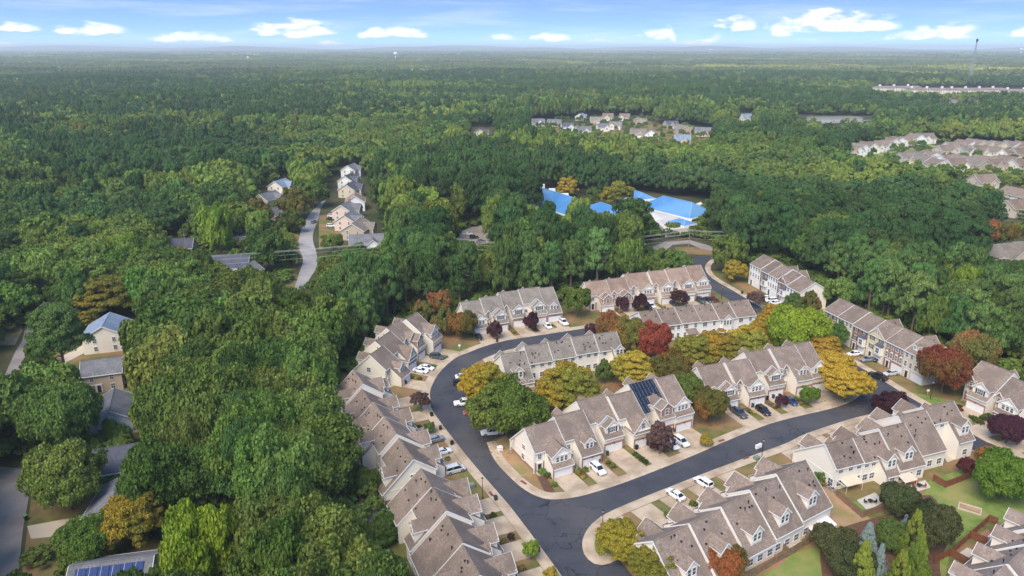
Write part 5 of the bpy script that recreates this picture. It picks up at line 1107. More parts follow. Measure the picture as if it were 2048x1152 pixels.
# named trees: crown centre, width and shape as seen in the place
for (t, kind, m, name, lab, lod, z0) in [
    ((-7.8,176.6,6.2,11.7), 'broad', L_GOLD, 'honey_locust', 'golden tree leaning over the parking bay of the bend', 0, .12),
    ((-1.2,159.4,8.7,14.8), 'oak', L_GREEN, 'oak_tree', 'large round green tree beside the parked pickups in the bend', 0, .12),
    ((14.4,170.3,8.3,14.1), 'broad', L_GOLD, 'honey_locust', 'broad golden tree behind the grey-roofed row inside the loop', 0, .14),
    ((26.8,190.8,2.7,6.6), 'oak', L_OAK2, 'holly_tree', 'small dark evergreen at the rear corner of the grey-roofed row', 1, .05),
    ((34.4,187.1,5.9,10.7), 'broad', L_GOLDG, 'honey_locust', 'green-gold tree beside the small dark evergreen', 0, .15),
    ((31.9,217.6,5.0,11.0), 'oak', L_ORANGE, 'maple_tree', 'rusty green maple at the end of the grey-roofed loop row', 0, .12),
    ((37.1,209.7,5.9,11.8), 'oak', L_BROWN, 'maple_tree', 'brown-green maple between the rusty maple and the crimson one', 0, .12),
    ((42.9,206.4,5.7,11.9), 'oak', L_RED, 'maple_tree', 'crimson maple in front of the white townhouse row', 0, .12),
    ((44.7,186.1,5.6,11.2), 'oak', L_BROWN, 'maple_tree', 'turning brown maple below the crimson one', 0, .12),
    ((54.0,198.2,6.5,11.1), 'broad', L_GOLD, 'honey_locust', 'golden tree nearest the crimson maple in the golden line', 0, .12),
    ((62.1,199.7,6.9,11.7), 'broad', L_GOLD, 'honey_locust', 'second golden tree in the line behind the white row', 0, .12),
    ((70.5,202.6,7.0,11.8), 'broad', L_GOLD, 'honey_locust', 'third golden tree in the line behind the white row', 0, .12),
    ((81.4,217.8,5.0,9.0), 'broad', L_GOLD2, 'honey_locust', 'orange tree at the end of the white townhouse row', 0, .14),
    ((89.5,232.0,5.1,8.7), 'broad', L_GOLD2, 'honey_locust', 'orange tree nearest the three white parked cars', 1, .14),
    ((87.5,207.7,8.6,16.4), 'oak', L_LIME, 'maple_tree', 'bright lime green tree at the centre of the loop', 0, .12),
    ((93.2,202.6,6.1,10.3), 'broad', L_GOLD2, 'honey_locust', 'orange-gold tree beside the lime green one', 0, .12),
    ((91.5,188.4,6.0,10.1), 'broad', L_GOLD, 'honey_locust', 'gold tree in the middle of the island below the lime one', 0, .12),
    ((90.8,177.9,6.2,10.0), 'broad', L_GOLD, 'honey_locust', 'green-gold tree at the tip of the street island', 0, .14),
    ((46.9,174.9,4.3,9.8), 'oak', L_OAK, 'maple_tree', 'green maple between the two facing townhouse rows', 0, .1),
    ((50.7,166.8,4.2,9.3), 'oak', L_BROWN, 'maple_tree', 'brown-green maple on the lawn beside the grey pickup', 0, .12),
    ((46.9,154.8,1.5,3.2), 'oak', L_GOLDG, 'shrub_tree', 'small yellow-green tree on the lawn edge by the driveway', 1, .1),
    ((80.3,176.9,2.6,4.9), 'oak', L_LIME2, 'shrub_tree', 'small yellow-green tree beside the blue car', 1, .1),
    ((120.3,183.6,6.4,13.4), 'oak', L_REDG, 'maple_tree', 'crimson and green maple by the lamp post on the corner lawn', 0, .12),
    ((134.6,195.3,6.1,13.5), 'oak', L_ORANGE, 'maple_tree', 'orange-topped maple behind the crimson and green one', 0, .12),
    ((105.5,241.3,3.9,10.1), 'oak', L_ORANGE, 'maple_tree', 'rust-topped maple against the white three-storey gable', 1, .1),
    ((101.2,244.2,4.5,8.0), 'oak', L_OAK2, 'oak_tree', 'dark round tree before the shorter three-storey row', 1, .1),
    ((121.5,252.4,6.4,11.6), 'oak', L_OAK, 'oak_tree', 'grey-green tree between the two three-storey rows', 1, .12),
    ((104.2,216.6,4.0,8.0), 'oak', L_OAK2, 'oak_tree', 'dark tree against the left end of the long brick row', 1, .1),
    ((-31.0,235.7,3.6,8.7), 'oak', L_ORANGE, 'maple_tree', 'orange-topped maple at the edge of the pines', 1, .12),
    ((-25.4,240.8,4.4,10.6), 'oak', L_ORANGE, 'maple_tree', 'tallest orange maple left of the grey-roofed front row', 1, .12),
    ((-23.1,226.8,3.7,8.8), 'oak', L_ORANGE, 'maple_tree', 'rusty maple in front of the tallest orange one', 1, .12),
    ((-16.4,223.7,4.6,9.3), 'oak', L_BROWN, 'maple_tree', 'brown-green tree against the left end of the front row', 0, .1),
    ((23.0,243.9,4.8,10.6), 'oak', L_GREEN, 'oak_tree', 'round green tree between the grey and brown roofed rows', 1, .12),
    ((-5.6,223.4,2.5,6.0), 'oak', L_PLUM, 'plum_tree', 'purple plum beside the first driveway of the grey-roofed front row', 1, .1),
    ((6.7,231.0,2.6,6.1), 'oak', L_PLUM, 'plum_tree', 'purple plum in the middle of the grey-roofed front row', 1, .1),
    ((26.9,224.5,2.7,4.8), 'oak', L_PLUM, 'plum_tree', 'low purple plum beside the street left of the rusty maple', 1, .05),
    ((40.6,249.1,2.4,5.7), 'oak', L_PLUM, 'plum_tree', 'leftmost purple plum before the brown-roofed row', 1, .1),
    ((46.8,249.2,2.7,6.6), 'oak', L_PLUM, 'plum_tree', 'second purple plum before the brown-roofed row', 1, .1),
    ((62.2,253.7,3.3,7.3), 'broad', L_PLUM2, 'plum_tree', 'thin reddish plum at the right of the brown-roofed row', 1, .15),
    ((35.1,151.4,3.1,8.3), 'broad', L_PLUM2, 'plum_tree', 'half-bare plum in front of the solar panel row', 1, .12),
    ((34.4,152.6,2.0,4.5), 'oak', L_PLUM, 'plum_tree', 'low dark plum bush at the foot of the half-bare plum', 1, .04),
    ((72.0,174.7,1.7,3.8), 'oak', L_PLUM, 'plum_tree', 'small purple plum beside the blue car', 1, .06),
    ((98.7,168.7,4.3,7.3), 'oak', L_PLUM, 'plum_tree', 'wide purple plum at the street junction', 0, .08),
    ((120.7,156.3,4.0,7.2), 'oak', L_PLUM, 'plum_tree', 'purple plum before the right-edge townhouse row', 0, .08),
    ((-24.2,172.2,2.8,5.8), 'broad', L_PLUM2, 'plum_tree', 'sparse pinkish plum beside the sidewalk of the bend', 1, .25),
    ((90.7,254.5,3.2,6.3), 'broad', L_PLUM2, 'plum_tree', 'reddish bare tree before the shorter three-storey row', 1, .12),
    ((-20.6,160.8,1.4,3.0), 'oak', L_OAK2, 'shrub_tree', 'small dark round tree between two driveways of the left row', 1, .1),
    ((3.6,114.0,1.6,3.8), 'oak', L_LIME2, 'shrub_tree', 'small bright tree on the verge near the bottom', 1, .15),
    ((7.0,107.9,1.4,2.7), 'oak', L_GOLDG, 'shrub_tree', 'small yellow-green tree cut by the bottom edge', 1, .1),
    ((-0.2,119.4,0.8,1.9), 'oak', L_PLUM, 'shrub_tree', 'tiny dark plum on the lower left verge', 2, .1),
    ((20.6,114.7,4.3,7.4), 'broad', L_GOLDG, 'honey_locust', 'green-gold tree on the rounded corner verge', 0, .1),
    ((25.5,107.8,4.3,7.3), 'broad', L_GOLD, 'honey_locust', 'golden tree at the bottom edge beside the lower row', 0, .1),
    ((38.8,108.2,3.5,6.7), 'oak', L_BROWN, 'maple_tree', 'brownish maple behind the lower row patios', 0, .1),
    ((60.9,115.0,3.8,6.1), 'oak', L_DPINE, 'juniper_tree', 'dark juniper nearest the white patio umbrella', 0, .04),
    ((61.6,109.8,4.2,6.3), 'oak', L_DPINE, 'juniper_tree', 'dark juniper at the bottom of the evergreen clump', 0, .04),
    ((73.3,117.5,3.1,5.5), 'oak', L_OAK2, 'juniper_tree', 'deep green juniper in the middle of the evergreen clump', 0, .04),
    ((80.8,117.6,4.1,9.5), 'oak', L_DPINE, 'juniper_tree', 'tall dark juniper on the right of the evergreen clump', 0, .04),
    ((80.0,128.1,3.6,6.5), 'oak', L_DPINE, 'juniper_tree', 'dark juniper at the back behind the patio awnings', 0, .04),
    ((66.8,114.3,2.2,8.2), 'cone', L_SPRUCE, 'spruce_tree', 'pale blue spruce at the left of the evergreen clump', 0, None),
    ((66.7,109.2,1.6,7.5), 'cone', L_SPRUCE, 'spruce_tree', 'slim pale blue spruce in the middle of the evergreen clump', 0, None),
    ((77.1,120.3,1.4,5.5), 'cone', L_SPRUCE, 'spruce_tree', 'small pale blue spruce peeking over the clump', 1, None),
    ((62.2,106.5,2.6,10.2), 'cone', L_CYP, 'cypress_tree', 'yellow-green cypress beside the slim blue spruce', 0, None),
    ((75.6,114.7,2.7,10.8), 'cone', L_CYP, 'cypress_tree', 'yellow-green cypress at the back of the clump', 0, None),
    ((72.5,107.7,2.7,11.0), 'cone', L_CYP, 'cypress_tree', 'yellow-green cypress at the right of the clump', 0, None),
    ((67.4,103.9,2.9,10.3), 'cone', L_CYP, 'cypress_tree', 'brightest yellow-green cypress at the front of the clump', 0, None),
    ((104.5,133.0,5.9,10.7), 'oak', L_LIME2, 'oak_tree', 'big bright green tree on the lawn at the right edge', 0, .06),
    ((102.9,142.6,2.1,4.1), 'oak', L_REDB, 'maple_tree', 'small dark red maple by the stained fence', 1, .06),
    ((109.6,144.7,3.2,5.7), 'oak', L_BROWN, 'maple_tree', 'brownish tree above the big bright green one', 1, .08),
    ((-51.8,100.0,6.2,21.0), 'oak', L_LIME, 'maple_tree', 'tall bright yellow-green tree at the lower left', 0, .1),
    ((-72.5,117.0,5.8,11.6), 'broad', L_GOLDG, 'honey_locust', 'golden brown tree over the light grey roof', 0, .12),
    ((-92.2,129.3,7.2,14.4), 'oak', L_OAK, 'oak_tree', 'green street tree above the concrete driveway on the left', 0, .2),
    ((-78.8,112.3,4.6,9.2), 'oak', L_GREEN, 'oak_tree', 'bushy green tree below the concrete driveway on the left', 0, .06),
    ((-128.1,189.8,7.0,23.9), 'pine', L_PINE2, 'pine_tree', 'tall leaning pine by the blue-grey roofed house', 0, .45),
    ((-144.5,245.1,10.7,15.0), 'broad', L_GOLDG, 'honey_locust', 'long bronze-green tree above the blue-grey roofed house', 0, .15),
    ((-143.7,228.6,4.2,8.4), 'broad', L_GOLD, 'honey_locust', 'small golden tree beside the blue-grey roofed house', 1, .15),
    ((-133.1,319.0,7.4,25.2), 'oak', L_LIME2, 'maple_tree', 'bright green tree above the slate-grey roof house', 1, .1),
    ((-163.0,294.4,5.9,17.6), 'oak', L_LIME2, 'maple_tree', 'light green tree in the left woods above the power line', 1, .1),
    ((-147.1,304.8,5.5,9.8), 'broad', L_GOLDG, 'honey_locust', 'yellowish tree before the lone dark-roofed house', 1, .1),
    ((160.2,242.9,5.8,19.7), 'oak', L_LIME2, 'maple_tree', 'bright green tree rising from the right-hand pines', 1, .1),
    ((134.6,217.3,4.5,17.0), 'oak', L_GREEN, 'maple_tree', 'fresh green tree left of the brightest one in the right pines', 1, .1),
    ((214.8,336.1,7.9,12.6), 'oak', L_ORANGE, 'maple_tree', 'rust-red maple at the left of the power-line trio', 1, .1),
    ((233.5,344.8,6.1,12.2), 'oak', L_ORANGE, 'maple_tree', 'rust-red maple in the middle of the power-line trio', 1, .1),
    ((238.9,341.7,6.1,10.9), 'oak', L_BROWN, 'maple_tree', 'rust-brown maple at the right of the power-line trio', 1, .1),
    ((35.6,462.4,7.4,13.3), 'broad', L_GOLD, 'honey_locust', 'orange tree behind the left blue roof of the school', 1, .1),
    ((47.3,503.0,7.6,13.8), 'oak', L_GOLDG, 'oak_tree', 'olive tree behind the orange one at the school', 1, .1),
    ((62.5,425.0,9.5,17.1), 'broad', L_GOLDG, 'oak_tree', 'pale olive tree in the school court', 1, .1),
    ((49.3,433.9,5.1,11.3), 'oak', L_OAK2, 'oak_tree', 'dark tree in the school court', 1, .1),
    ((33.7,352.0,8.7,20.8), 'oak', L_GREEN, 'oak_tree', 'light green tree between the two school roofs', 1, .1),
    ((57.6,339.4,10.8,23.7), 'pine', L_PINE, 'pine_tree', 'dark rounded pine before the school canopy', 1, .3),
    ((3.0,391.1,5.8,10.4), 'oak', L_GREEN, 'oak_tree', 'small green tree on the school loop island', 1, .15),
    ((13.8,384.0,5.1,9.2), 'oak', L_BROWN, 'oak_tree', 'olive-brown tree on the school loop', 1, .15),
    ((91.6,284.9,5.1,9.2), 'broad', L_GOLDG, 'honey_locust', 'yellow-green tree at the entrance bend', 1, .08),
    ((92.5,296.6,7.4,16.3), 'oak', L_OAK, 'oak_tree', 'green tree above the entrance bend', 1, .08),
    ((-135.5,375.2,7.4,16.2), 'oak', L_BROWN, 'maple_tree', 'reddish-green tree left of the village street', 1, .1),
    ((-122.4,401.3,9.3,16.7), 'oak', L_BROWN, 'maple_tree', 'bronze round tree beside the village street', 1, .1),
    ((-115.1,367.6,6.5,11.7), 'oak', L_OAK, 'oak_tree', 'round green tree beside the village street', 1, .1),
    ((-119.6,430.5,10.5,16.8), 'oak', L_OAK, 'oak_tree', 'wide olive tree at the top of the village street', 1, .1),
    ((-84.1,327.2,5.1,9.2), 'oak', L_OAK, 'oak_tree', 'green tree on the village street verge', 1, .15),
    ((-104.3,298.5,9.0,17.9), 'oak', L_OAK2, 'oak_tree', 'dark green tree over the left verge of the village street', 1, .1),
    ((62.1,291.9,6.3,11.3), 'oak', L_OAK, 'oak_tree', 'dark green tree left of the neighbourhood entrance', 1, .08),
    ((70.4,293.3,5.9,10.6), 'oak', L_OAK2, 'oak_tree', 'green tree nearest the neighbourhood entrance', 1, .08),
]:
    NAMED.append(t)
    tree(name, t[0], t[1], t[2], t[3], kind, m, lab, 'garden and street trees', lod, z0=z0)
def inside(X, Y, poly):
    p = np.array(poly); x0, y0 = p[:, 0], p[:, 1]; x1, y1 = np.roll(x0, -1), np.roll(y0, -1); r = np.zeros(len(X), bool)
    for a, b, c, d in zip(x0, y0, x1, y1):
        if b == d: continue
        r ^= ((b > Y) != (d > Y)) & (X < (c - a) * (Y - b) / (d - b) + a)
    return r
def blocked(X, Y, Rr, Hh):
    bad = np.zeros(len(X), bool)
    for lv in KEEP:
        for z, poly in zip((0, 8, 15, 20), lv):
            m = Hh >= z * .95
            for s in (-.75, 0, .75):
                bad |= m & inside(X + s * Rr, Y, poly)
            if z == 0: bad |= inside(X, Y - Rr * .6, poly) | inside(X, Y + Rr * .6, poly)
    return bad
fr = np.random.RandomState(21)
def scatter(cell, rmin, rmax, half=.80):
    n = int(rmax / cell) + 1; xs = np.arange(-n * half, n * half + 1) * cell; ys = np.arange(0, n + 1) * cell
    X, Y = np.meshgrid(xs, ys); X = X.ravel() + fr.uniform(-.45, .45, X.size) * cell; Y = Y.ravel() + fr.uniform(-.45, .45, Y.size) * cell
    D = np.hypot(X, Y); m = (D >= rmin) & (D < rmax) & (np.abs(X) < half * Y + 25) & (Y > 60)
    return X[m], Y[m]
X, Y = scatter(7.8, 70, 900)
pn = np.sin(X * .021 + 1.3) + np.sin(Y * .017 + X * .008) + fr.normal(size=len(X)) * .6
pine = pn > .55
pine |= ((X > -62) & (X < 40) & (Y > 205) & (Y < 330) & (fr.rand(len(X)) < .85)) | ((X > 85) & (Y < 420) & (fr.rand(len(X)) < .82))
pine &= ~((X < -22) & (Y < 205) & (fr.rand(len(X)) < .93))
Rr = np.where(pine, fr.uniform(4.0, 5.9, len(X)), fr.uniform(4.8, 8.0, len(X)))
Hh = np.where(pine, fr.uniform(18, 25, len(X)), fr.uniform(13, 20, len(X)))
lw = (~pine) & (X < -18) & (Y < 215); Rr[lw] *= 1.22; Hh[lw] *= 1.05
big = (~pine) & (fr.rand(len(X)) < .25); Rr[big] *= 1.25; Hh[big] *= 1.12
und = 3.2 * np.sin(X * .013 + 2 * np.sin(Y * .004)) + 2.6 * np.sin(Y * .021 + X * .007); Hh = Hh + und
near_named = np.zeros(len(X), bool)
for t in NAMED: near_named |= np.hypot(X - t[0], Y - t[1]) < .62 * (Rr + t[2])
ok = ~blocked(X, Y, Rr, Hh) & ~near_named
small = ~ok & ~near_named & (fr.rand(len(X)) < .5)
RB = np.where(small, fr.uniform(2.0, 3.2, len(X)), Rr); H2 = np.where(small, fr.uniform(4.5, 7.5, len(X)), Hh)
ok2 = small & ~blocked(X, Y, RB, H2)
pick = ok | ok2; pine &= ~ok2
X, Y, Rr, Hh, pine = X[pick], Y[pick], RB[pick], H2[pick], pine[pick]
# the trees that show largest stand as individuals
seen = (np.abs(X) < .72 * Y * 1.0 + 8)
order = np.argsort(np.where(seen, Y - Rr * 4, 1e9)); near = order[:330]; rest = order[330:]
tc_ = random.Random(3)
LAND = [('the blue-grey roofed house', (-130.6,218.0)), ('the tan two-storey house', (-116.2,188.6)), ('the pale blue gabled house', (-101.8,165.9)), ('the hidden dark-roofed house', (-90.2,143.5)), ('the roof with blue solar panels', (-70.3,105.8)), ('the left street bend', (-172.9,240.7)), ('the left concrete driveway', (-91.7,124.4)),
        ('the middle of the long left townhouse row', (-42, 150)), ('the bottom left townhouse row', (-20, 112)), ('the gable end row of the bend', (-48, 196)), ('the grey-roofed front row', (0, 250)), ('the brown-roofed row', (48, 275)), ('the short three-storey row', (118, 268)), ('the long three-storey row', (128, 212)), ('the right-edge townhouse row', (142, 172)),
        ('the slate-grey roof by the power line', (-119.0,292.9)), ('the white porch house', (-67.8,331.6)), ('the brick house under big trees', (-87.9,244.8)), ('the rust-red power-line maples', (223.5,334.3)), ('the pale school canopy', (81.5,363.4)), ('the school parking lot', (-20.6,343.5)), ('the neighbourhood entrance', (96.5,323.8)), ('the tall leaning pine', (-141.2,206.1)), ('the tall bright yellow-green tree', (-57.7,109.7)), ('the lone dark-roofed house', (-154.5,325.5))]
def ordinal(n): return ORD[n] if n < len(ORD) else '%d%s' % (n + 1, {1: 'st', 2: 'nd', 3: 'rd'}.get((n + 1) % 10 if (n + 1) % 100 not in (11, 12, 13) else 0, 'th'))
tally = {}
for i in sorted(near, key=lambda i: min(math.hypot(X[i] - p[0], Y[i] - p[1]) for _, p in LAND)):
    x, y, r, h = float(X[i]), float(Y[i]), float(Rr[i]), float(Hh[i]); d = math.hypot(x, y); lod = 0 if d < 190 else 1
    lm = min(LAND, key=lambda q: math.hypot(x - q[1][0], y - q[1][1]))[0]
    if pine[i]: nm, kind, m, ds, kw = 'pine_tree', 'pine', tc_.choice((L_PINE, L_PINE, L_PINE2)), 'dark green pine', {}
    elif h < 8: nm, kind, m, ds, kw = 'shrub', 'oak', tc_.choice((L_OAK, L_GREEN, L_OAK2)), 'low green shrub', dict(z0=.04, cat='shrub')
    else:
        m = tc_.choice((L_OAK, L_OAK, L_OAK, L_OAK, L_OAK2, L_OAK2, L_OAK2, L_GREEN, L_GREEN, L_OLIVE)); nm, kind, kw = 'oak_tree', 'oak', {}
        ds = ('dark' if m is L_OAK2 else 'bright' if m is L_GREEN else 'olive' if m is L_OLIVE else 'mid') + ' green broadleaf tree'
    k = tally.get((ds, lm), 0); tally[(ds, lm)] = k + 1
    tree(nm, x, y, r, h, kind, m, '%s, %s nearest to %s' % (ds, ordinal(k), lm), 'trees of the woods around the neighbourhood', lod, **kw)
# the rest of the woods, one mass to the horizon
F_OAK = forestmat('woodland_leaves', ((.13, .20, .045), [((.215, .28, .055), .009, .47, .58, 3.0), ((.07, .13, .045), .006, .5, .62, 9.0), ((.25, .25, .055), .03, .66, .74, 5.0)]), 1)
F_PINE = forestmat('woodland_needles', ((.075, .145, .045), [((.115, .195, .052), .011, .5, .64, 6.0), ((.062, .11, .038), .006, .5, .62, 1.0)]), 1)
F_FAR = forestmat('distant_canopy_sun_paint', ((.19, .235, .08), [((.46, .48, .12), .0011, .53, .60, 2.0), ((.12, .17, .07), .0018, .52, .60, 7.0), ((.28, .32, .09), .008, .58, .7, 4.0)]), 1)  # sun patches and cloud shade painted into the canopy colour as bright and dark bands
def kinds(objs):
    c = bpy.data.collections.new('woodland_kinds')
    for k, o in enumerate(objs): o.name = 'woodland_kind_%s' % 'abcdefghijklmnop'[k]; c.objects.link(o)
    return c
def mass(name, P, scl, rot, idx, coll, label):
    me = bpy.data.meshes.new(name); me.from_pydata([tuple(p) for p in P], [], [])
    for an, ty, dat, key in (('scl', 'FLOAT_VECTOR', scl, 'vector'), ('rot', 'FLOAT_VECTOR', np.stack([rot * 0, rot * 0, rot], 1), 'vector'), ('idx', 'INT', idx, 'value')):
        a = me.attributes.new(an, ty, 'POINT'); a.data.foreach_set(key, np.asarray(dat).ravel())
    o = link(name, me); tag(o, label, 'forest', kind='stuff')
    ng = bpy.data.node_groups.new(name + '_spread', 'GeometryNodeTree')
    ng.interface.new_socket('Geometry', in_out='INPUT', socket_type='NodeSocketGeometry'); ng.interface.new_socket('Geometry', in_out='OUTPUT', socket_type='NodeSocketGeometry')
    N = ng.nodes; L = ng.links; gi = N.new('NodeGroupInput'); go = N.new('NodeGroupOutput'); ip = N.new('GeometryNodeInstanceOnPoints'); ci = N.new('GeometryNodeCollectionInfo')
    ci.inputs['Collection'].default_value = coll; ci.inputs['Separate Children'].default_value = True; ci.inputs['Reset Children'].default_value = True
    def na(n, t):
        k = N.new('GeometryNodeInputNamedAttribute'); k.data_type = t; k.inputs['Name'].default_value = n; return k.outputs[0]
    L.new(gi.outputs[0], ip.inputs['Points']); L.new(ci.outputs[0], ip.inputs['Instance']); ip.inputs['Pick Instance'].default_value = True
    L.new(na('idx', 'INT'), ip.inputs['Instance Index']); L.new(na('rot', 'FLOAT_VECTOR'), ip.inputs['Rotation']); L.new(na('scl', 'FLOAT_VECTOR'), ip.inputs['Scale'])
    L.new(ip.outputs[0], go.inputs[0])
    o.modifiers.new('spread', 'NODES').node_group = ng
    return o
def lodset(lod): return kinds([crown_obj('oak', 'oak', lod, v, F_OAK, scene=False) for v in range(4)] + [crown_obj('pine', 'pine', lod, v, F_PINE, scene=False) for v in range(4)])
def put(name, X, Y, Rr, Hh, pine, lod, label):
    n = len(X); z0 = np.where(pine, .32, .18) * Hh
    mass(name, np.stack([X, Y, z0], 1), np.stack([Rr, Rr, Hh - z0], 1), fr.uniform(0, 6.28, n), fr.randint(0, 4, n) + 4 * pine.astype(int), lodset(lod), label)
rest = rest[fr.rand(len(rest)) < .74]; wide = rest[(~pine[rest])]; Rr[wide] *= fr.uniform(1.05, 1.5, len(wide)); Rr[rest[pine[rest]]] *= 1.15
bad = blocked(X[rest], Y[rest], Rr[rest], Hh[rest]); rest = rest[~bad]
D = np.hypot(X, Y)[rest]; a = rest[D < 430]; b = rest[D >= 430]
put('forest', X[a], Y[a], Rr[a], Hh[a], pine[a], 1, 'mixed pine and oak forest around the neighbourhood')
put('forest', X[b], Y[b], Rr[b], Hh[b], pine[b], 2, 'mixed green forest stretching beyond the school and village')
X, Y = scatter(10.8, 900, 2500, .78); pine = fr.rand(len(X)) < .3 + .25 * np.sin(X * .006 + Y * .004)
Rr = fr.uniform(6.0, 13.0, len(X)); Rr[pine] *= .7; Hh = np.where(pine, fr.uniform(18, 25, len(X)), fr.uniform(12, 21, len(X))) + 3.5 * np.sin(X * .009 + 2 * np.sin(Y * .003)) + 3.0 * np.sin(Y * .014 + X * .004)
ok = ~blocked(X, Y, Rr, Hh); X, Y, Rr, Hh, pine = X[ok], Y[ok], Rr[ok], Hh[ok], pine[ok]
put('forest', X, Y, Rr, Hh, pine, 3, 'darker distant forest below the tree line painted sunlit')
# undergrowth between the trunks
ux, uy = scatter(5.2, 70, 420); n = len(ux); ur = fr.uniform(2.2, 3.6, n); uh = fr.uniform(2.2, 5.0, n)
ku = ~blocked(ux, uy, ur, uh); n = ku.sum()
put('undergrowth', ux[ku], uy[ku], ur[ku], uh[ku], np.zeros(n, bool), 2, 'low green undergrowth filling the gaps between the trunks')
# garden trees among the far houses
gx, gy = scatter(9.0, 300, 1300); hp = np.array(HOUSES); keep = np.zeros(len(gx), bool)
dm = np.min(np.hypot(gx[:, None] - hp[None, :, 0], gy[:, None] - hp[None, :, 1]), axis=1)
keep = (dm > 11.5) & (dm < 34) & (fr.rand(len(gx)) < .36) & blocked(gx, gy, gx * 0 + 1, gx * 0 + 2) & ~inside(gx, gy, KEEP[0][0])
for rd_ in ROADS + KEEP[1][:2]: keep &= ~inside(gx, gy, rd_)
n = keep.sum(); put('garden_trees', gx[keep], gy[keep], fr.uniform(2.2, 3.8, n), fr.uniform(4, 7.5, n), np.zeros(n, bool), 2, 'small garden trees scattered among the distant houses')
def patch(seed, S_=110.0):
    q = np.random.RandomState(seed); xs = np.arange(-S_ / 2, S_ / 2, 12.0); gx, gy = np.meshgrid(xs, xs); gx = gx.ravel() + q.uniform(-4, 4, gx.size); gy = gy.ravel() + q.uniform(-4, 4, gy.size)
    Ps, Ns = [], []
    for i, (x, y) in enumerate(zip(gx, gy)):
        P, Nn = crown_points('oak', 8, 8, seed * 1000 + i % 9, .3); r = q.uniform(6, 11.5); h = q.uniform(10, 21)
        Ps.append(P * [r, r, h * .8] + [x, y, h * .2]); Ns.append(Nn)
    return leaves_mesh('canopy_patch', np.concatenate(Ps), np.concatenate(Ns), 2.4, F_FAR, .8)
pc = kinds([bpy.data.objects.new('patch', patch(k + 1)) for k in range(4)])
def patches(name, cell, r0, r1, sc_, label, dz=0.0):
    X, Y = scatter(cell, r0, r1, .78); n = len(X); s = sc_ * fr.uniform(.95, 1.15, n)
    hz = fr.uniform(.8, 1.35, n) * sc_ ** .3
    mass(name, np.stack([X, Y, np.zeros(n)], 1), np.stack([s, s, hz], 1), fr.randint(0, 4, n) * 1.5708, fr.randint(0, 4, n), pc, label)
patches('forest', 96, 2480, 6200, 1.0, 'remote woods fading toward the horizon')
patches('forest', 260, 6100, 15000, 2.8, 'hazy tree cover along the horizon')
# low ridges on the horizon
hl = MB()
for (d, hgt, seed, wv) in ((17000, 104, 1, 900.0), (21000, 128, 2, 1400.0)):
    q = np.random.RandomState(seed); n = 240; xs = np.linspace(-d * .95, d * .95, n)
    prof = sum(np.sin(xs / (wv * k) + q.uniform(0, 6)) / k for k in (1.0, 1.7, .6, 3.1)) * .16 + .62
    V = []
    for x, p in zip(xs, prof):
        yy = math.sqrt(max(d * d - x * x * .3, 1)); V += [(x, yy - 600, 0), (x, yy, hgt * max(p, .25)), (x, yy + 1500, 0)]
    hl.add(V, [(i * 3 + j, i * 3 + 3 + j, i * 3 + 4 + j, i * 3 + 1 + j) for i in range(n - 1) for j in (0, 1)])
hills = hl.obj('hills', mat('wooded_hills', (.035, .06, .025), (.06, .09, .035), .004, 5, .95)); hills['kind'] = 'structure'
# ------------------------------------------------------------------ vehicles
def paint(name, c, rough=.25): return mat('paint_' + name, c, rough=rough, spec=.6)
PT = dict(white=paint('white', (.80, .80, .79)), silver=paint('silver', (.50, .52, .54)), black=paint('black', (.018, .018, .02)), grey=paint('dark_grey', (.06, .07, .085)), blue=paint('blue', (.02, .05, .16)), red=paint('red', (.35, .03, .035)), slate=paint('slate', (.22, .25, .30)), green=paint('grey_green', (.16, .19, .18)))
M_TYRE = mat('tyre', (.02, .02, .02), rough=.9); M_RIM = mat('rim', (.45, .46, .47), rough=.3, metal=.7); M_CGL = mat('car_glass', (.012, .014, .017), rough=.05, spec=.8); M_HL = mat('headlight', (.75, .77, .78), rough=.15); M_TL = mat('tail_light', (.35, .02, .02), rough=.3)
def loft(st):
    n = len(st[0]); V = [p for s in st for p in s]; F = []
    for i in range(len(st) - 1):
        for k in range(n): F.append((i * n + k, i * n + (k + 1) % n, (i + 1) * n + (k + 1) % n, (i + 1) * n + k))
    F += [tuple(range(n - 1, -1, -1)), tuple(range((len(st) - 1) * n, len(st) * n))]
    return MB().add(V, F)
CARS = {}
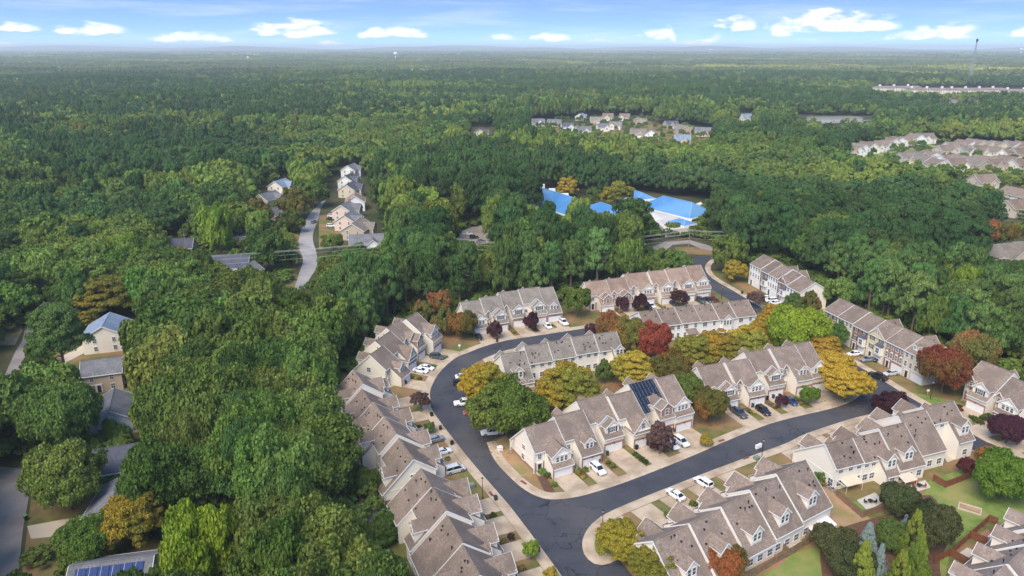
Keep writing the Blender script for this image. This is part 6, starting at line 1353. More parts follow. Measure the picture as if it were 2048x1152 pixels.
def car_parts(kind):
    L_, W_, H_ = dict(sedan=(4.8, 1.84, 1.45), suv=(4.75, 1.92, 1.72), pickup=(5.7, 2.0, 1.88), van=(4.9, 1.9, 1.88), hatch=(4.3, 1.8, 1.5))[kind]
    hw = W_ / 2; belt = H_ * .58; xs = L_ / 2
    def sec(x, w, zl, zb, zt, wt): return [(x, -w, zl), (x, -w * 1.0, zb), (x, -wt, zt), (x, wt, zt), (x, w, zb), (x, w, zl)]
    if kind == 'pickup': prof = [(-xs, .93, .5, 1.0, 1.06), (-xs + .15, 1, .38, 1.02, 1.08), (-.5, 1, .36, 1.02, 1.08), (1.0, 1, .36, 1.0, 1.1), (xs - .25, .97, .38, .92, 1.02), (xs, .88, .48, .8, .88)]
    elif kind == 'sedan': prof = [(-xs, .84, .42, .76, .88), (-xs + .2, .96, .3, .84, .96), (-.9, 1, .26, .86, .98), (.9, 1, .26, .82, .93), (xs - .35, .94, .28, .7, .78), (xs, .76, .38, .58, .64)]
    else: prof = [(-xs, .88, .45, .95, 1.02), (-xs + .18, .98, .32, .98, 1.06), (-.6, 1, .3, .98, 1.06), (1.0, 1, .3, .94, 1.03), (xs - .3, .95, .32, .82, .92), (xs, .8, .42, .68, .76)]
    body = loft([sec(x, hw * w, zl, zb, zt, hw * w * .86) for x, w, zl, zb, zt in prof])
    cab = dict(sedan=[(-1.85, .9, .9), (-1.05, H_ - .06, .68), (.35, H_ - .04, .68), (1.25, .9, .84)], suv=[(-2.25, 1.0, .9), (-1.95, H_ - .06, .74), (.35, H_ - .04, .74), (1.15, 1.0, .88)], hatch=[(-2.05, .95, .88), (-1.6, H_ - .08, .7), (.3, H_ - .04, .7), (1.15, .95, .86)],
               pickup=[(-.95, 1.04, .9), (-.8, H_ - .06, .76), (.55, H_ - .04, .76), (1.3, 1.04, .9)], van=[(-2.35, 1.02, .92), (-2.2, H_ - .06, .82), (.7, H_ - .04, .82), (1.6, 1.0, .88)])[kind]
    b0 = .9 if kind in ('sedan', 'hatch') else 1.0
    glass = loft([[(x, -hw * w, b0), (x, -hw * w, z) if z < b0 + .1 else (x, -hw * w, z), (x, hw * w, z), (x, hw * w, b0)] if z > b0 + .15 else [(x, -hw * w, b0 - .02), (x, -hw * w, b0 + .02), (x, hw * w, b0 + .02), (x, hw * w, b0 - .02)] for x, z, w in cab])
    (xa, za, wa), (xb, zb_, wb) = cab[1], cab[2]
    roof = MB(); roof.add([(xa - .06, -hw * wa, za), (xb + .08, -hw * wb, zb_), (xb + .08, hw * wb, zb_), (xa - .06, hw * wa, za), (xa + .05, -hw * wa * .86, za + .07), (xb - .05, -hw * wb * .86, zb_ + .06), (xb - .05, hw * wb * .86, zb_ + .06), (xa + .05, hw * wa * .86, za + .07)],
                            [(4, 5, 6, 7), (0, 1, 5, 4), (1, 2, 6, 5), (2, 3, 7, 6), (3, 0, 4, 7), (3, 2, 1, 0)])
    for s in (-1, 1):
        roof.bar((xb + .04, s * hw * wb * .99, zb_ + .02), (cab[3][0], s * hw * cab[3][2], b0), .07, .07); roof.bar((xa - .02, s * hw * wa * .99, za + .02), (cab[0][0], s * hw * cab[0][2], b0), .12, .09)
        m = (xa + xb) / 2; roof.bar((m, s * hw * (wa + .012), za), (m, s * hw * .93, b0), .1, .06)
    wr = .34 if kind in ('sedan', 'hatch') else .39
    w = MB().tube([(0, -.11, 0), (0, .11, 0)], wr, 14); r = MB().tube([(0, -.118, 0), (0, .118, 0)], wr * .62, 10)
    bed = MB().box(-xs + .2, -hw * .78, 1.085, -1.05, hw * .78, 1.1) if kind == 'pickup' else None
    return dict(body=body, glass=glass, roof=roof, wheel=w.mesh('wheel', M_TYRE), rim=r.mesh('rim', M_RIM), wr=wr, wx=(xs * .62, -xs * .6), hw=hw, xs=xs, bed=bed, hl=MB().box(-.12, -.2, -.07, .1, .2, .08).mesh('headlight', M_HL), tl=MB().box(-.05, -.16, -.1, .08, .16, .1).mesh('tail_light', M_TL), zh=prof[-1][3] - .02, zt=prof[0][3] - .02, msh={})
def car(p, head, kind, col, label, group='cars parked around the townhouses', z=.09, gl=None):
    if kind not in CARS: CARS[kind] = car_parts(kind)
    c = CARS[kind]; pm = PT[col]
    if col not in c['msh']: c['msh'][col] = (c['body'].mesh('body', pm), c['roof'].mesh('cabin_roof', pm))
    if 'glass_m' not in c: c['glass_m'] = c['glass'].mesh('windows', M_CGL); c['bed_m'] = c['bed'].mesh('bed', M_BLACK) if c['bed'] else None
    nm = {'pickup': 'pickup_truck', 'van': 'parked_van'}.get(kind, 'parked_car')
    o = empty(nm, p[0], p[1], z, R(head)); tag(o, label, {'pickup': 'pickup truck', 'van': 'van'}.get(kind, 'car'), group)
    link('body', c['msh'][col][0], o); link('windows', c['glass_m'], o); link('cabin_roof', c['msh'][col][1], o)
    if c['bed_m']: link('bed', c['bed_m'], o)
    for x in c['wx']:
        for s in (-1, 1):
            w = link('wheel', c['wheel'], o); w.location = (x, s * (c['hw'] - .1), c['wr']); link('rim', c['rim'], w)
    for s in (-1, 1):
        h = link('headlight', c['hl'], o); h.location = (c['xs'] - .06, s * c['hw'] * .6, c['zh']); t = link('tail_light', c['tl'], o); t.location = (-c['xs'], s * c['hw'] * .68, c['zt'])
    return o
for (p, hd, k, c, l) in [
    ((-11.0,223.5), -69.5, 'sedan', 'black', 'black sedan on the first driveway of the grey-roofed front row'),
    ((12.3,233.5), -69.5, 'sedan', 'white', 'white sedan beside the white pickup at the front row'),
    ((17.9,236.8), -69.5, 'pickup', 'white', 'white pickup at the right end of the front row'),
    ((51.8,254.3), -72.5, 'sedan', 'white', 'white car half hidden before the brown-roofed row'),
    ((50.4,252.7), -72.5, 'suv', 'black', 'black car next to the half-hidden white one'),
    ((60.4,257.1), -72.5, 'sedan', 'black', 'black car in front of the fourth brown-roofed garage'),
    ((71.9,259.9), -72.5, 'suv', 'grey', 'dark grey car at the last brown-roofed garage'),
    ((74.8,261.0), -72.5, 'sedan', 'black', 'black sedan nearest the red hedge at the top bend'),
    ((-23.3,207.2), -21.5, 'suv', 'grey', 'dark grey crossover on the driveway of the bend'),
    ((-25.7,199.1), -21.5, 'sedan', 'white', 'white sedan farther from the street bend of the pair'),
    ((-27.2,197.0), -21.5, 'sedan', 'white', 'white sedan nearer the planting bed of the pair'),
    ((-18.7,157.2), 27, 'hatch', 'slate', 'silver-blue hatchback between the left row and sidewalk'),
    ((-16.7,151.4), 27, 'sedan', 'white', 'white sedan on the left row driveway below the hatchback'),
    ((-13.0,143.7), 27, 'van', 'silver', 'boxy silver van at the end of the left row'),
    ((-14.2,192.9), 10, 'sedan', 'white', 'white car peeping out under the golden tree'),
    ((-14.6,188.6), 10, 'suv', 'black', 'dark car peeping out under the golden tree'),
    ((-12.9,176.3), 190, 'pickup', 'white', 'white pickup tail showing in the parking bay'),
    ((-10.4,171.2), 190, 'sedan', 'red', 'red car under the large green tree'),
    ((-5.0,160.6), 190, 'pickup', 'white', 'white pickup parked at the lower end of the bay'),
    ((19.6,143.9), -62.5, 'suv', 'white', 'white crossover on the second driveway of the solar panel row'),
    ((38.6,154.8), -62.5, 'sedan', 'white', 'white sedan with black roof beside the half-bare plum'),
    ((41.3,156.0), -62.5, 'suv', 'white', 'white crossover at the solar panel row, right of the pair'),
    ((59.7,170.7), -69.5, 'pickup', 'grey', 'dark grey crew-cab pickup on a driveway'),
    ((66.5,171.8), -69.5, 'suv', 'black', 'black wagon on the driveway right of the grey pickup'),
    ((75.8,177.5), -69.5, 'sedan', 'blue', 'blue sedan between the small plum and yellow-green tree'),
    ((97.3,262.8), -166, 'sedan', 'white', 'farthest of three white cars by the short three-storey row'),
    ((98.3,259.9), -166, 'suv', 'white', 'middle of three white cars by the short three-storey row'),
    ((99.0,257.1), -166, 'sedan', 'white', 'nearest of three white cars by the short three-storey row'),
    ((107.5,209.5), -164, 'sedan', 'white', 'white sedan at the left of the long three-storey row'),
    ((109.8,205.3), -164, 'sedan', 'slate', 'grey sedan next to the open garage'),
    ((113.3,205.3), -164, 'suv', 'black', 'black off-roader standing in the open garage'),
    ((111.9,195.2), -164, 'sedan', 'silver', 'silver-white sedan before the brick three-storey unit'),
    ((106.9,192.9), 120, 'pickup', 'black', 'black pickup parked at the street junction'),
    ((42.3,138.5), 122.5, 'suv', 'white', 'white estate car behind the lower row, upper one'),
    ((35.2,134.0), 122.5, 'sedan', 'white', 'white sedan with dark sunroof behind the lower row'),
    ((-138.0,220.1), 22, 'suv', 'black', 'black estate car by the blank cream gable house')]:
    car(p, hd, k, c, l)
for (p, hd, k, c, l) in [((-109.1,390.3), 78, 'suv', 'green', 'grey-green car driving up the village street'), ((-102.7,405.1), -8, 'suv', 'white', 'white car on the upper village driveway'), ((-101.7,397.6), -8, 'sedan', 'black', 'dark car beside the upper village driveway'), ((-97.5,380.9), -8, 'suv', 'white', 'white car on the lower village driveway'),
    ((-22.7,363.4), 15, 'sedan', 'white', 'white car in the school parking lot'), ((-19.2,356.2), 15, 'suv', 'black', 'upper dark car in the school parking lot'), ((-15.4,348.3), 15, 'sedan', 'grey', 'lower dark car in the school parking lot'), ((-10.6,383.2), -30, 'suv', 'black', 'black car on the school loop'), ((-2.0,352.2), -20, 'van', 'white', 'white van behind the school trees')]:
    car(p, hd, k, c, l, 'cars beyond the neighbourhood')

# ------------------------------------------------------------------ street furniture
def bin_mesh():
    b = MB(); b.add([(-.24, -.28, .05), (.24, -.28, .05), (.24, .26, .05), (-.24, .26, .05), (-.31, -.36, .98), (.31, -.36, .98), (.31, .36, .98), (-.31, .36, .98)], [(3, 2, 1, 0), (0, 1, 5, 4), (1, 2, 6, 5), (2, 3, 7, 6), (3, 0, 4, 7), (4, 5, 6, 7)])
    l = MB().add([(-.33, -.4, .98), (.33, -.4, .98), (.33, .38, .98), (-.33, .38, .98), (-.3, -.34, 1.08), (.3, -.34, 1.08), (.3, .34, 1.08), (-.3, .34, 1.08)], [(4, 5, 6, 7), (0, 1, 5, 4), (1, 2, 6, 5), (2, 3, 7, 6), (3, 0, 4, 7)])
    return b, l, MB().tube([(-.3, 0, 0), (-.22, 0, 0)], .14, 8).mesh('wheel', M_TYRE)
BB, BL, BW = bin_mesh(); M_GLID = mat('green_lid', (.10, .42, .04), rough=.5); M_TEAL = mat('dark_teal_plastic', (.03, .05, .055), rough=.5)
for (p, m, ml, l) in [((-4.9,220.5), M_BLACK, M_BLACK, 'black wheelie bin at the kerb below the first purple plum'), ((-30.6,189.2), M_BLACK, M_BLACK, 'black wheelie bin beside the first garage of the bend row'), ((-21.1,169.9), M_BLACK, M_BLACK, 'uppermost black bin on the left sidewalk'), ((-18.1,162.8), M_BLACK, M_BLACK, 'middle black bin on the left sidewalk'), ((-14.6,155.5), M_BLACK, M_BLACK, 'lowest black bin beside the left street'),
    ((-3.5,132.8), M_TEAL, M_TEAL, 'dark teal bin by the lamp post at the lower left kerb'), ((5.0,116.2), M_BLACK, M_BLACK, 'black bin behind the small bright verge tree'), ((22.6,150.7), M_TEAL, M_TEAL, 'dark bin at the third garage of the solar panel row'), ((20.2,147.5), M_BLACK, M_BLACK, 'black bin at the second garage of the solar panel row'), ((30.0,153.4), M_BLACK, M_BLACK, 'black bin at the fourth garage of the solar panel row'),
    ((58.3,174.3), M_TEAL, M_TEAL, 'grey-green bin left of the dark grey pickup'), ((64.7,174.9), M_TEAL, M_TEAL, 'dark teal bin before the white garage right of the pickup'), ((70.0,179.2), M_BLACK, M_BLACK, 'black bin left of the small purple plum garage'), ((72.0,180.1), M_TEAL, M_TEAL, 'teal bin right of the black one near the small plum'),
    ((114.9,172.9), M_BLACK, M_BLACK, 'black bin at the kerb of the corner lawn'), ((123.3,165.1), M_BLACK, M_BLACK, 'black bin beside the right-edge garage'), ((-99.5,126.0), M_BLACK, M_GLID, 'black bin with bright green lid on the left street'), ((90.3,269.3), M_BLACK, M_BLACK, 'black bin by the short three-storey driveway'), ((92.1,263.9), M_BLACK, M_BLACK, 'black bin near the reddish bare tree')]:
    o = BB.obj('wheelie_bin', m); o.location = (p[0], p[1], .13); o.rotation_euler = (0, 0, (p[0] * .7) % 6.28); tag(o, l, 'bin', 'wheelie bins')
    BL.obj('lid', ml, o); w = link('wheel', BW, o); w.location = (0, .3, .14); w = link('wheel', BW, o); w.location = (.52, .3, .14)
M_LAMPG = mat('lamp_glass', (.5, .5, .47), rough=.2)
for (p, l) in [((-6.3,133.3), 'black lamp post on the verge of the lower left row'), ((18.0,122.0), 'black lamp post on the rounded corner verge'), ((58.7,149.2), 'black lamp post beside the mailboxes'), ((115.3,180.1), 'black lamp post on the corner lawn by the crimson maple'), ((80.6,263.4), 'black lamp post at the top bend')]:
    o = empty('lamp_post', *p); tag(o, l, 'lamp post', 'street lamps')
    MB().tube([(0, 0, 0), (0, 0, .5), (0, 0, .55), (0, 0, 4.7)], [.13, .12, .075, .055], 8).obj('pole', M_METAL, o)
    MB().tube([(0, 0, 4.7), (0, 0, 4.78), (0, 0, 5.15)], [.08, .15, .22], 8).obj('lantern', M_LAMPG, o); MB().tube([(0, 0, 5.15), (0, 0, 5.2), (0, 0, 5.42)], [.27, .24, .03], 8).obj('cap', M_METAL, o)
def single(name, mb, m, p, rz, label, cat, group=None, z=.02):
    o = mb.obj(name, m); o.location = (p[0], p[1], z); o.rotation_euler = (0, 0, R(rz)); return tag(o, label, cat, group)
M_BOXG = mat('transformer_green', (.20, .25, .19), (.16, .2, .15), 1, rough=.6); M_DRAIN = mat('rust_iron', (.20, .06, .04), rough=.7)
for (p, rz, l) in [((58.7,152.8), 28, 'left white cluster mailbox beside the lamp post'), ((59.6,153.4), 28, 'right white cluster mailbox beside the lamp post')]:
    o = empty('mailbox', p[0], p[1], .15, R(rz)); tag(o, l, 'mailbox', 'cluster mailboxes'); MB().box(-.38, -.24, .5, .38, .24, 1.5).obj('cabinet', M_TRIM, o); MB().box(-.12, -.12, 0, .12, .12, .5).obj('pedestal', M_GALV, o)
    for i in range(3):
        for j in range(4): MB().box(-.35 + i * .24, .24, .56 + j * .23, -.14 + i * .24, .255, .76 + j * .23).obj('door', M_GALV, o)
for (p, l) in [((57.4,148.8), 'green utility box near the mailboxes'), ((-8.9,137.6), 'green utility box on the verge of the left row'), ((-2.9,153.2), 'pale utility cabinet on the clay corner of the bend')]:
    single('utility_box', MB().box(-.6, -.5, 0, .6, .5, .85).box(-.64, -.54, .851, .64, .54, .93), M_BOXG if 'green' in l else M_TRIM, p, 25, l, 'utility box', 'utility boxes')
for (p, rz, l) in [((-4.5,134.9), -63, 'rusty drain grate by the teal bin'), ((51.5,157.4), 28, 'rusty drain grate above the main street'), ((55.1,149.4), 28, 'rusty drain grate near the mailboxes'), ((2.6,139.3), -50, 'rusty drain grate on the curved corner kerb')]:
    single('drain_grate', MB().box(-.9, -.3, 0, .9, .3, .05), M_DRAIN, p, rz, l, 'drain', 'kerb drains', z=.155)
def fence(pts, m, label, h=1.75):
    o = empty('fence', pts[0][0], pts[0][1]); tag(o, label, 'fence', 'garden fences'); x0, y0 = pts[0]; q = random.Random(len(label))
    for k, (a, b) in enumerate(zip(pts, pts[1:])):
        d = Vector((b[0] - a[0], b[1] - a[1])); L_ = d.length; d.normalize(); n = Vector((-d.y, d.x)); mb = MB(); ns = int(L_ / .155)
        for i in range(ns):
            s = i * L_ / ns; hh = h + q.uniform(-.03, .03); w = .142
            P = [(a[0] - x0 + d.x * (s + t) + n.x * u, a[1] - y0 + d.y * (s + t) + n.y * u) for t, u in ((0, 0), (w, 0), (w, .02), (0, .02))]
            mb.add([(*p, .05) for p in P] + [(*p, hh) for p in P], [(3, 2, 1, 0), (4, 5, 6, 7), (0, 1, 5, 4), (1, 2, 6, 5), (2, 3, 7, 6), (3, 0, 4, 7)])
        tag(mb.obj('pickets', m, o), kind='stuff')
        for z in (.35, 1.4): MB().bar((a[0] - x0 - n.x * .03, a[1] - y0 - n.y * .03, z), (b[0] - x0 - n.x * .03, b[1] - y0 - n.y * .03, z), .05, .09).obj('rail', m, o)
        for i in range(int(L_ / 2.4) + 1):
            s = i * L_ / max(1, int(L_ / 2.4)); px_, py_ = a[0] - x0 + d.x * s - n.x * .07, a[1] - y0 + d.y * s - n.y * .07
            MB().box(px_ - .05, py_ - .05, 0, px_ + .05, py_ + .05, h + .08).obj('post', m, o)
fence([(35.9,104.3),(45.2,110.0),(53.5,115.5),(64.0,122.8)], M_WOODF, 'long weathered fence along the lower row patios')
fence([(51.1,118.5),(52.6,115.2)], M_WOODF, 'short weathered fence between two lower patios')
fence([(56.8,121.5),(59.5,118.9)], M_WOODF, 'short weathered fence near the white umbrella')
fence([(70.0,134.4),(72.0,126.7)], M_WOODF, 'weathered fence between the clay slope and green lawn')
fence([(72.0,126.7),(78.3,129.4)], M_WOODF, 'weathered fence at the foot of the small green lawn')
fence([(79.8,134.8),(83.6,131.5)], M_WOODF, 'weathered fence behind the second umbrella')
fence([(94.0,140.1),(95.2,137.4),(102.7,141.1),(105.6,147.9)], M_WOODR, 'reddish stained fence round the end unit garden')
fence([(79.1,112.7),(84.2,115.5),(97.2,125.4),(98.4,124.4)], M_WOODR, 'long reddish fence of the corner row gardens')
fence([(90.2,120.3),(92.3,118.2)], M_WOODR, 'reddish divider fence between two corner gardens')
fence([(83.4,114.9),(85.2,112.1)], M_WOODR, 'reddish divider fence at the lowest corner garden')
fence([(-32.9,135.7),(-32.0,131.1)], M_WOODF, 'short brown fence behind the left row')
M_PATIO = mat('patio_concrete', (.55, .50, .43), (.48, .42, .35), .5, 5, .9); M_PBRICK = mat('patio_brick', (.36, .19, .12), (.28, .14, .09), 1.5, 5, .9); M_CANV = mat('white_canvas', (.76, .72, .74), (.68, .64, .67), .8, rough=.8); M_AWN = mat('beige_canvas', (.66, .55, .42), (.58, .47, .35), .8, rough=.8)
for nm, pts, m in (('patio', [(73.8,132.9),(79.0,135.7),(79.3,132.2),(74.3,129.1)], M_PATIO), ('patio', [(46.9,113.8),(50.1,116.4),(52.2,114.1),(48.9,111.3)], M_PBRICK), ('patio', [(52.9,118.9),(56.1,120.9),(57.4,118.5),(54.0,116.4)], M_PATIO), ('patio', [(88.1,138.5),(92.5,140.5),(92.2,137.6),(87.7,135.7)], M_PATIO), ('patio', [(101.6,147.7),(104.5,149.2),(106.0,153.2),(102.3,151.0)], M_PATIO), ('patio', [(-32.2,131.1),(-27.0,128.5),(-26.8,124.4),(-31.7,126.0)], M_PATIO), ('patio', [(91.5,120.4),(95.6,123.1),(95.7,120.4),(91.6,118.2)], M_PBRICK), ('patio', [(85.2,115.5),(88.2,117.4),(89.3,116.0),(85.6,113.8)], M_PATIO)):
    sheet(nm, pts, .035, m)
def umbrella(p, label):
    o = empty('patio_umbrella', *p); tag(o, label, 'umbrella', 'patio umbrellas'); n = 8; r = 1.75
    MB().tube([(0, 0, 0), (0, 0, 2.6)], .035, 6).obj('pole', M_GALV, o)
    MB().add([(r * math.cos(k * 6.2832 / n), r * math.sin(k * 6.2832 / n), 2.15) for k in range(n)] + [(0, 0, 2.75)], [(k, (k + 1) % n, n) for k in range(n)]).obj('canopy', M_CANV, o)
    MB().tube([(0, 0, 0), (0, 0, .12)], .35, 10).obj('base', M_BLACK, o)
umbrella((60.1,120.3), 'white octagonal umbrella on the end patio of the lower row'); umbrella((81.5,133.8), 'white octagonal umbrella between the two beige awnings')
def awning(p, rz, w, d, m, label, z=2.7):
    o = empty('patio_awning', p[0], p[1], 0, R(rz)); tag(o, label, 'awning', 'patio awnings')
    MB().slab([(-w / 2, d, z - .75), (-w / 2, 0, z), (w / 2, 0, z), (w / 2, d, z - .75)], .05).obj('canvas', m, o)
    for s in (-1, 1): MB().tube([(s * (w / 2 - .1), d - .1, 0), (s * (w / 2 - .1), d - .1, z - .8)], .04, 6).obj('post', M_TRIM, o)
awning(loc2w(R13, 37, 13.5), 200.5, 4.6, 3.4, M_AWN, 'larger beige awning over the white patio'); awning(loc2w(R13, 24.5, 17.8), 200.5, 3.6, 2.4, M_AWN, 'smaller beige awning beside the white umbrella'); awning(loc2w(R14, 2.4, 16.1), 212.5, 3.6, 2.4, M_CANV, 'striped pale awning at the end of the lower row')
def ac(p, label):
    o = empty('air_conditioner', *p); tag(o, label, 'air conditioner', 'air conditioning units'); MB().box(-.42, -.42, .05, .42, .42, .78).obj('casing', M_GALV, o); MB().tube([(0, 0, .78), (0, 0, .83)], .34, 12).obj('fan_grille', M_BLACK, o)
for p, l in (((69.5,137.4), 'air conditioner beside the round bush at the cream wall'), ((69.9,136.2), 'second air conditioner at the cream wall, right one'), ((45.0,114.1), 'air conditioner at the brick patio of the lower row'), ((52.4,118.8), 'air conditioner at the concrete patio of the lower row'), ((60.1,120.9), 'air conditioner beside the white umbrella'), ((-19.6,116.0), 'air conditioner behind the bottom left row'), ((-28.0,129.7), 'air conditioner at the rear of the long left row')): ac(p, l)
def table(p, label):
    o = empty('patio_table', *p); tag(o, label, 'table', 'patio furniture'); MB().tube([(0, 0, .7), (0, 0, .74)], .6, 10).obj('top', M_METAL, o); MB().tube([(0, 0, 0), (0, 0, .7)], .06, 6).obj('leg', M_METAL, o)
def chair(p, rz, label, m=None):
    m = m or M_METAL; o = empty('patio_chair', p[0], p[1], .03, R(rz)); tag(o, label, 'chair', 'patio furniture'); MB().box(-.28, -.28, .4, .28, .28, .46).obj('seat', m, o); MB().box(-.28, .24, .46, .28, .3, .95).obj('backrest', m, o)
    for a in (-.24, .24):
        for b in (-.24, .24): MB().box(a - .025, b - .025, 0, a + .025, b + .025, .4).obj('leg', m, o)
M_RUST = mat('red_cushion', (.30, .07, .05), rough=.8)
tp = (76.1,131.8); table(tp, 'dark table under the larger beige awning'); [chair((tp[0] + dx, tp[1] + dy), a, 'dark chair %s the table under the larger awning' % w) for dx, dy, a, w in ((-1, 0, 90, 'left of'), (1, 0, -90, 'right of'))]
tp = (89.6,137.6); table(tp, 'table among red-cushioned chairs'); [chair((tp[0] + dx, tp[1] + dy), a, 'red-cushioned chair %s the patio table' % w, M_RUST) for dx, dy, a, w in ((-1.1, .1, 90, 'left of'), (1.1, 0, -90, 'right of'), (0, 1.1, 0, 'behind'))]
g = empty('barbecue_grill', *(78.9,132.4)); tag(g, 'black covered barbecue grill on the white patio', 'grill'); MB().box(-.6, -.35, .75, .6, .35, 1.15).obj('hood', M_BLACK, g); MB().box(-.5, -.3, .1, .5, .3, .75).obj('cart', M_BLACK, g)
# sandbox kerb on the lawn
sp_ = empty('sandbox', *(96.0,129.7)); tag(sp_, 'pale rectangular concrete frame set in the lawn', 'sandbox'); sp_.rotation_euler = (0, 0, R(-35))
MB().box(-1.9, -1.15, 0, 1.9, 1.15, .06).obj('floor', M_SAND, sp_)
for b_ in ((-2.1, -1.35, 2.1, -1.15), (-2.1, 1.15, 2.1, 1.35), (-2.1, -1.15, -1.9, 1.15), (1.9, -1.15, 2.1, 1.15)): MB().box(b_[0], b_[1], 0, b_[2], b_[3], .28).obj('edge', M_PATIO, sp_)
# signs
for p, l in (((-16.9,215.1), 'white signpost on the lawn inside the bend'), ((116.1,182.9), 'small white sign on the corner lawn'), ((32.9,109.7), 'white disc sign on the bright green lawn')):
    o = empty('lawn_sign', *p); tag(o, l, 'sign', 'lawn signs'); MB().box(-.04, -.04, 0, .04, .04, 1.5).obj('post', M_TRIM, o); MB().box(-.4, -.03, .8, .4, .03, 1.35).obj('board', M_TRIM, o)
# ladder on the end wall of the solar panel row
for (x, y, l) in ((-.9, 13.5, 'aluminium ladder leaning on the cream gable end'), (8.4, -.6, 'ladder standing between the first two garages')):
    p = loc2w(R8, x, y); o = empty('ladder', p[0], p[1], 0, R8['a']); tag(o, l, 'ladder', 'ladders')
    for s in (-.2, .2): MB().bar((-.3, s, 0), (.75, s, 4.2), .05, .08).obj('rail', M_GALV, o)
    for k in range(11): MB().bar((-.3 + 1.05 * (k + .5) / 11.5, -.2, 4.2 * (k + .5) / 11.5), (-.3 + 1.05 * (k + .5) / 11.5, .2, 4.2 * (k + .5) / 11.5), .04, .04).obj('rung', M_GALV, o)
# solar panels
M_PV = mat('solar_cells', (.008, .010, .018), (.014, .018, .03), 3, rough=.12, spec=.7); M_PVB = mat('blue_solar_cells', (.02, .035, .12), (.03, .05, .15), 2, rough=.15, spec=.6)
def solar(par_pos, ang, cells, plane, label, m, w=1.0, d=1.65):
    o = empty('solar_array', par_pos[0], par_pos[1], 0, ang); tag(o, label, 'solar panels', 'solar panels')
    for (x, y) in cells:
        z0, z1 = plane(y) + .14, plane(y + d) + .14
        pn = MB().slab([(x, y, z0), (x + w, y, z0), (x + w, y + d, z1), (x, y + d, z1)], .05).obj('panel', m, o)
        MB().slab([(x + .48, y + .03, z0 + .02), (x + .52, y + .03, z0 + .02), (x + .52, y + d - .03, z1 + .02), (x + .48, y + d - .03, z1 + .02)], .015).obj('busbar', M_GALV, pn)
sb5, dz5 = 3.8, 2.2; sF5 = (ZR0 - EF) / YR0; x5 = 31.4; pl5 = lambda y: EF + sF5 * (y - sb5) + dz5
cells = [(x5 + .35 + i * 1.03, sb5 + 7.0 - 0 * 1.68) for i in range(7)] + [(x5 + .35 + i * 1.03, sb5 + 7.0 - 1.68) for i in range(7)] + [(x5 + .35 + i * 1.03, sb5 + 7.0 - 2 * 1.68) for i in (0, 1, 2, 6)] + [(x5 + .35 + i * 1.03, sb5 + 7.0 - 3 * 1.68) for i in (0, 1, 6)]
cells = [(a, b - .25) for a, b in cells]
solar((R8['x'], R8['y']), R8['a'], cells, pl5, 'black solar panels stepped round a gable on the corner row roof', M_PV)
hx, hy = hs.location[:2]; slh = 3.0 / 5.5
solar((hx, hy), hs.rotation_euler.z, [(-5.6 + i * 1.85, -5.4 + j * 2.3) for i in range(6) for j in range(2)], lambda y: 6.4 + slh * y + .08, 'blue solar panels on the house roof at the bottom edge', M_PVB, 1.75, 2.2)
# skylights
def skylight(rw, x, y, plane_z, dzdy, label):
    p = loc2w(rw, x, y); o = empty('skylight', p[0], p[1], 0, rw['a']); tag(o, label, 'skylight', 'roof skylights'); L_ = 1.15
    MB().slab([(-.3, 0, plane_z + .13), (.3, 0, plane_z + .13), (.3, L_, plane_z + .13 + dzdy * L_), (-.3, L_, plane_z + .13 + dzdy * L_)], .2).obj('frame', M_GALV, o)
    MB().slab([(-.22, .08, plane_z + .16 + dzdy * .08), (.22, .08, plane_z + .16 + dzdy * .08), (.22, L_ - .08, plane_z + .16 + dzdy * (L_ - .08)), (-.22, L_ - .08, plane_z + .16 + dzdy * (L_ - .08))], .02).obj('pane', M_TRIM, o)
sR_ = (ZR0 - ER) / (D0 - YR0)
for x, w in ((26.8, 'right'), (28.0, 'left')): skylight(R13, x, 2.4 + 11.6, ER + sR_ * (D0 - 11.6), -sR_, '%s skylight of the pair above the patio awnings' % w)
for x, w in ((9.6, 'lower'), (11.0, 'upper')): skylight(R7, x, 1.2 + 11.8, ER - .1 + sR_ * (D0 - 11.8), -sR_, '%s skylight of the pair on the bottom left row' % w)
# power line
POLES = [((-160.0,274.2), 'utility pole among the left woods'), ((-147.7,317.2), 'utility pole beside the lone dark-roofed house'), ((-32.4,313.1), 'utility pole at the school entrance'), ((16.2,303.1), 'utility pole before the school pines'), ((82.0,325.5), 'utility pole at the neighbourhood entrance'), ((112.8,329.9), 'utility pole behind the short three-storey row'), ((247.8,363.4), 'utility pole above the rust-red maples')]
tops = []
for i, (p, l) in enumerate(POLES):
    h = 12.5; o = empty('utility_pole', p[0], p[1], 0, R(75)); tag(o, l, 'utility pole', 'power line poles')
    MB().tube([(0, 0, 0), (0, 0, h)], [.2, .14], 8).obj('pole', M_POLE, o); MB().box(-.06, -1.3, h - .9, .06, 1.3, h - .76).obj('crossarm', M_POLE, o)
    for s in (-1.15, 0, 1.15): MB().tube([(0, s, h - .76), (0, s, h - .5)], .07, 6).obj('insulator', M_GALV, o)
    MB().tube([(.32, 0, h - 3.2), (.32, 0, h - 2.1)], .24, 8).obj('transformer', M_GALV, o)
    tops.append((p[0], p[1], h))
chain = [tops[0], tops[2], tops[3], tops[4], tops[5], tops[6]]
chain = [(-260, 262, 12.5)] + chain + [(330, 355, 12.5)]
M_WIRE = mat('aluminium_wire', (.5, .5, .5), rough=.4)
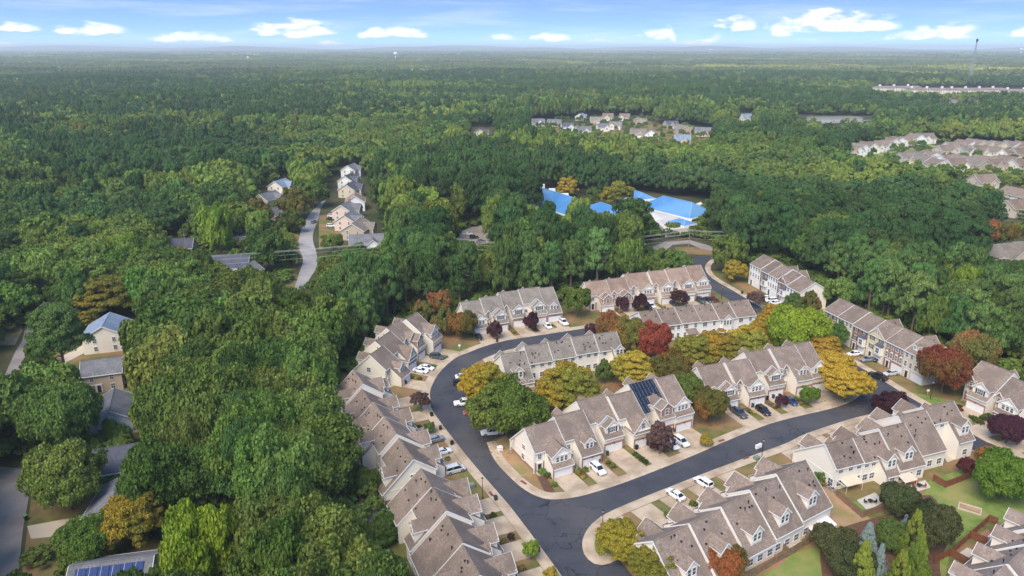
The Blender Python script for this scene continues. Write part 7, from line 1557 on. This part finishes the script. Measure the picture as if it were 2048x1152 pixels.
for k, (dx, dz, nm) in enumerate(((-.3, -.5, 'upper front'), (.3, -.5, 'upper rear'), (0, -.4, 'topmost'), (0, -2.2, 'lower'), (0, -4.2, 'lowest'))):
    mb = MB(); pts = []
    for a, b in zip(chain, chain[1:]):
        for t in range(10):
            f = t / 10; pts.append((a[0] + (b[0] - a[0]) * f + dx, a[1] + (b[1] - a[1]) * f + dx * 3.5, a[2] + (b[2] - a[2]) * f + dz - 4 * f * (1 - f) * 1.4))
    mb.tube(pts, .035, 4, False); tag(mb.obj('power_cable', M_WIRE), '%s power cable of the line across the woods' % nm, 'cable', 'power cables')

# ------------------------------------------------------------------ hedges, shrubs
rb = random.Random(8)
def bush(p, r, h, m, label, group='shrubs and hedges of the gardens'):
    o = crown_obj('shrub', 'oak', 2, int(abs(p[0] * 5)) % 4, m); o.location = (p[0], p[1], -.1 * h); o.scale = (r, r, h * 1.1); o.rotation_euler = (0, 0, p[0]); return tag(o, label, 'shrub', group)
bush((69.4,140.1), 1.9, 2.6, L_OAK2, 'big round dark bush at the long cream side wall')
for i in range(5): bush(loc2w(R13, 42.2, 4.5 + i * 2.0), .8, 1.1, L_LIME2 if i % 2 else L_GOLDG, '%s yellow-green shrub along the long cream side wall' % ORD[i])
for i, (p, r, m) in enumerate([((7.2,142.9), 1.0, L_OAK), ((8.2,141.5), .9, L_OAK2), ((6.5,143.7), 1.1, L_GREEN), ((9.3,138.1), .8, L_OAK), ((16.7,143.9), .8, L_GREEN)]): bush(p, r, 1.1, m, '%s low shrub from the front door at the corner unit' % ORD[i])
for i in range(4): bush(loc2w(R8, 24.9, -.6 - i * 1.25), .75, 1.0, L_BUSH, '%s piece of the clipped hedge strip in the solar panel row' % ORD[i])
for i, p in enumerate([(32.8,244.8),(34.3,242.7),(36.0,241.7),(38.0,240.7)]): bush(p, 1.0, 1.3, L_REDB, '%s red hedge bush before the brown-roofed row' % ORD[i])
for i, p in enumerate([(76.6,262.2),(77.2,259.9),(77.0,256.5),(75.2,253.8)]): bush(p, 1.3, 1.6, L_REDB, '%s red hedge bush at the top bend' % ORD[i])
for i, p in enumerate([(119.9,168.5),(120.0,166.9),(120.3,165.9),(122.8,168.5),(124.5,169.6)]): bush(p, .9, 1.1, L_BUSH, '%s hedge bush before the right-edge garages' % ORD[i])
for i, p in enumerate([(118.0,172.9),(119.2,173.5)]): bush(p, 1.2, 1.4, L_REDB, '%s red hedge bush on the corner lawn' % ORD[i])
nmR = ['grey-roofed front row', 'grey pickup row', 'long left row', 'bottom left row', 'bend row', 'brown-roofed row', 'right-edge row', 'lower patio row', 'solar panel row']
for kr, (rw, us) in enumerate( ((R1, (7.2, 14.6, 22.1, 29.4)), (R9, (8.4, 16.3, 24.4)), (R6, (9.7, 18.9, 27.2, 36)), (R7, (8.3, 16.6, 25.2, 33.6)), (R5, (7.4, 16.1, 24.1)), (R2, (8.9, 16.9, 26.5, 33.4)), (R12, (8.8, 16.8)), (R14, (9.2, 17.2, 25.2, 33.2)), (R8, (8.3, 16.4, 31.5)))):
    k = 0
    for x in us:
        for j in range(2):
            p = loc2w(rw, x + rb.uniform(.2, 1.0), rb.uniform(-3.6, -.6)); bush(p, rb.uniform(.45, .8), rb.uniform(.7, 1.2), rb.choice((L_BUSH, L_OAK, L_GREEN, L_GOLDG)), '%s small shrub from the left in the planting strips of the %s' % (ORD[k], nmR[kr]), 'planting strip shrubs'); k += 1
        q = [loc2w(rw, x + .1, .2), loc2w(rw, x + 1.9, .2), loc2w(rw, x + 1.9, -3.0), loc2w(rw, x + .1, -3.0)]
        sheet('mulch_bed', q, .045, M_MULCH)
# fallen leaves under the turning trees
lr = np.random.RandomState(9); FL = []
for t in [q for q in NAMED[:33] if q[2] > 3.2]:
    n = int(12 * t[2] ** 1.4); a = lr.uniform(0, 6.283, n); q = t[2] * 1.15 * np.sqrt(lr.rand(n)); FL.append(np.stack([t[0] + q * np.cos(a), t[1] + q * np.sin(a), np.full(n, .17)], 1))
FL = np.concatenate(FL); nn = lr.normal(size=FL.shape) * .25 + [0, 0, 1]; nn /= np.linalg.norm(nn, axis=1, keepdims=True); rs = lr
fo = link('fallen_leaves', leaves_mesh('fallen_leaves', FL, nn, .16, leafmat('dry_leaves', (.30, .19, .06), (.20, .10, .04), 2.0, var=.6, trans=.05), .7)); tag(fo, 'dry fallen leaves scattered under the autumn trees', 'leaves', kind='stuff')


# ------------------------------------------------------------------ the air between here and the horizon
hz = MB().box(-30100, -600, -1.0, 30100, 30100, 150).obj('haze', [])
hm = bpy.data.materials.new('haze_air'); hm.use_nodes = True; nt = hm.node_tree; nt.nodes.clear()
ho = nt.nodes.new('ShaderNodeOutputMaterial'); pv = nt.nodes.new('ShaderNodeVolumePrincipled')
pv.inputs['Color'].default_value = (.84, .92, 1.0, 1); pv.inputs['Density'].default_value = HAZE; pv.inputs['Anisotropy'].default_value = 0.0
nt.links.new(pv.outputs[0], ho.inputs['Volume']); hz.data.materials.append(hm); tag(hz, 'thin blue haze over the whole landscape', 'haze', kind='stuff')
